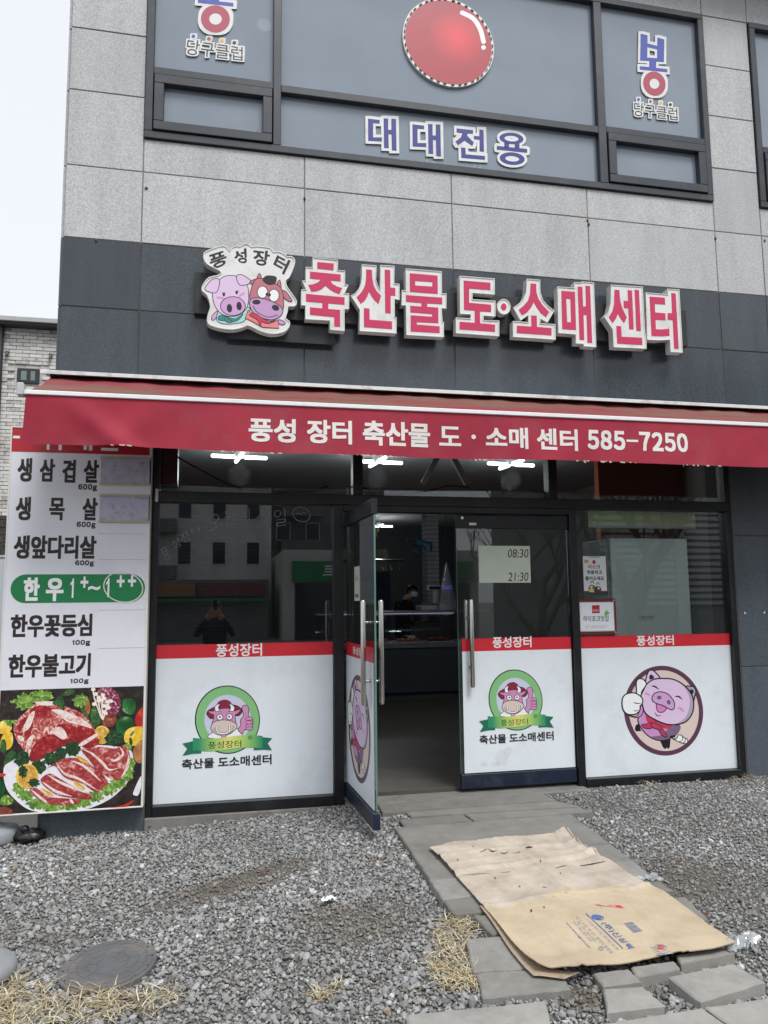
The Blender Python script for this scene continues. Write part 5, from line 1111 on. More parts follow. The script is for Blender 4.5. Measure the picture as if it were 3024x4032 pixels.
# ceiling ledge with loose wires just inside the transom
mb = MB(); mb.box(1.05, 3.2, 0.14, 0.30, 2.345, 2.43, mat('dusty white ledge', (150, 148, 148), 0.8, 0.2, 6), 0.004); mb.build('transom_ledge', bld)
def wire(pts, r, m, lab, name='cable'):
    mb = MB(); mb.tube(pts, r, m, 7); return mb.build(name, None, True, label=lab, cat='cable')
m_wire = mat('black cable', (16, 16, 18), 0.5); m_wirew = mat('white cable', (170, 166, 160), 0.6)
def cpts(px, Y): return [tuple(P(x, y, Y)) for x, y in spl(px, 6, False)]
wire(cpts([(690, 1795), (790, 1850), (900, 1905), (1020, 1933), (1200, 1935), (1290, 1915)], 0.10), 0.007, m_wire, 'black cable sagging behind the left transom pane')
wire(cpts([(1300, 1905), (1420, 1925), (1550, 1948), (1680, 1925), (1780, 1912), (1860, 1920)], 0.12), 0.008, m_wirew, 'pale cable lying on the ledge behind the middle transom pane')
wire(cpts([(1425, 1920), (1520, 1945), (1640, 1940), (1760, 1915), (1850, 1918)], 0.10), 0.007, m_wire, 'black cable lying on the ledge behind the middle transom pane')
for x0, y0, x1, y1 in ((1722, 1800, 1665, 1905), (1783, 1800, 1840, 1908)):
    a, b = P(x0, y0, 0.75), P(x1, y1, 0.75); mb = MB(); mb.tube([tuple(a+(a-b)*0.5), tuple(b)], 0.035, m_lampb, 4); mb.build('ceiling_brace', bld)
bx = empty('loudspeaker', 'black box loudspeaker in the corner behind the left transom pane', 'loudspeaker', loc=(-0.3, 0.2, 2.4))
a, b = P(606, 1905, 0.12), P(702, 1700, 0.12); mb = MB(); mb.box(a.x, b.x, 0.12, 0.34, a.z, b.z, m_blackfr, 0.006); mb.build('case', bx); mb = MB(); mb.lathe([(0.0, 0.0), (0.05, 0.004), (0.055, 0.0)], (0, 0, 0), m_rail, 20); mb.v = [((a.x+b.x)/2+v[0], 0.117-v[2], (a.z+b.z)/2+v[1]) for v in mb.v]; mb.build('cone', bx)
hg = MB(); c = P(617, 1950, -0.06); hg.box(c.x-0.012, c.x+0.012, -0.068, -0.0515, c.z-0.05, c.z+0.05, m_alu, 0.002); hg.build('hinge_plate', front)
# back wall, cold room door, hook rail, pillar
bw = MB(); bw.box(-0.9, 3.4, 9.3, 9.4, 0.03, 2.55, mat('cream wall panel', (176, 172, 156), 0.7, 0.08, 2)); bw.build('back_panel_wall', bld)
bw = MB(); a, b = P(1468, 2330, 9.2), P(1537, 2250, 9.2); bw.box(a.x, b.x, 9.22, 9.298, 0.03, b.z, mat('dark blue cold room door', (40, 52, 84), 0.5)); cdr = bw.build('cold_room_door', bld)
bw = MB(); bw.box(b.x-0.14, b.x-0.1, 9.18, 9.219, 1.1, 1.3, m_steel); bw.build('handle', cdr)
pil = MB(); a, b = P(1683, 2300, 6.6), P(1729, 2300, 6.6); pil.box(a.x+0.01, b.x-0.01, 6.61, 6.9, 0.03, 3.22, m_joint_d); pl_ = pil.build('pillar', bld)
bm_ = mat('white pillar brick', (176, 176, 180), 0.7, 0.1, 8); z = 0.04
while z < 3.15:
    mb = MB(); mb.box(a.x, b.x, 6.585, 6.91, z, z+0.066, bm_, 0.003); mb.build('brick', pl_); z += 0.074
rk = empty('hook_rail', 'dark steel rail with meat hooks on the cream back wall', 'rail', loc=(1.0, 9, 2.0)); c0_, c1_ = P(1345, 2205, 8.9), P(1585, 2205, 8.9)
mb = MB(); mb.tube([tuple(c0_), (c1_.x, c1_.y, c0_.z)], 0.02, m_steel, 8); mb.build('rail', rk)
for k in range(7):
    x = c0_.x+(c1_.x-c0_.x)*(k+0.5)/7; mb = MB(); mb.tube([(x, 8.9, c0_.z), (x, 8.88, c0_.z-0.12), (x+0.02, 8.86, c0_.z-0.2), (x+0.05, 8.86, c0_.z-0.17)], 0.008, m_steel, 6); mb.build('hook', rk, True)
for x in (c0_.x+0.1, c1_.x-0.1):
    mb = MB(); mb.tube([(x, 8.9, c0_.z), (x, 9.3, c0_.z)], 0.014, m_steel, 6); mb.build('bracket', rk)
# display counter
CY = 5.4
cn = empty('display_counter', 'refrigerated glass meat display counter with trays inside the doorway', 'counter', loc=(2.5, CY, 0.03))
m_cb = mat('counter dark panel', (70, 76, 84), 0.4, 0.1, 3); m_cs = mat('counter steel', (150, 154, 160), 0.35, 0.05, 8, metal=0.6); CX0, CX1 = P(1480, 2600, CY).x-0.9, 4.7
mb = MB(); mb.box(CX0, CX1, CY+0.05, CY+0.95, 0.031, 0.14, m_intd); mb.build('plinth', cn)
mb = MB(); mb.box(CX0, CX1, CY, CY+1.0, 0.14, 0.80, m_cb, 0.006); mb.build('base', cn)
mb = MB(); mb.box(CX0, CX1, CY-0.03, CY-0.002, 0.80, 0.85, m_cs, 0.004); mb.build('front_rail', cn)
mb = MB(); mb.box(CX0, CX1, CY+0.02, CY+0.9, 0.83, 0.86, mat('white tray shelf', (196, 196, 200), 0.4)); mb.build('shelf', cn)
pr = [(CY-0.01, 0.86), (CY-0.02, 1.0), (CY+0.04, 1.15), (CY+0.16, 1.26), (CY+0.30, 1.31)]
mb = MB(); mb.add([(x, y, z) for y, z in pr for x in (CX0, CX1)], [(2*i, 2*i+1, 2*i+3, 2*i+2) for i in range(4)], m_gl); mb.build('curved_glass', cn, True, recalc=False)
mb = MB(); mb.box(CX0, CX1, CY+0.28, CY+1.0, 1.315, 1.345, m_cs, 0.003); mb.build('top', cn)
m_vio = bpy.data.materials.new('violet strip light'); m_vio.use_nodes = True; b_ = m_vio.node_tree.nodes['Principled BSDF']; b_.inputs['Emission Color'].default_value = (0.75, 0.66, 1, 1); b_.inputs['Emission Strength'].default_value = 0.22
mb = MB(); mb.box(CX0+0.05, CX0+2.2, CY+0.26, CY+0.279, 1.304, 1.311, m_vio); mb.build('strip_light', cn)
for k in range(7):
    x = CX0+0.25+k*0.5; mb = MB(); mb.box(x, x+0.40, CY+0.12, CY+0.55, 0.862, 0.885, mat('meat tray', (200, 200, 206), 0.4), 0.004); tr_ = mb.build('tray', cn)
    mt = [mat('tray beef', (134, 34, 40), 0.45, 0.3, 30), mat('tray pork', (196, 116, 108), 0.45, 0.3, 30), mat('tray orange', (196, 110, 44), 0.5, 0.3, 30)][k % 3]; mb = MB()
    for j in range(5): mb.ball((x+0.06+0.07*j, CY+0.22+0.05*(j % 2), 0.905), (0.05, 0.08, 0.03), mt, 10, 0.12, random)
    mb.build('meat', tr_, True, kind='stuff')
# scale
Zq = Zm(1340, 1900, 0.31344); sy = CY+0.45
scl = empty('weighing_scale', 'white shop scale with a raised display head on the counter', 'scale', loc=(P(*Zq(1200, 1600), sy).x, sy, 1.345)); m_sc = mat('scale plastic', (196, 198, 196), 0.45, 0.04)
def qbox(x0, y0, x1, y1, Y, t, m, ch=0.004): a, b = P(*Zq(x0, y1), Y), P(*Zq(x1, y0), Y); mb = MB(); mb.box(a.x, b.x, Y, Y+t, a.z, b.z, m, ch); return mb
a, b = P(*Zq(1015, 1640), sy), P(*Zq(1405, 1540), sy); mb = MB(); mb.box(a.x, b.x, sy, sy+0.36, 1.346, b.z, m_sc, 0.012); mb.build('body', scl)
mb = MB(); mb.box(a.x+0.08, b.x-0.02, sy+0.02, sy+0.34, b.z+0.012, b.z+0.028, m_cs, 0.004); mb.build('pan', scl); qbox(1165, 1350, 1225, 1600, sy+0.05, 0.06, m_sc).build('post', scl)
hd_ = qbox(1090, 1288, 1412, 1358, sy+0.03, 0.07, m_sc, 0.008).build('display_head', scl)
m_lcd = bpy.data.materials.new('blue display'); m_lcd.use_nodes = True; b_ = m_lcd.node_tree.nodes['Principled BSDF']; b_.inputs['Base Color'].default_value = (0.01, 0.01, 0.05, 1); b_.inputs['Emission Color'].default_value = (0.06, 0.05, 0.7, 1); b_.inputs['Emission Strength'].default_value = 0.5
qbox(1118, 1305, 1275, 1342, sy+0.024, 0.005, mat('dim display', (24, 28, 60), 0.2), 0).build('screen', hd_); qbox(1285, 1305, 1400, 1338, sy+0.024, 0.005, m_lcd, 0).build('screen', hd_)
# bell
bc = P(1481, 2088, -0.02); bl2 = empty('door_bell', 'small brass bell hanging from the door header', 'bell', loc=(bc.x, 0.12, bc.z)); bc = P(1481, 2088, 0.12)
mb = MB(); mb.lathe([(0.006, 0.024), (0.014, 0.022), (0.019, 0.012), (0.021, -0.012), (0.025, -0.02), (0.023, -0.02), (0.017, 0.01), (0.004, 0.018)], bc, mat('brass', (186, 152, 88), 0.3, 0.1, 30, metal=0.9), 20); mb.build('bell', bl2, True)
mb = MB(); mb.tube([(bc.x, bc.y, bc.z+0.02), (bc.x, bc.y, bc.z+0.10), (bc.x-0.01, bc.y-0.02, bc.z+0.118)], 0.003, m_wire, 6); mb.build('hanger', bl2); mb = MB(); mb.tube([(bc.x, bc.y, bc.z-0.018), (bc.x+0.004, bc.y, bc.z-0.04), (bc.x+0.012, bc.y, bc.z-0.055)], 0.003, m_wirew, 6); mb.build('clapper_cord', bl2)
# wall fan
fc = P(*Zq(960, 790), 6.3); fan = empty('wall_fan', 'blue wall fan on a bracket on the white pillar, tilted down', 'fan', loc=tuple(fc)); m_fan = mat('blue fan plastic', (60, 128, 160), 0.4, 0.06)
ax = Vector((-0.62, -0.25, -0.74)).normalized(); e1 = ax.orthogonal().normalized(); e2 = ax.cross(e1)
for r in (0.06, 0.12, 0.17, 0.20):
    mb = MB(); mb.tube([tuple(fc+(e1*math.cos(t)+e2*math.sin(t))*r+ax*(0.02-0.3*(r-0.1)**2)) for t in np.linspace(0, 2*math.pi, 30)], 0.004 if r < 0.2 else 0.008, m_fan, 5, False); mb.build('guard_ring', fan)
for k in range(3):
    t0 = k*2.09; mb = MB(); mb.add([tuple(fc-ax*0.03+(e1*math.cos(t0+a)+e2*math.sin(t0+a))*r+ax*h_) for r, a, h_ in ((0.03, -0.4, 0), (0.16, -0.45, -0.015), (0.17, 0.35, 0.015), (0.03, 0.5, 0))], [(0, 1, 2, 3)], m_fan); mb.build('blade', fan, recalc=False)
mb = MB(); mb.tube([tuple(fc), tuple(fc-ax*0.12)], 0.05, m_fan, 14); mb.build('motor', fan, True); q = P(*Zq(1140, 760), 6.56); mb = MB(); mb.tube([tuple(fc-ax*0.1), tuple(q), (q.x, q.y, q.z-0.14)], 0.022, m_fan, 10); mb.build('bracket', fan, True)
# hanging roll of clear bags
pb_ = P(*Zq(1330, 1000), CY+0.3); bg_ = empty('plastic_bags', 'clear plastic bags hanging on a hook beside the scale', 'plastic bags', loc=tuple(pb_)); m_clear = glass('clear plastic', (0.85, 0.87, 0.9), 0.15, 1.6, film=(206, 210, 216), fillamt=0.35)
vs = []; nn = 18
for j in range(12):
    t = j/11
    for k in range(nn): a = 2*math.pi*k/nn; rr = (0.01+0.15*t**0.8)*(1+0.12*math.sin(5*a+3*t)); vs.append((pb_.x+rr*math.cos(a), pb_.y+0.5*rr*math.sin(a), pb_.z-0.75*t))
mb = MB(); mb.add(vs, [(j*nn+k, j*nn+(k+1) % nn, (j+1)*nn+(k+1) % nn, (j+1)*nn+k) for j in range(11) for k in range(nn)], m_clear); mb.build('bag', bg_, True); mb = MB(); mb.tube([tuple(pb_), (pb_.x, pb_.y, pb_.z+0.08), (pb_.x, pb_.y, 3.2)], 0.006, m_wire, 6); mb.build('hook', bg_)
# behind the right window: cabinet with pale back, blind, timber screen
Z8 = Zm(2024, 1750, 0.60277)
cab = empty('white_cabinet', 'tall pale green white cabinet back standing behind the right window', 'cabinet', loc=(3.6, 0.4, 0.03)); m_cab = mat('pale cabinet back', (230, 240, 238), 0.4, 0.06, 2); m_cab2 = mat('cabinet side', (150, 160, 158), 0.5, 0.06, 3)
a, b = P(*Z8(655, 1240), 0.022), P(*Z8(1128, 617), 0.022); mb = MB(); mb.box(a.x, b.x, 0.022, 0.05, 0.05, b.z, m_cab, 0.003); mb.build('back_panel', cab); mb = MB(); mb.box(a.x-0.02, b.x+0.02, 0.060, 0.50, 0.031, b.z-0.002, m_cab2, 0.004); mb.build('body', cab)
a, b = P(*Z8(820, 1150), 0.018), P(*Z8(912, 1118), 0.018); nt_ = MB(); nt_.box(a.x, b.x, 0.0195, 0.0215, a.z, b.z, m_paper); nt_ = nt_.build('taped_note', None, label='tiny handwritten note taped to the pale cabinet back', cat='note'); mb = MB(); text_w(mb, '성 소매', (835, 1133), (908, 1120), m_black, 0.0190, 0.0, Z8); mb.build('lettering', nt_, recalc=False)
a, b = P(*Z8(488, 528), 0.02), P(*Z8(1183, 445), 0.02); rbx = empty('roller_blind', 'rolled up pale green blind at the top of the right window', 'blind', loc=((a.x+b.x)/2, 0.12, b.z)); mb = MB(); mb.box(a.x, b.x, 0.022, 0.026, a.z, b.z, mat('blind cloth', (214, 222, 176), 0.7, 0.08, 5)); mb.build('cloth', rbx); mb = MB(); mb.box(a.x, b.x, 0.016, 0.032, a.z-0.022, a.z, m_lampb, 0.003); mb.build('bottom_bar', rbx); mb = MB(); mb.tube([(a.x, 0.045, b.z+0.02), (b.x, 0.045, b.z+0.02)], 0.024, m_lampb, 12); mb.build('roller', rbx, True)
a, b = P(2360, 1975, 2.4), P(2690, 1800, 2.4); ts = MB(); ts.box(a.x, b.x, 2.4, 2.5, 0.03, 3.21, mat('orange brown timber', (132, 66, 38), 0.5, 0.25, 5)); ts.build('timber_screen', bld)
# ================================================================== paving slabs in front of the door
m_slab = [mat('paving slab %d' % k, c, 0.9, 0.16, 7, bump=0.0016, bscale=160, dirt=(88, 86, 78), dscale=3, damt=0.55) for k, c in enumerate(((129, 127, 122), (121, 119, 114), (143, 141, 136), (153, 151, 146)))]
m_bed = mat('slab bedding soil', (70, 66, 60), 0.95, 0.3, 20, bump=0.004, bscale=80)
LIFT = 0.034
Ze = Zm(900, 3200, 0.60277); Zf = Zm(1600, 3150, 0.48222); Zg = Zm(2024, 3200, 0.60277); Zh = Zm(1250, 2500, 0.66305)
mb = MB(); bedq = [(1510, 3180), (2190, 3140), (2380, 3318), (2620, 3505), (2820, 3690), (2780, 3760), (2300, 3830), (1950, 3830), (1880, 3690), (1670, 3410)]
mb.flat([G(x, y, -0.002) for x, y in bedq], m_bed); path = mb.build('path', None, kind='structure', recalc=False)
SLABS = []
def slab(pts, zm=None, k=0, lift=LIFT, th=0.055, tilt=0.0):
    q = [G(*(zm(*p) if zm else p), lift) for p in pts]
    for i, p in enumerate(q): p.z += tilt*(1 if i in (0, 1) else -1)
    SLABS.append([(p.x, p.y) for p in q])
    n = len(q); cx = sum((p for p in q), Vector())/n; ch = 0.006
    inn = [p+(cx-p).normalized()*ch*1.4 for p in q]; low = [Vector((p.x, p.y, p.z-ch)) for p in q]; bot = [Vector((p.x, p.y, p.z-th)) for p in q]
    # uneven worn edges
    R = []
    def fine(L, jit):
        out = []
        for i in range(n):
            a, b = L[i], L[(i+1) % n]
            for t in range(6): p = a.lerp(b, t/6); out.append(p)
        return out
    jit = [Vector((RNG.uniform(-.003, .003), RNG.uniform(-.003, .003), 0)) for _ in range(n*6)]
    T, Lw, B = [[p+j for p, j in zip(fine(L, 0), jit)] for L in (inn, low, bot)]; N = len(T)
    mb = MB(); mb.flat(T, m_slab[k]); mb.add(T+Lw, [(i, (i+1) % N, (i+1) % N+N, i+N) for i in range(N)], m_slab[k]); mb.add(Lw+B, [(i, (i+1) % N, (i+1) % N+N, i+N) for i in range(N)], m_slab[k])
    return mb.build('paving_slab', path)
slab([(358, 1003), (1335, 938), (1425, 983), (388, 1058)], Zh, 1); slab([(524, 1052), (1428, 987), (1562, 1019), (556, 1079)], Zh, 0)
slab([(485, 1096), (866, 1066), (922, 1103), (515, 1136)], Zh, 1); slab([(876, 1063), (1560, 1024), (1640, 1050), (932, 1102)], Zh, 0)
slab([(1554, 3258), (2249, 3205), (2398, 3316), (1643, 3386)], None, 0)
def lerp2(a, b, t): return (a[0]+(b[0]-a[0])*t, a[1]+(b[1]-a[1])*t)
LE = [(1643, 3390), (1690, 3465), (1742, 3543), (1788, 3603)]; RE = [(2403, 3320), (2497, 3386), (2562, 3444), (2655, 3507)]
for i in range(3):
    cuts = ([0, .42, .74, 1], [0, .30, .66, 1], [0, .36, .7, 1])[i]
    for a, b in zip(cuts[:-1], cuts[1:]):
        g = 0.004; slab([lerp2(LE[i], RE[i], a+g), lerp2(LE[i], RE[i], b-g), lerp2(lerp2(LE[i], LE[i+1], 0.97), lerp2(RE[i], RE[i+1], 0.97), b-g), lerp2(lerp2(LE[i], LE[i+1], 0.97), lerp2(RE[i], RE[i+1], 0.97), a+g)], None, [0, 2, 1][i])
slab([(1868, 3606), (2280, 3572), (2340, 3640), (1935, 3676)], None, 1); slab([(2290, 3570), (2700, 3530), (2790, 3620), (2350, 3640)], None, 0)
slab([(1834, 3697), (2100, 3672), (2190, 3806), (1862, 3824)], None, 2)
slab([(2110, 3668), (2500, 3640), (2560, 3740), (2200, 3780)], None, 1)
slab([(1876, 3830), (2204, 3812), (2247, 3892), (1902, 3928)], None, 2)
slab([(1602, 3997), (2150, 3940), (2178, 4080), (1598, 4150)], None, 3)
slab([(585, 1150), (845, 1132), (982, 1256), (608, 1302)], Zg, 3); slab([(510, 1048), (752, 1018), (828, 1098), (585, 1130)], Zg, 2)
slab([(765, 1008), (1048, 968), (1085, 1016), (800, 1074)], Zg, 2); slab([(1060, 930), (1425, 872), (1440, 915), (1090, 984)], Zg, 2)
slab([(1005, 1072), (1435, 985), (1640, 1103), (1215, 1232)], Zg, 3); slab([(540, 1388), (1240, 1275), (1440, 1420), (560, 1560)], Zg, 3); slab([(1252, 1272), (1750, 1195), (2050, 1330), (1450, 1418)], Zg, 3)

# ================================================================== flattened cardboard sheet
m_card = bpy.data.materials.new('worn kraft card'); m_card.use_nodes = True; MATS['worn kraft card'] = m_card
def _card():
    nt = m_card.node_tree; b = nt.nodes['Principled BSDF']; b.inputs['Roughness'].default_value = 0.8; L = nt.links.new
    g = nt.nodes.new('ShaderNodeNewGeometry'); at = nt.nodes.new('ShaderNodeAttribute'); at.attribute_name = 'torn'
    n = nt.nodes.new('ShaderNodeTexNoise'); n.inputs['Scale'].default_value = 5; n.inputs['Detail'].default_value = 9; n.inputs['Roughness'].default_value = 0.7; L(g.outputs['Position'], n.inputs['Vector'])
    a = nt.nodes.new('ShaderNodeValToRGB'); e = a.color_ramp.elements; e[0].position = 0.34; e[0].color = (*lin((164, 152, 138)), 1); e[1].position = 0.62; e[1].color = (*lin((196, 184, 170)), 1)
    c = nt.nodes.new('ShaderNodeValToRGB'); e = c.color_ramp.elements; e[0].position = 0.32; e[0].color = (*lin((174, 158, 132)), 1); e[1].position = 0.6; e[1].color = (*lin((193, 177, 150)), 1)
    L(n.outputs['Fac'], a.inputs['Fac']); L(n.outputs['Fac'], c.inputs['Fac'])
    m = nt.nodes.new('ShaderNodeMix'); m.data_type = 'RGBA'; L(at.outputs['Fac'], m.inputs[0]); L(c.outputs[0], m.inputs[6]); L(a.outputs[0], m.inputs[7])
    n2 = nt.nodes.new('ShaderNodeTexNoise'); n2.inputs['Scale'].default_value = 60; n2.inputs['Detail'].default_value = 3; L(g.outputs['Position'], n2.inputs['Vector'])
    sp = nt.nodes.new('ShaderNodeMapRange'); sp.inputs['From Min'].default_value = 0.70; sp.inputs['From Max'].default_value = 0.74; sp.inputs['To Min'].default_value = 1; sp.inputs['To Max'].default_value = 0.55; L(n2.outputs['Fac'], sp.inputs['Value'])
    x = nt.nodes.new('ShaderNodeVectorMath'); x.operation = 'SCALE'; L(m.outputs[2], x.inputs[0]); L(sp.outputs[0], x.inputs['Scale']); L(x.outputs[0], b.inputs['Base Color'])
    bp = nt.nodes.new('ShaderNodeBump'); bp.inputs['Distance'].default_value = 0.003; L(n.outputs['Fac'], bp.inputs['Height']); L(bp.outputs[0], b.inputs['Normal'])
_card()
CL = LIFT+0.012
left_px = [Zf(*p) for p in ((190, 400), (250, 455), (300, 505), (400, 612), (420, 640), (520, 745), (690, 950), (735, 1010), (870, 1200), (980, 1330), (1080, 1420))]
right_px = [Zf(1320, 250), Zf(1410, 345), Zf(1510, 415), Zf(1635, 487), Zg(635, 320), Zg(740, 400), Zg(860, 465), Zg(980, 520), Zg(1150, 650), Zg(1300, 770), Zg(1450, 886)]
back_px = [Zf(*p) for p in ((190, 400), (290, 380), (400, 354), (560, 350), (660, 332), (800, 312), (1000, 300), (1110, 288), (1200, 272), (1280, 237), (1320, 250))]
front_px = [Zf(1080, 1420), Zf(1180, 1425), Zg(330, 1070), Zg(400, 1078), Zg(480, 1055), Zg(555, 1012), Zg(700, 995), Zg(900, 960), Zg(1085, 930), Zg(1115, 940), Zg(1300, 920), Zg(1450, 886)]
def arc(pts, n):
    L_ = [0]
    for a, b in zip(pts, pts[1:]): L_.append(L_[-1]+math.dist(a, b))
    out = []
    for i in range(n+1):
        s = L_[-1]*i/n; k = max(j for j in range(len(L_)) if L_[j] <= s+1e-9); k = min(k, len(pts)-2); t = (s-L_[k])/(L_[k+1]-L_[k] or 1); out.append(tuple(pts[k][d]+(pts[k+1][d]-pts[k][d])*t for d in range(2)))
    return out
NU, NV = 90, 110
gp = lambda L: [(lambda q: (q.x, q.y))(G(x, y, CL)) for x, y in L]
Lw, Rw, Bw, Fw = arc(gp(left_px), NV), arc(gp(right_px), NV), arc(gp(back_px), NU), arc(gp(front_px), NU)
def jag(L, a, ends=True):
    return [(x+RNG.uniform(-a, a), y+RNG.uniform(-a, a)) if 0 < i < len(L)-1 else (x, y) for i, (x, y) in enumerate(L)]
Bw = jag(Bw, 0.006); Lw = jag(Lw, 0.0012); Rw = jag(Rw, 0.0025)
c00, c10, c01, c11 = Bw[0], Bw[-1], Fw[0], Fw[-1]
def coons(u, v, i, j):
    return tuple((1-v)*Bw[i][d]+v*Fw[i][d]+(1-u)*Lw[j][d]+u*Rw[j][d]-((1-u)*(1-v)*c00[d]+u*(1-v)*c10[d]+(1-u)*v*c01[d]+u*v*c11[d]) for d in (0, 1))
yA = [Bw[NU//2][1], Fw[NU//2][1]]
def ridge(x, w_): return math.exp(-(x/w_)**2)
def card_h(u, v):
    h = 0.006*math.sin(u*5+v*3)*math.sin(v*7+1)+0.004*math.sin(u*17+2)*math.sin(v*13)
    f1, f2, f3 = 0.11+0.02*u, 0.265-0.01*u, 0.56-0.01*math.sin(u*6)
    h += 0.013*ridge(v-f1, 0.009)+0.006*ridge(v-0.19, 0.007)+0.006*ridge(u-0.24+0.05*v, 0.010)*(1 if v > 0.56 else 0)+0.006*ridge(u-0.74, 0.010)*(1 if v > 0.52 else 0)+0.022*ridge(v-f2, 0.011)*(0.4+1.2*max(0, u-0.45))-0.006*ridge(v-f2-0.03, 0.012)+0.010*ridge(v-f3, 0.008)
    h += 0.010*ridge(u-0.52, 0.012)*(1 if 0.2 < v < 0.6 else 0.2)
    h += 0.042*max(0, v-0.90)/0.10*max(0, ridge(u-0.16, 0.12))                       # lifted front lip
    h += 0.025*max(0, 0.05-u)/0.05*max(0, v-0.60)/0.4                                 # side flap lifts
    h += 0.030*max(0, u-0.85)*max(0, 0.08-v)/0.08/0.15*0.5
    h += 0.018*max(0, v-0.88)/0.12*max(0, u-0.35)
    return max(0.002, 0.010+h)
from mathutils.kdtree import KDTree
vs = []; tor = []
for j in range(NV+1):
    for i in range(NU+1):
        u, v = i/NU, j/NV; x, y = coons(u, v, i, j); vs.append((x, y, gz(x, y)+CL+card_h(u, v)))
        e = 0.56+0.02*math.sin(u*9)+0.015*math.sin(u*23); tor.append(min(1, max(0, (e-v)/0.008)))
kd = KDTree(len(vs))
for i, p in enumerate(vs): kd.insert((p[0], p[1], 0), i)
kd.balance()
nV = len(vs); fs = [(j*(NU+1)+i, (j+1)*(NU+1)+i, (j+1)*(NU+1)+i+1, j*(NU+1)+i+1) for j in range(NV) for i in range(NU)]
bot = [(x, y, z-0.0045) for x, y, z in vs]; loop = [i for i in range(NU+1)]+[j*(NU+1)+NU for j in range(1, NV+1)]+[NV*(NU+1)+i for i in range(NU-1, -1, -1)]+[j*(NU+1) for j in range(NV-1, 0, -1)]
m_cedge = mat('card edge', (168, 150, 128), 0.9, 0.2, 60)
mb = MB(); mb.add(vs, fs, m_card); mb.add(bot, [f[::-1] for f in fs], m_cedge); mb.add(vs+bot, [(a, b, b+nV, a+nV) for a, b in zip(loop, loop[1:]+loop[:1])], m_cedge)
card = mb.build('cardboard_sheet', None, True, label='flattened kraft cardboard box lying over the paving slabs before the door', cat='cardboard', recalc=False)
at_ = card.data.attributes.new('torn', 'FLOAT', 'POINT'); at_.data.foreach_set('value', (tor+tor+tor+tor)[:len(card.data.vertices)])
# second layer peeping out under the left edge
def edge_pt(p, dz): return Vector((p[0], p[1], gz(p[0], p[1])+CL+dz))
fl_ = [edge_pt(Lw[j], 0.004) for j in range(60, NV+1, 5)]+[edge_pt(Fw[i], 0.004) for i in range(0, 14, 4)]
lowf = [Vector((p.x-0.012-0.022*k/len(fl_), p.y-0.008, p.z-0.004)) for k, p in enumerate(fl_)]
mb = MB(); n = len(fl_); mb.add([p+Vector((0.05, 0.02, 0)) for p in fl_]+lowf, [(i, i+1, i+1+n, i+n) for i in range(n-1)], m_cedge); mb.build('lower_flap', card, recalc=False)
# torn slit and scraps
def on_card(px, py, up=0.0):
    q = G(px, py, CL+0.012)
    for _ in range(2):
        z = vs[kd.find((q.x, q.y, 0))[1]][2]; q = G(px, py, z-gz(q.x, q.y))
    near = kd.find_n((q.x, q.y, 0), 4); z = sum(vs[k][2]/(d+1e-4) for _, k, d in near)/sum(1/(d+1e-4) for _, k, d in near)
    return Vector((q.x, q.y, z+0.0016+up))
def sub(poly, n=4):
    out = []
    for a, b in zip(poly, list(poly[1:])+[poly[0]]):
        for t in range(n): out.append(lerp2(a, b, t/n))
    return out
kb_blue = mat('card print blue', (74, 104, 160), 0.75, 0.25, 30); kb_pale = mat('card print pale blue', (150, 150, 172), 0.8, 0.3, 30); kb_red = mat('card print red', (206, 52, 58), 0.7, 0.15, 20)
Zk = Zm(2200, 3560, 0.43400)
A = Art(0, Zk, 0.00005, fn=lambda x, y, l: on_card(x, y, l))
A.poly(sub([(330, 5), (390, 8), (555, 12), (592, 38), (360, 15)]), kb_red); A.text('취급주의 파손', [(385, 16), (530, 34), (512, 14), (380, 2)], k_wh, 0.0)
A.line(sub([(246, 88), (330, 165), (420, 250), (520, 345), (615, 438)], 3)[:-3], kb_blue, 8)
A.poly(ell(353, 123, 58, 24, 10, 30), kb_blue); A.line(spl([(318, 132), (345, 122), (360, 138), (395, 130)], 5, False), m_card, 7); A.line(spl([(345, 142), (365, 128), (385, 142), (402, 138)], 5, False), m_card, 5)
A.text('(주)신성팩', [(372, 180), (622, 412), (690, 398), (430, 160)], kb_blue, 0.01)
A.text('www.simsungpack.com', [(55, 172), (268, 402), (296, 398), (78, 165)], kb_blue, 0.0)
for t_, q in (('사업장명 전문포장', [(245, 138), (540, 428), (556, 420), (262, 132)]), ('본사 공장 경기도 평택시 포장로', [(152, 120), (470, 452), (500, 440), (172, 112)]), ('TEL (031) 667-1523', [(150, 165), (315, 345), (345, 332), (178, 155)]), ('FAX (031) 667-1529', [(120, 168), (280, 345), (305, 335), (145, 158)])): A.text(t_, q, kb_pale, -0.004)
for k in range(22):
    t = k/22; 
    if k % 3 == 2: continue
    a = lerp2((588, 178), (680, 265), t); b = lerp2((668, 165), (765, 248), t); A.poly([a, b, (b[0]+2.6, b[1]+2.3), (a[0]+2.6, a[1]+2.3)], kb_blue)
A.line(ell(925, 397, 50, 25, 5, 30, -160, 60), kb_pale, 8); A.poly(ell(925, 398, 29, 15, 5, 20), kb_red); A.line([(915, 400), (925, 405), (940, 393)], m_card, 4); A.poly([(880, 470), (1005, 432), (1042, 455), (915, 470)], kb_pale); A.poly([(930, 458), (1000, 437), (1030, 453), (940, 464)], m_card)
for k in range(4): A.line([(835+18*k, 400+20*k), (890+14*k, 396+16*k)], kb_pale, 4)
A.line(ell(388, 405, 22, 13, 10, 20, 0, 330), kb_pale, 6)
A.build('card_print', card, kind='stuff')
m_scrap = mat('card scraps', (196, 184, 166), 0.9, 0.2, 30); m_dk = mat('card tears', (70, 58, 48), 0.95, 0.2, 30)
A = Art(0, Zf, 0.0, fn=lambda x, y, l: on_card(x, y, 0.001))
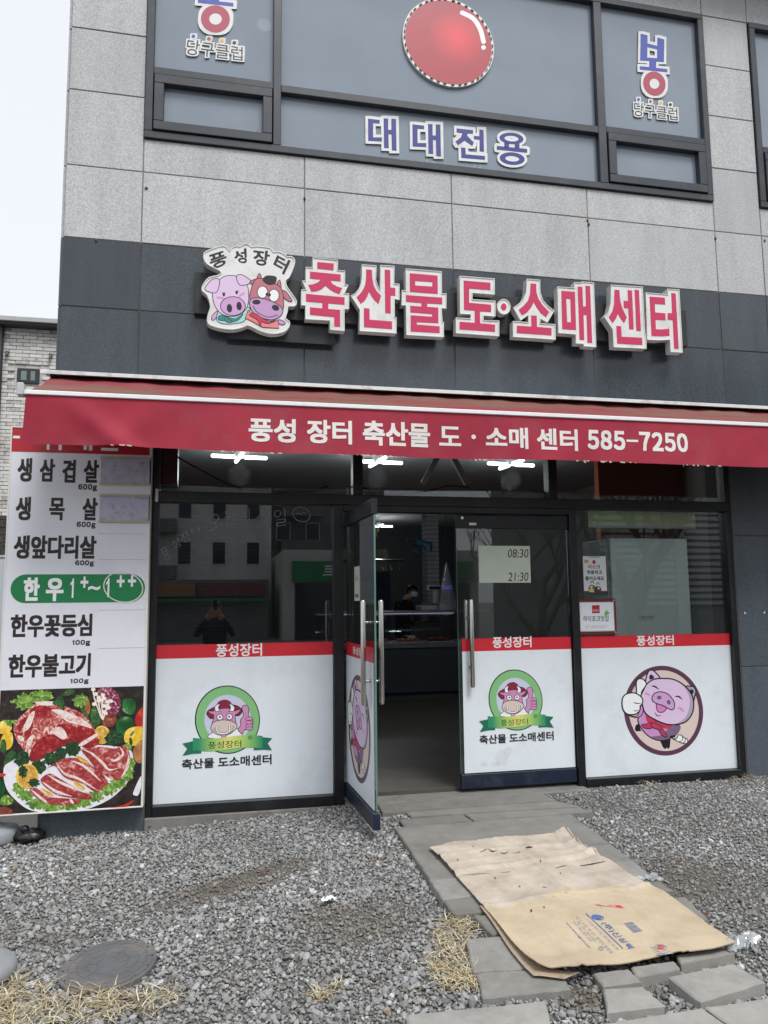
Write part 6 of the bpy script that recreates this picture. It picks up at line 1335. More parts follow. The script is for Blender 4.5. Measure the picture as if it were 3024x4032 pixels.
for pts, wd_ in (([(670, 408), (700, 425), (740, 418)], 7), ([(770, 432), (800, 440), (835, 425)], 6), ([(870, 440), (930, 425)], 5), ([(945, 370), (980, 382), (1030, 390)], 6), ([(1220, 556), (1270, 545), (1308, 535)], 5), ([(1420, 540), (1520, 525), (1620, 505)], 10), ([(600, 430), (660, 412)], 4), ([(775, 594), (850, 588)], 4), ([(440, 615), (560, 608), (690, 600)], 3)): A.line(pts, m_dk, wd_, True)
for x, y, r in ((420, 490, 5), (545, 380, 4), (1095, 500, 5), (925, 708, 5), (725, 640, 5), (1260, 600, 4), (1300, 1380, 9), (1020, 905, 8), (1125, 878, 5)): A.poly(ell(x, y, r*1.6, r, RNG.uniform(0, 90), 7), m_dk)
A.build('tears', card, kind='stuff')
A = Art(0, Zf, 0.0, fn=lambda x, y, l: on_card(x, y, 0.005))
for x, y, r in ((1130, 712, 14), (1215, 720, 8), (1205, 790, 7), (705, 415, 16), (650, 455, 5), (1310, 765, 9)): A.poly([(x+r*RNG.uniform(.7, 1.3)*math.cos(t), y+0.6*r*RNG.uniform(.7, 1.3)*math.sin(t)) for t in np.linspace(0, 6.28, 7)[:-1]], m_scrap)
A.build('paper_scraps', card, kind='stuff')

# ================================================================== inspection cover
cM = (G(425, 3795, 0.02)); cL_, cR_ = G(240, 3800, 0.02), G(608, 3775, 0.02); rM = (cR_-cL_).length/2*1.02
m_cov = mat('grey plastic cover', (92, 93, 96), 0.75, 0.15, 8, bump=0.0012, bscale=90, dirt=(132, 122, 108), dscale=3.5, damt=0.8)
tilt = Matrix.Rotation(math.radians(4.5), 4, 'X') @ Matrix.Rotation(math.radians(-3), 4, 'Y')
man = empty('inspection_cover', 'round dark grey inspection cover lying in the gravel', 'manhole cover', loc=(cM.x, cM.y, cM.z-0.03))
def mtx(mb): mb.v = [tuple(Vector((cM.x, cM.y, cM.z)) + (tilt @ Vector(v))) for v in mb.v]; return mb
mb = MB(); mb.lathe([(rM, -0.07), (rM, -0.004), (rM-0.004, 0.0), (rM-0.018, 0.0), (rM-0.021, -0.005)], (0, 0, 0), m_cov, 64); mtx(mb).build('rim', man)
mb = MB(); prof = [(rM-0.023, -0.03), (rM-0.023, -0.002), (rM-0.026, 0.001)]
for r in (rM*0.80, rM*0.62, rM*0.42, rM*0.22): prof += [(r+0.004, 0.001), (r+0.002, -0.0005), (r-0.002, -0.0005), (r-0.004, 0.001)]
prof += [(0.0, 0.001)]; mb.lathe(prof, (0, 0, 0), m_cov, 64); mtx(mb).build('lid', man)
for r0, r1, n, o in ((rM*0.82, rM*0.93, 14, 0.1), (rM*0.64, rM*0.78, 12, 0.3), (rM*0.44, rM*0.60, 8, 0.2), (rM*0.24, rM*0.40, 6, 0.0)):
    for k in range(n):
        a0, a1 = o+2*math.pi*k/n, o+2*math.pi*(k+0.82)/n; seg = [(r*math.cos(a), r*math.sin(a)) for r, rng in ((r1, np.linspace(a0, a1, 6)), (r0, np.linspace(a1, a0, 6))) for a in rng]
        mb = MB(); mb.prism([(x, y, 0.0024) for x, y in seg], [(x, y, 0.0011) for x, y in seg], m_cov, cap_back=False); mtx(mb).build('raised_pad', man)
# ================================================================== parasol bases, bin bag at the left
m_base = mat('grey concrete base', (138, 142, 146), 0.7, 0.1, 6, bump=0.0008, bscale=90, dirt=(110, 108, 104), dscale=4)
def parasol_base(px, py, r, h, label, pole):
    c = G(px, py); e = empty('parasol_base', label, 'parasol base', 'grey parasol bases', loc=(c.x, c.y, gz(c.x, c.y)))
    z0 = gz(c.x, c.y); mb = MB(); mb.lathe([(r*0.97, 0), (r, 0.02), (r*0.99, h*0.45), (r*0.9, h*0.62), (r*0.55, h*0.75), (r*0.22, h*0.82), (r*0.2, h), (0.022, h)], (c.x, c.y, z0), m_base, 40); mb.build('weight', e, True)
    mb = MB(); mb.lathe([(0.022, h-0.02), (0.022, h+pole), (0.017, h+pole), (0.017, h)], (c.x, c.y, z0), m_base, 16); mb.build('socket', e, True)
parasol_base(-25, 3312, 0.165, 0.14, 'grey round parasol base with a tube under the price board', 0.12)
parasol_base(-115, 3850, 0.19, 0.10, 'grey parasol base cut by the left picture edge beside the straw', 0.12)
c = G(108, 3322); m_bag = mat('black bin bag', (26, 26, 28), 0.34, 0.1, 10, bump=0.006, bscale=26, spec=0.6)
mb = MB(); mb.ball((c.x, c.y+0.05, gz(c.x, c.y)+0.036), (0.10, 0.075, 0.048), m_bag, 22, 0.16, random); bag = mb.build('bin_bag', None, True, label='small crumpled black bin bag beside the parasol base under the board', cat='bin bag')
mb = MB(); mb.ball((c.x-0.03, c.y+0.03, gz(c.x, c.y)+0.088), (0.028, 0.025, 0.025), m_bag, 14, 0.25, random); mb.build('knot', bag, True)
# ================================================================== litter
m_tis = mat('white tissue', (236, 238, 238), 0.8, 0.03, 10)
def crumple(name, px, py, r, label, cat, m, seed, flat=0.35, up=0.02):
    rr = random.Random(seed); c = G(px, py, up); n = 22; vs = []; fs = []
    for j in range(n):
        for i in range(n):
            u, v = (i/(n-1)-0.5)*2, (j/(n-1)-0.5)*2; k = 1+0.3*math.sin(3*math.atan2(v, u)+seed); vs.append((c.x+u*r*k, c.y+v*r*0.8*k, c.z+r*flat*(abs(math.sin(u*4+seed)+math.cos(v*5+u*3))*0.5+rr.uniform(0, .35))))
    mb = MB(); mb.add(vs, [(j*n+i, j*n+i+1, (j+1)*n+i+1, (j+1)*n+i) for j in range(n-1) for i in range(n-1) if (i-n/2)**2+(j-n/2)**2 < (n*0.47*(1+0.25*math.sin(5*math.atan2(j-n/2, i-n/2)+seed)))**2], m)
    return mb.build(name, None, True, label=label, cat=cat, recalc=False)
crumple('crumpled_tissue', 1297, 3543, 0.036, 'crumpled white tissue on the gravel left of the slabs', 'tissue', m_tis, 3, 0.45)
m_cel = glass('clear wrapper', (0.92, 0.94, 0.95), 0.08, 2.2, film=(224, 230, 232), fillamt=0.5)
crumple('clear_wrapper', 2560, 3462, 0.06, 'clear plastic wrapper on the slab right of the cardboard', 'wrapper', m_cel, 5, 0.25, LIFT)
crumple('clear_wrapper', 2905, 3725, 0.085, 'crumpled clear plastic wrapper at the right corner of the cardboard', 'wrapper', m_cel, 8, 0.5, 0.03)
m_lf = [mat('fallen leaf %d' % k, c, 0.85, 0.3, 40) for k, c in enumerate(((134, 84, 58), (150, 100, 66), (112, 70, 52)))]
for i, (px, py, lb) in enumerate(((590, 3256, 'brown dry leaf on the gravel below the left window'), (770, 3226, 'brown dry leaf against the plinth below the left window'), (1272, 3195, 'brown dry leaf beside the open door leaf'), (1475, 3390, 'tan dry leaf on the gravel below the open door'), (2755, 3068, 'brown dry leaf at the plinth below the pig emblem'), (2815, 3073, 'tan dry leaf at the foot of the right window frame'), (3008, 3065, 'brown dry leaf at the foot of the right pier'), (2860, 3217, 'orange brown dry leaf on the gravel at the right'), (2775, 3601, 'tan dry leaf beside the right edge of the cardboard'), (1035, 3430, 'brown dry leaf on the gravel in the middle of the yard'), (2532, 3100, 'pale dry leaf on the gravel beside the slabs'))):
    c = G(px, py, 0.022); a = RNG.uniform(0, 6); s = RNG.uniform(0.016, 0.026); mb = MB(); pts = [(-1, 0, .1), (-.4, .38, .3), (.3, .42, .35), (1, .05, .2), (.4, -.36, .3), (-.3, -.42, .25)]
    mb.add([(c.x+s*(u*math.cos(a)-v*math.sin(a)), c.y+s*(u*math.sin(a)+v*math.cos(a)), c.z+s*w_) for u, v, w_ in pts]+[(c.x, c.y, c.z)], [(k, (k+1) % 6, 6) for k in range(6)], m_lf[i % 3]); mb.build('dry_leaf', None, label=lb, cat='leaf', group='dry leaves on the gravel', recalc=False)
# ================================================================== dry grass
m_str = [mat('straw %d' % k, c, 0.75, 0.2, 30) for k, c in enumerate(((196, 184, 152), (170, 152, 116), (128, 112, 84), (210, 204, 180)))]
def straw(regions, label, seed, height):
    rr = random.Random(seed); mb = MB()
    for poly, n, hgt, ln in regions:
        xs = [p[0] for p in poly]; ys = [p[1] for p in poly]; k = 0
        while k < n:
            x, y = rr.uniform(min(xs), max(xs)), rr.uniform(min(ys), max(ys)); ins = False
            for a, b in zip(poly, poly[1:]+poly[:1]):
                if (a[1] > y) != (b[1] > y) and x < (b[0]-a[0])*(y-a[1])/(b[1]-a[1])+a[0]: ins = not ins
            if not ins: continue
            k += 1; c = G(x, y, 0.004); a = rr.uniform(0, 2*math.pi); el = abs(rr.gauss(0.02, 0.16)); L_ = rr.uniform(0.4, 1.2)*ln; d = Vector((math.cos(a)*math.cos(el), math.sin(a)*math.cos(el), math.sin(el)))
            sd_ = d.cross(Vector((0, 0, 1))).normalized()*rr.uniform(0.0010, 0.0030); c.z += rr.uniform(0, hgt)
            p = [c, c+d*L_*0.5+Vector((0, 0, 0.05*L_)), c+d*L_+Vector((rr.uniform(-.2, .2)*L_, rr.uniform(-.2, .2)*L_, -0.05*L_))]
            mb.add([p[0]-sd_, p[0]+sd_, p[1]-sd_*0.9, p[1]+sd_*0.9, p[2]-sd_*0.3, p[2]+sd_*0.3], [(0, 1, 3, 2), (2, 3, 5, 4)], m_str[rr.choice((0, 0, 1, 1, 2, 3))])
    return mb.build('dry_grass', None, label=label, cat='dry grass', kind='stuff', recalc=False)
straw([([(-150, 3850), (40, 3840), (200, 3905), (300, 3925), (520, 3910), (480, 3990), (300, 4060), (-150, 4100)], 520, 0.010, 0.12), ([(300, 3890), (560, 3900), (690, 3885), (705, 3915), (650, 3975), (480, 4000), (330, 3970)], 210, 0.008, 0.09), ([(-100, 3900), (60, 3890), (100, 4060), (-100, 4100)], 170, 0.015, 0.14)], 'pale dry straw scattered in the gravel at the bottom left', 3, 0.03)
straw([([(1755, 3610), (1850, 3600), (1905, 3650), (1830, 3700), (1840, 3770), (1855, 3850), (1880, 3895), (1800, 3905), (1720, 3880), (1705, 3800), (1720, 3700), (1730, 3650)], 620, 0.014, 0.085), ([(1720, 3820), (1860, 3830), (1875, 3890), (1740, 3890)], 140, 0.02, 0.09)], 'tuft of dry tan grass along the left edge of the slabs', 5, 0.04)
straw([([(1215, 3930), (1260, 3900), (1340, 3870), (1345, 3890), (1260, 3950)], 70, 0.01, 0.08)], 'few dry grass blades among stones at the bottom middle', 9, 0.02)
straw([([(2500, 3075), (2600, 3075), (2590, 3100), (2510, 3100)], 60, 0.01, 0.07), ([(2890, 3055), (2960, 3045), (2960, 3070), (2880, 3075)], 70, 0.01, 0.07), ([(270, 3270), (600, 3255), (590, 3275), (280, 3290)], 40, 0.01, 0.07)], 'wisps of dry grass along the foot of the shopfront', 12, 0.02)
# ================================================================== people
m_cloth = mat('black jacket', (26, 26, 30), 0.8, 0.15, 20, bump=0.004, bscale=18); m_skin = mat('skin', (196, 150, 126), 0.5, 0.05, 20); m_hair = mat('black hair', (18, 16, 16), 0.5, 0.2, 60); m_trou = mat('dark trousers', (34, 36, 44), 0.85, 0.1, 20); m_mask = mat('white face mask', (226, 230, 232), 0.7, 0.02)
def person(label, base, face, sc, arms, lean=0.0, mask=True, head_turn=(0, 0)):
    """one skinned body (torso, limbs, hands with fingers, head); face: heading, arms: elbow and wrist per side"""
    v = []; r = []; e = []
    def J(p, rad, par=None):
        v.append(Vector(p)); r.append(rad if hasattr(rad, '__len__') else (rad, rad))
        if par is not None: e.append((par, len(v)-1))
        return len(v)-1
    pel = J((0, 0, .95), (.16, .115)); sp = J((0, -lean*.3, 1.15), (.145, .105), pel); ch = J((0, -lean*.7, 1.33), (.17, .115), sp); nb = J((0, -lean, 1.45), .065, ch)
    ht = Vector((head_turn[0], head_turn[1], 0)); hx, hy = 0.0, -lean
    nk = J((0, hy-.01, 1.50), .052, nb); jw = J((0+ht.x*.3, hy-.045+ht.y*.3, 1.55), .056, nk); hd = J((ht.x*.5, hy-.02+ht.y*.4, 1.62), (.080, .092), jw); J((ht.x*.5, hy-.01+ht.y*.3, 1.69), (.066, .074), hd)
    for s, (el, wr, hdv) in zip((-1, 1), arms):
        sh = J((s*.175, -lean*.8, 1.40), .068, ch); eb = J(el, .046, sh); wj = J(wr, .030, eb); hd_v = Vector(hdv).normalized(); pc = Vector(wr)+hd_v*.05; pm = J(pc, (.030, .022), wj)
        side = hd_v.cross(Vector((0, -1, 0.01))).normalized()
        for k in range(4):
            o = side*(k-1.5)*.019; ln = (.034, .042, .040, .031)[k]; f1 = J(pc+hd_v*.045+o, .009, pm); f2 = J(pc+hd_v*(.045+ln)+o+Vector((0, -.008, 0)), .0085, f1); J(pc+hd_v*(.045+ln*1.6)+o+Vector((0, -.026, 0)), .0078, f2)
        t1 = J(pc-side*.032*s*1.0+hd_v*.005, .010, pm); J(pc-side*.05*s+hd_v*.035, .009, t1)
        hip = J((s*.095, 0, .88), .098, pel); kn = J((s*.105, -.015, .49), .062, hip); an = J((s*.105, .02, .09), .044, kn); J((s*.11, -.13, .045), (.045, .036), an)
    me = bpy.data.meshes.new('body'); me.from_pydata([tuple(p) for p in v], e, []); o = bpy.data.objects.new('person_tmp', me); COL.objects.link(o)
    md = o.modifiers.new('skin', 'SKIN'); md.use_smooth_shade = True
    for i, sv in enumerate(me.skin_vertices[0].data): sv.radius = r[i]; sv.use_root = (i == 0)
    sd_ = o.modifiers.new('sub', 'SUBSURF'); sd_.levels = 2; sd_.render_levels = 2
    dg = bpy.context.evaluated_depsgraph_get(); nm = bpy.data.meshes.new_from_object(o.evaluated_get(dg)); bpy.data.objects.remove(o)
    wr = [Vector(a[1])+Vector(a[2]).normalized()*.02 for a in arms]
    nm.materials.clear()
    for m in (m_cloth, m_skin, m_trou): nm.materials.append(m)
    for p in nm.polygons:
        c = p.center; k = 0
        if c.z > 1.485: k = 1
        elif any((c-w_).dot(Vector(a[2]).normalized()) > 0 and (c-w_).length < .22 for w_, a in zip(wr, arms)): k = 1
        elif c.z < 0.93: k = 2
        p.material_index = k; p.use_smooth = True
    M = Matrix.Translation(Vector(base)) @ Matrix.Rotation(face, 4, 'Z') @ Matrix.Scale(sc, 4)
    root = empty('person', label, 'person', loc=base); nm.transform(M); b = bpy.data.objects.new('body', nm); put(b); child_fix(b, root)
    H = Vector((ht.x*.5, hy-.02+ht.y*.4, 1.625)); fd = Vector((ht.x, -1+ht.y, -0.15 if mask else 0)).normalized(); rt = fd.cross(Vector((0, 0, 1))).normalized(); up = rt.cross(fd)
    def part(mb, name): mb.v = [tuple(M @ Vector(q)) for q in mb.v]; return mb.build(name, root, True)
    def hp(a, b_, c): return H+rt*a+fd*b_+up*c
    hr = MB(); vs = []; n = 20
    for i in range(11):
        th = math.pi*0.62*i/10
        for k in range(n):
            a = 2*math.pi*k/n; fr_ = max(0, math.cos(a)); lim = th*(1-0.42*fr_); vs.append(hp(.090*math.sin(lim)*math.sin(a), .101*math.sin(lim)*math.cos(a)-.006, .100*math.cos(lim)+.012+RNG.uniform(-.003, .003)))
    hr.add(vs, [(i*n+k, i*n+(k+1) % n, (i+1)*n+(k+1) % n, (i+1)*n+k) for i in range(10) for k in range(n)], m_hair); part(hr, 'hair')
    for s in (-1, 1):
        mb = MB(); mb.ball(hp(s*.030, .083, .012), (.011, .009, .007), m_hair, 10); part(mb, 'eye'); mb = MB(); mb.ball(hp(s*.084, -.008, -.005), (.012, .020, .030), m_skin, 10); part(mb, 'ear')
    mb = MB(); mb.ball(hp(0, .094, -.018), (.013, .016, .022), m_skin, 10); part(mb, 'nose')
    if mask:
        vs = []; 
        for i in range(7):
            for k in range(11):
                a = (k/10-.5)*2.3; z = .005-.085*i/6; rr = .100+.014*math.sin(math.pi*i/6)*math.cos(a); vs.append(hp(rr*.92*math.sin(a), rr*math.cos(a)-.002, z))
        mb = MB(); mb.add(vs, [(i*11+k, i*11+k+1, (i+1)*11+k+1, (i+1)*11+k) for i in range(6) for k in range(10)], m_mask); part(mb, 'face_mask')
    else:
        mb = MB(); mb.ball(hp(0, .086, -.052), (.022, .010, .006), mat('lips', (160, 96, 88), 0.5), 10); part(mb, 'mouth')
    return root
pB = P(1581, 2330, 6.9)
person('dark haired shop worker in black with a white face mask behind the counter', (pB.x, 6.9, pB.z-1.62*0.98), math.radians(38), 0.98, [((-.24, -.12, 1.12), (-.10, -.34, 1.08), (.2, -.8, .1)), ((.24, -.14, 1.12), (.12, -.36, 1.10), (-.2, -.8, .1))], 0.06, True, (0.2, -0.2))
gp_ = gz(0.0, -6.4)
person('person in a black jacket photographing the shop, mirrored in the left window', (0.0, -6.42, -0.33), math.radians(180), 1.08, [((-.27, -.08, 1.22), (-.12, -.30, 1.47), (.35, -.25, .5)), ((.27, -.08, 1.22), (.12, -.30, 1.47), (-.35, -.25, .5))], 0.0, False)
ph = empty('phone', 'black smartphone held up by the person mirrored in the left window', 'phone', loc=(0, -6.04, 1.45)); mb = MB(); mb.box(-0.037, 0.037, -6.046, -6.038, 1.40, 1.55, m_blackfr, 0.003); mb.build('case', ph); mb = MB(); mb.tube([(0.016, -6.0379, 1.53), (0.016, -6.034, 1.53)], 0.008, m_rail, 14); mb.build('lens', ph)

# ================================================================== brick building at the left
YBk = 9.0
bb = empty('brick_building', 'white washed brick building with a small dark window behind the left corner', 'building', loc=(-4, YBk, 0))
def brick_mat():
    m = bpy.data.materials.new('white washed brick'); m.use_nodes = True; nt = m.node_tree; b = nt.nodes['Principled BSDF']; b.inputs['Roughness'].default_value = 0.9; L = nt.links.new
    oi = nt.nodes.new('ShaderNodeObjectInfo'); g = nt.nodes.new('ShaderNodeNewGeometry'); n = nt.nodes.new('ShaderNodeTexNoise'); n.inputs['Scale'].default_value = 9; n.inputs['Detail'].default_value = 7; n.inputs['Roughness'].default_value = 0.75; L(g.outputs['Position'], n.inputs['Vector'])
    ad = nt.nodes.new('ShaderNodeMath'); ad.operation = 'MULTIPLY_ADD'; ad.inputs[1].default_value = 0.42; L(oi.outputs['Random'], ad.inputs[0]); L(n.outputs['Fac'], ad.inputs[2])
    r = nt.nodes.new('ShaderNodeValToRGB'); e = r.color_ramp.elements; e[0].position = 0.42; e[0].color = (*lin((158, 154, 148)), 1); e[1].position = 0.62; e[1].color = (*lin((204, 202, 197)), 1); q = e.new(0.85); q.color = (*lin((220, 219, 215)), 1)
    L(ad.outputs[0], r.inputs['Fac']); L(r.outputs[0], b.inputs['Base Color']); bp = nt.nodes.new('ShaderNodeBump'); bp.inputs['Distance'].default_value = 0.006; L(n.outputs['Fac'], bp.inputs['Height']); L(bp.outputs[0], b.inputs['Normal']); return m
m_brk = brick_mat(); m_mor = mat('pale mortar', (178, 174, 168), 0.95, 0.15, 6); 
def _bt():
    m = bpy.data.materials.new('far white brickwork'); m.use_nodes = True; nt = m.node_tree; b = nt.nodes['Principled BSDF']; b.inputs['Roughness'].default_value = 0.9; L = nt.links.new
    g = nt.nodes.new('ShaderNodeNewGeometry'); sx = nt.nodes.new('ShaderNodeSeparateXYZ'); cx = nt.nodes.new('ShaderNodeCombineXYZ'); L(g.outputs['Position'], sx.inputs[0]); L(sx.outputs['X'], cx.inputs['X']); L(sx.outputs['Z'], cx.inputs['Y'])
    t = nt.nodes.new('ShaderNodeTexBrick'); t.inputs['Scale'].default_value = 1; t.inputs['Brick Width'].default_value = 0.234; t.inputs['Row Height'].default_value = 0.069; t.inputs['Mortar Size'].default_value = 0.005
    t.inputs['Color1'].default_value = (*lin((206, 204, 199)), 1); t.inputs['Color2'].default_value = (*lin((176, 172, 166)), 1); t.inputs['Mortar'].default_value = (*lin((150, 146, 140)), 1)
    L(cx.outputs[0], t.inputs['Vector']); L(t.outputs['Color'], b.inputs['Base Color']); return m
m_far_brick = _bt()
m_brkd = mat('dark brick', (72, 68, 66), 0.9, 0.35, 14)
zTop = P(120, 1296, YBk).z; zDk = P(20, 2035, YBk).z; zPl = P(10, 2195, YBk).z; xL0 = P(6, 1500, YBk).x; xR0 = P(300, 1500, YBk).x
mb = MB(); mb.box(xL0-6, xR0+3, YBk+0.012, YBk+8, -0.9, zTop, m_far_brick); mb.build('wall', bb)
mb = MB(); mb.box(xL0-6.2, xR0+3.2, YBk-0.22, YBk+8.2, zTop, zTop+0.10, mat('dark roof edge', (52, 52, 56), 0.5, 0.1), 0.01); rf = mb.build('roof', bb); mb = MB(); mb.box(xL0-6.25, xR0+3.25, YBk-0.27, YBk-0.20, zTop+0.05, zTop+0.14, mat('pale gutter', (176, 176, 174), 0.5), 0.008); mb.build('gutter', rf)
mb = MB(); mb.tube([(xL0-0.03, YBk-0.06, -0.5), (xL0-0.03, YBk-0.06, zTop)], 0.05, mat('downpipe', (58, 58, 60), 0.5), 10); mb.build('downpipe', bb)
wA, wB = P(67, 1508, YBk), P(157, 1455, YBk)
BH, BWd, JT = 0.060, 0.225, 0.009; bm1 = None; cnt = 0; z = zTop-BH; row = 0
def mk_brick(w_, m):
    t = MB(); t.box(0, w_, -0.014, 0.014, 0, BH, m, 0.004); me = bpy.data.meshes.new('brick'); me.from_pydata(t.v, [], t.f); me.materials.append(m); return me
meshes = {}
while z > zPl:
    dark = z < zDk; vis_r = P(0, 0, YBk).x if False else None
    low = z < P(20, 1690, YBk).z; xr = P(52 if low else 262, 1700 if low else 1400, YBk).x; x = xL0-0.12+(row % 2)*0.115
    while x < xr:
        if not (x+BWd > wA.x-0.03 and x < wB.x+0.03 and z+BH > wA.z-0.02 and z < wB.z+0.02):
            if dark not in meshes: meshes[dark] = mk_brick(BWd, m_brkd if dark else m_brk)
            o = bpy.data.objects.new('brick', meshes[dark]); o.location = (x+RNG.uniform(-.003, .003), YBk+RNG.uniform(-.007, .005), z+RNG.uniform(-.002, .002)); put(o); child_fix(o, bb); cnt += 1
        x += BWd+JT
    z -= BH+JT; row += 1
mb = MB(); zz = zPl-0.02
mb.box(xL0-1.2, P(60, 2200, YBk).x+2.0, YBk-0.35, YBk-0.30, -0.9, zz, mat('pale steel fence', (182, 190, 196), 0.5, 0.05), 0.004); fn = mb.build('metal_fence', None, label='pale steel panel fence in front of the white brick building', cat='fence')
mb = MB(); mb.box(xL0-1.2, P(60, 2200, YBk).x+2.0, YBk-0.37, YBk-0.28, zz, zz+0.04, m_alu, 0.004); mb.build('top_rail', fn)
mb = MB(); mb.box(wA.x, wB.x, YBk-0.03, YBk+0.01, wA.z, wB.z, mat('dark window surround', (44, 46, 50), 0.5), 0.004); wn = mb.build('window', bb); wm = (wA.x+wB.x)/2
for x0, x1 in ((wA.x+0.07, wm-0.025), (wm+0.045, wB.x-0.07)):
    mb = MB(); mb.box(x0, x1, YBk-0.038, YBk-0.031, wA.z+0.05, wB.z-0.05, mat('greenish pane', (112, 132, 130), 0.12, 0.05, 2)); mb.build('pane', wn)
for px, py in ((28, 1391), (200, 1402)):
    c = P(px, py, YBk-0.05); mb = MB(); mb.tube([(c.x, YBk+0.01, c.z+0.02), (c.x, YBk-0.07, c.z+0.02), (c.x, YBk-0.08, c.z-0.05)], 0.03, mat('wall lamp metal', (80, 80, 82), 0.4), 10); mb.build('wall_spotlight', bb)

# ================================================================== across the road (mirrored in the shop glass)
m_apt = mat('grey apartment render', (206, 204, 198), 0.9, 0.12, 0.6, dirt=(160, 156, 150), dscale=0.5); m_aptd = mat('apartment window glass', (28, 34, 42), 0.1, 0.2, 1); m_aptb = mat('balcony concrete', (120, 118, 116), 0.9, 0.2, 1)
def far_block(name, label, x0, x1, yf, dep, h, floors, m, pitch, bal=True):
    e = empty(name, label, 'building', loc=((x0+x1)/2, yf, -0.7)); mb = MB(); mb.box(x0, x1, yf-dep, yf, -0.74, h, m); mb.build('wall', e); mb = MB(); mb.box(x0-0.2, x1+0.2, yf-dep-0.2, yf+0.2, h, h+0.5, m_aptb); mb.build('roof', e)
    fh = h/floors; n = int((x1-x0)/pitch)
    for f in range(floors):
        for k in range(n):
            x = x0+(k+0.25)*(x1-x0)/n; mb = MB(); mb.box(x, x+pitch*0.5, yf+0.001, yf+0.05, f*fh+fh*0.32, f*fh+fh*0.85, m_lampb); w_ = mb.build('window', e); mb = MB(); mb.box(x+0.08, x+pitch*0.5-0.08, yf+0.051, yf+0.06, f*fh+fh*0.32+0.08, f*fh+fh*0.85-0.08, m_aptd); mb.build('pane', w_)
        if bal and f > 0:
            mb = MB(); mb.box(x0+(x1-x0)*0.1, x0+(x1-x0)*0.45, yf+0.06, yf+1.1, f*fh+0.02, f*fh+0.9, m_aptb); mb.build('balcony', e)
    return e
far_block('apartment_block', 'grey apartment block with balconies mirrored in the left shop window', -7.5, 3.6, -46, 12, 15, 5, m_apt, 1.9)
far_block('apartment_block', 'darker apartment block behind the mart mirrored in the shop glass', 4.2, 14, -58, 12, 17, 6, mat('dark apartment render', (110, 110, 112), 0.9, 0.15, 0.6), 2.4)
mt = empty('mart_building', 'low mart with a green sign mirrored in the left shop window', 'building', loc=(9, -40, -0.7)); mb = MB(); mb.box(3.9, 16, -50, -40, -0.74, 4.6, mat('mart wall', (196, 194, 188), 0.9, 0.1, 0.7)); mb.build('wall', mt); mb = MB(); mb.box(4.6, 15.4, -40.02, -39.9, -0.7, 2.6, m_aptd); mb.build('glazing', mt)
mb = MB(); mb.box(4.4, 15.6, -39.99, -39.6, 2.7, 3.9, m_bgreen); sg = mb.build('sign_panel', mt); mb = MB(); v_, f_ = glyphs('하나로마트', 0.02); mb.add([(11.2-5.0*a, -39.58, 2.95+0.75*b) for a, b in v_], f_, m_wtext); mb.build('lettering', sg, recalc=False)
sh_ = empty('shop_row', 'low row of shops with orange and green awnings mirrored in the left window', 'building', loc=(-2, -44, -0.7)); mb = MB(); mb.box(-9, 3.2, -45.9, -42, -0.74, 2.9, m_aptb); mb.build('wall', sh_)
for x0, x1, c in ((-8.5, -4.4, (150, 96, 60)), (-4.2, -1.2, (150, 110, 70)), (-1.0, 2.9, (120, 60, 66))):
    mb = MB(); mb.box(x0, x1, -41.98, -41.7, 1.9, 2.7, mat('far sign %d' % c[1], c, 0.6)); mb.build('sign_panel', sh_); mb = MB(); mb.box(x0, x1, -41.69, -40.9, 1.6, 1.75, m_bgreen); mb.build('awning', sh_)
lv = empty('louvre_building', 'white slatted building mirrored in the right shop window', 'building', loc=(24, -26, -0.7)); mb = MB(); mb.box(15.5, 40, -36, -26, -0.74, 12, mat('louvre back wall', (120, 124, 124), 0.9)); mb.build('wall', lv); m_lou = mat('white louvre', (176, 180, 180), 0.6, 0.05)
z = 1.2; me = None
while z < 11.5:
    t = MB(); t.box(16.5, 39, -25.98, -25.86, z, z+0.17, m_lou); t.build('slat', lv); z += 0.30
for x in (20.6, 24.8, 29.5):
    mb = MB(); mb.box(x, x+0.5, -25.85, -25.75, -0.7, 11.8, mat('louvre post', (150, 156, 156), 0.7)); mb.build('post', lv)
m_bark = mat('winter bark', (86, 78, 70), 0.95, 0.25, 20)
def bare_tree(x, y, h, label, seed):
    rr = random.Random(seed); e = empty('bare_tree', label, 'tree', 'bare winter trees across the yard', loc=(x, y, -0.5)); tr = MB(); cr = MB()
    def br(p, d, L_, r, dep):
        pts = [p]; q = p.copy(); dd = d.copy()
        for k in range(4): dd = (dd+Vector((rr.uniform(-.18, .18), rr.uniform(-.18, .18), rr.uniform(-.05, .16)))).normalized(); q = q+dd*L_/4; pts.append(q.copy())
        (tr if dep == 0 else cr).tube(pts, [r*(1-0.13*k) for k in range(5)], m_bark, 7 if dep < 2 else 4, False)
        if dep < 5:
            for k in range(3 if dep else 5):
                a = rr.uniform(0, 6.28); t = Vector((math.cos(a), math.sin(a), rr.uniform(0.1, .9))).normalized(); br(pts[rr.choice((2, 3, 4))], (dd*0.75+t*0.75).normalized(), L_*rr.uniform(.55, .75), r*0.52, dep+1)
    br(Vector((x, y, -0.5)), Vector((0, 0, 1)), h*0.40, h*0.022, 0); tr.build('trunk', e, True, recalc=False); cr.build('crown', e, True, recalc=False)
bare_tree(8.2, -7.6, 7.0, 'bare tree mirrored in the right shop window', 4); bare_tree(6.3, -8.4, 6.0, 'bare tree mirrored in the glass of the right door', 8); bare_tree(-4.6, -12, 7.5, 'bare tree mirrored at the left side of the left window', 11)
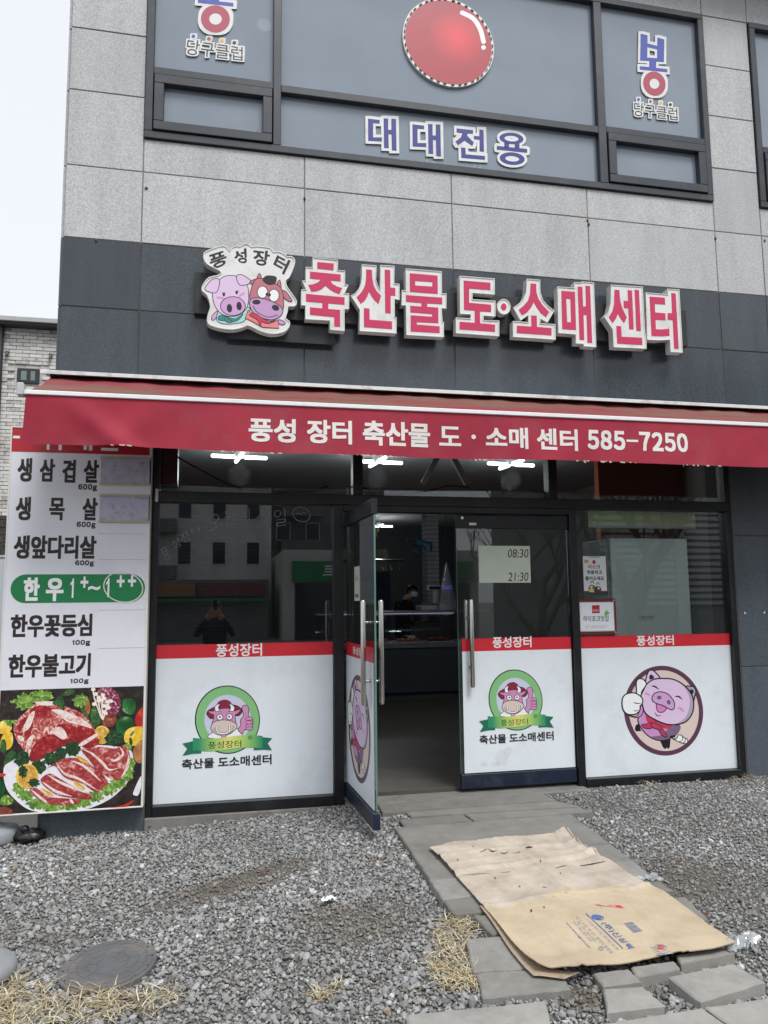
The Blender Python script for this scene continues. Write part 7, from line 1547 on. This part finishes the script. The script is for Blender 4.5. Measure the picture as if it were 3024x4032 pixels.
# ================================================================== gravel: crushed grey stone, tens of thousands of pieces
def gravel():
    rcol = bpy.data.collections.new('gravel_stones')
    m = bpy.data.materials.new('crushed stone'); m.use_nodes = True; nt = m.node_tree; b = nt.nodes['Principled BSDF']; b.inputs['Roughness'].default_value = 0.85; L = nt.links.new
    at = nt.nodes.new('ShaderNodeAttribute'); at.attribute_type = 'INSTANCER'; at.attribute_name = 'tone'; aw = nt.nodes.new('ShaderNodeAttribute'); aw.attribute_type = 'INSTANCER'; aw.attribute_name = 'hue'
    g = nt.nodes.new('ShaderNodeNewGeometry'); n = nt.nodes.new('ShaderNodeTexNoise'); n.inputs['Scale'].default_value = 130; n.inputs['Detail'].default_value = 4; L(g.outputs['Position'], n.inputs['Vector'])
    ad = nt.nodes.new('ShaderNodeMath'); ad.operation = 'MULTIPLY_ADD'; ad.inputs[1].default_value = 0.22; L(n.outputs['Fac'], ad.inputs[0]); L(at.outputs['Fac'], ad.inputs[2])
    r = nt.nodes.new('ShaderNodeValToRGB'); e = r.color_ramp.elements; e[0].position = 0.05; e[0].color = (*lin((78, 77, 76)), 1); e[1].position = 1.1; e[1].color = (*lin((205, 207, 208)), 1); q = e.new(0.45); q.color = (*lin((130, 131, 131)), 1); q = e.new(0.75); q.color = (*lin((160, 162, 163)), 1)
    L(ad.outputs[0], r.inputs['Fac'])
    h = nt.nodes.new('ShaderNodeMix'); h.data_type = 'RGBA'; h.blend_type = 'MULTIPLY'; h.inputs[7].default_value = (1.0, 0.80, 0.60, 1); L(aw.outputs['Fac'], h.inputs[0]); L(r.outputs[0], h.inputs[6]); L(h.outputs[2], b.inputs['Base Color'])
    rr = random.Random(21)
    for k in range(14):
        bm = bmesh.new(); bmesh.ops.create_icosphere(bm, subdivisions=1, radius=1)
        sx, sy, sz = rr.uniform(.8, 1.3), rr.uniform(.6, 1.0), rr.uniform(.45, .8); pl = [(Vector((rr.gauss(0, 1), rr.gauss(0, 1), rr.gauss(0, 1))).normalized(), rr.uniform(.55, .85)) for _ in range(5)]
        for v in bm.verts:
            for nn, d in pl:
                t = v.co.dot(nn)
                if t > d: v.co -= nn*(t-d)
            v.co = Vector((v.co.x*sx, v.co.y*sy, v.co.z*sz))*rr.uniform(.88, 1.12)
        me = bpy.data.meshes.new('stone'); bm.to_mesh(me); bm.free(); me.materials.append(m); o = bpy.data.objects.new('stone', me); rcol.objects.link(o)
    sp = 0.0155; x0, x1, y0, y1 = -3.4, 6.4, -4.4, -0.05
    nx, ny = int((x1-x0)/sp), int((y1-y0)/sp); X, Y = np.meshgrid(x0+(np.arange(nx)+.5)*sp, y0+(np.arange(ny)+.5)*sp); X = X.ravel()+RNG.uniform(-.55, .55, nx*ny)*sp; Y = Y.ravel()+RNG.uniform(-.55, .55, nx*ny)*sp
    # only what the camera (or one a step aside) can see
    keep = (X > -0.2+(-0.62)*(Y+6)) & (X < 0.9+0.78*(Y+6)+0.3) & (Y > -3.9)
    keep &= ~((X > 0.97) & (X < 2.94) & (Y > -0.165)) & ~((Y > -0.08) & (X > -0.5) & (X < 4.43))
    def inside(poly, X, Y):
        c = np.zeros(X.shape, bool)
        for (xa, ya), (xb, yb) in zip(poly, poly[1:]+poly[:1]): c ^= ((ya > Y) != (yb > Y)) & (X < (xb-xa)*(Y-ya)/(yb-ya+1e-12)+xa)
        return c
    for q in SLABS:
        cx = sum(p[0] for p in q)/len(q); cy = sum(p[1] for p in q)/len(q); s = [(cx+(px-cx)*0.985, cy+(py-cy)*0.985) for px, py in q]; keep &= ~inside(s, X, Y)
    keep &= ((X-cM.x)**2+(Y-cM.y)**2) > (rM*1.0)**2
    tone = RNG.beta(3.0, 3.4, X.shape)*0.88+0.02; hue = np.where(RNG.random(X.shape) < 0.05, RNG.uniform(.3, 1, X.shape), RNG.uniform(0, .16, X.shape)); size = np.clip(RNG.lognormal(math.log(0.0084), 0.42, X.shape), 0.004, 0.0225)
    size = np.where(RNG.random(X.shape) < 0.015, RNG.uniform(.017, .026, X.shape), size)
    size *= np.where(X > 2.3, 0.85, 1.0)*np.where(Y < -2.6, 1.08, 1.0)
    for px, py, rx, ry, k in ((870, 3500, .26, .11, 1), (1010, 3440, .22, .06, 1), (1130, 3395, .18, .045, .9), (1450, 3650, .30, .16, .6), (1290, 3600, .2, .1, .5), (1480, 3560, .2, .12, .4), (2700, 3440, .35, .2, .5), (2780, 3520, .25, .15, .5), (230, 3690, .2, .08, .4), (700, 3560, .3, .1, .35), (2330, 3930, .16, .10, .8), (2560, 3860, .16, .10, .5)):
        c = G(px, py); f = k*np.exp(-(((X-c.x)/rx)**2+((Y-c.y)/ry)**2)); tone = tone*(1-0.72*f); hue = np.maximum(hue, f*0.8); size = size*(1-0.25*f); keep &= ~(RNG.random(X.shape) < f*0.42)
    # slow unevenness of tone
    tone *= 1+0.10*np.sin(X*2.3+1)*np.sin(Y*3.1)+0.06*np.sin(X*7+Y*5)
    idx = np.nonzero(keep)[0]; X, Y, tone, hue, size = X[idx], Y[idx], tone[idx], hue[idx], size[idx]; N = len(X)
    s_ = np.clip((1.4-X)/2.2, 0, 1); s_ = s_*s_*(3-2*s_); Zz = 0.035*np.minimum(Y, 0)-0.10*s_-0.012+0.010*np.sin(X*3.1+1)*np.sin(Y*2.7)+size*0.25+RNG.uniform(0, .010, N)
    me = bpy.data.meshes.new('gravel'); me.vertices.add(N); me.vertices.foreach_set('co', np.stack([X, Y, Zz], 1).ravel().astype(np.float32))
    for nm, arr, ty in (('tone', tone, 'FLOAT'), ('hue', hue, 'FLOAT'), ('size', size, 'FLOAT')):
        a = me.attributes.new(nm, ty, 'POINT'); a.data.foreach_set('value', arr.astype(np.float32))
    rot = np.stack([RNG.normal(0, .45, N), RNG.normal(0, .45, N), RNG.uniform(0, 6.28, N)], 1).astype(np.float32); a = me.attributes.new('turn', 'FLOAT_VECTOR', 'POINT'); a.data.foreach_set('vector', rot.ravel())
    o = bpy.data.objects.new('gravel', me); put(o, None, 'loose grey crushed stone covering the yard', 'gravel', kind='stuff')
    ng = bpy.data.node_groups.new('scatter_stones', 'GeometryNodeTree'); ng.interface.new_socket('Geometry', in_out='INPUT', socket_type='NodeSocketGeometry'); ng.interface.new_socket('Geometry', in_out='OUTPUT', socket_type='NodeSocketGeometry')
    gi = ng.nodes.new('NodeGroupInput'); go = ng.nodes.new('NodeGroupOutput'); ip = ng.nodes.new('GeometryNodeInstanceOnPoints'); ci = ng.nodes.new('GeometryNodeCollectionInfo'); ci.inputs['Collection'].default_value = rcol; ci.inputs['Separate Children'].default_value = True; ci.inputs['Reset Children'].default_value = True
    na = ng.nodes.new('GeometryNodeInputNamedAttribute'); na.data_type = 'FLOAT'; na.inputs['Name'].default_value = 'size'; nr = ng.nodes.new('GeometryNodeInputNamedAttribute'); nr.data_type = 'FLOAT_VECTOR'; nr.inputs['Name'].default_value = 'turn'
    mp = ng.nodes.new('GeometryNodeMeshToPoints'); K = ng.links.new
    K(gi.outputs[0], mp.inputs['Mesh']); K(mp.outputs[0], ip.inputs['Points']); K(ci.outputs[0], ip.inputs['Instance']); ip.inputs['Pick Instance'].default_value = True
    K(na.outputs['Attribute'], ip.inputs['Scale']); K(nr.outputs['Attribute'], ip.inputs['Rotation']); K(ip.outputs[0], go.inputs[0])
    md = o.modifiers.new('scatter', 'NODES'); md.node_group = ng
    return N
gravel()
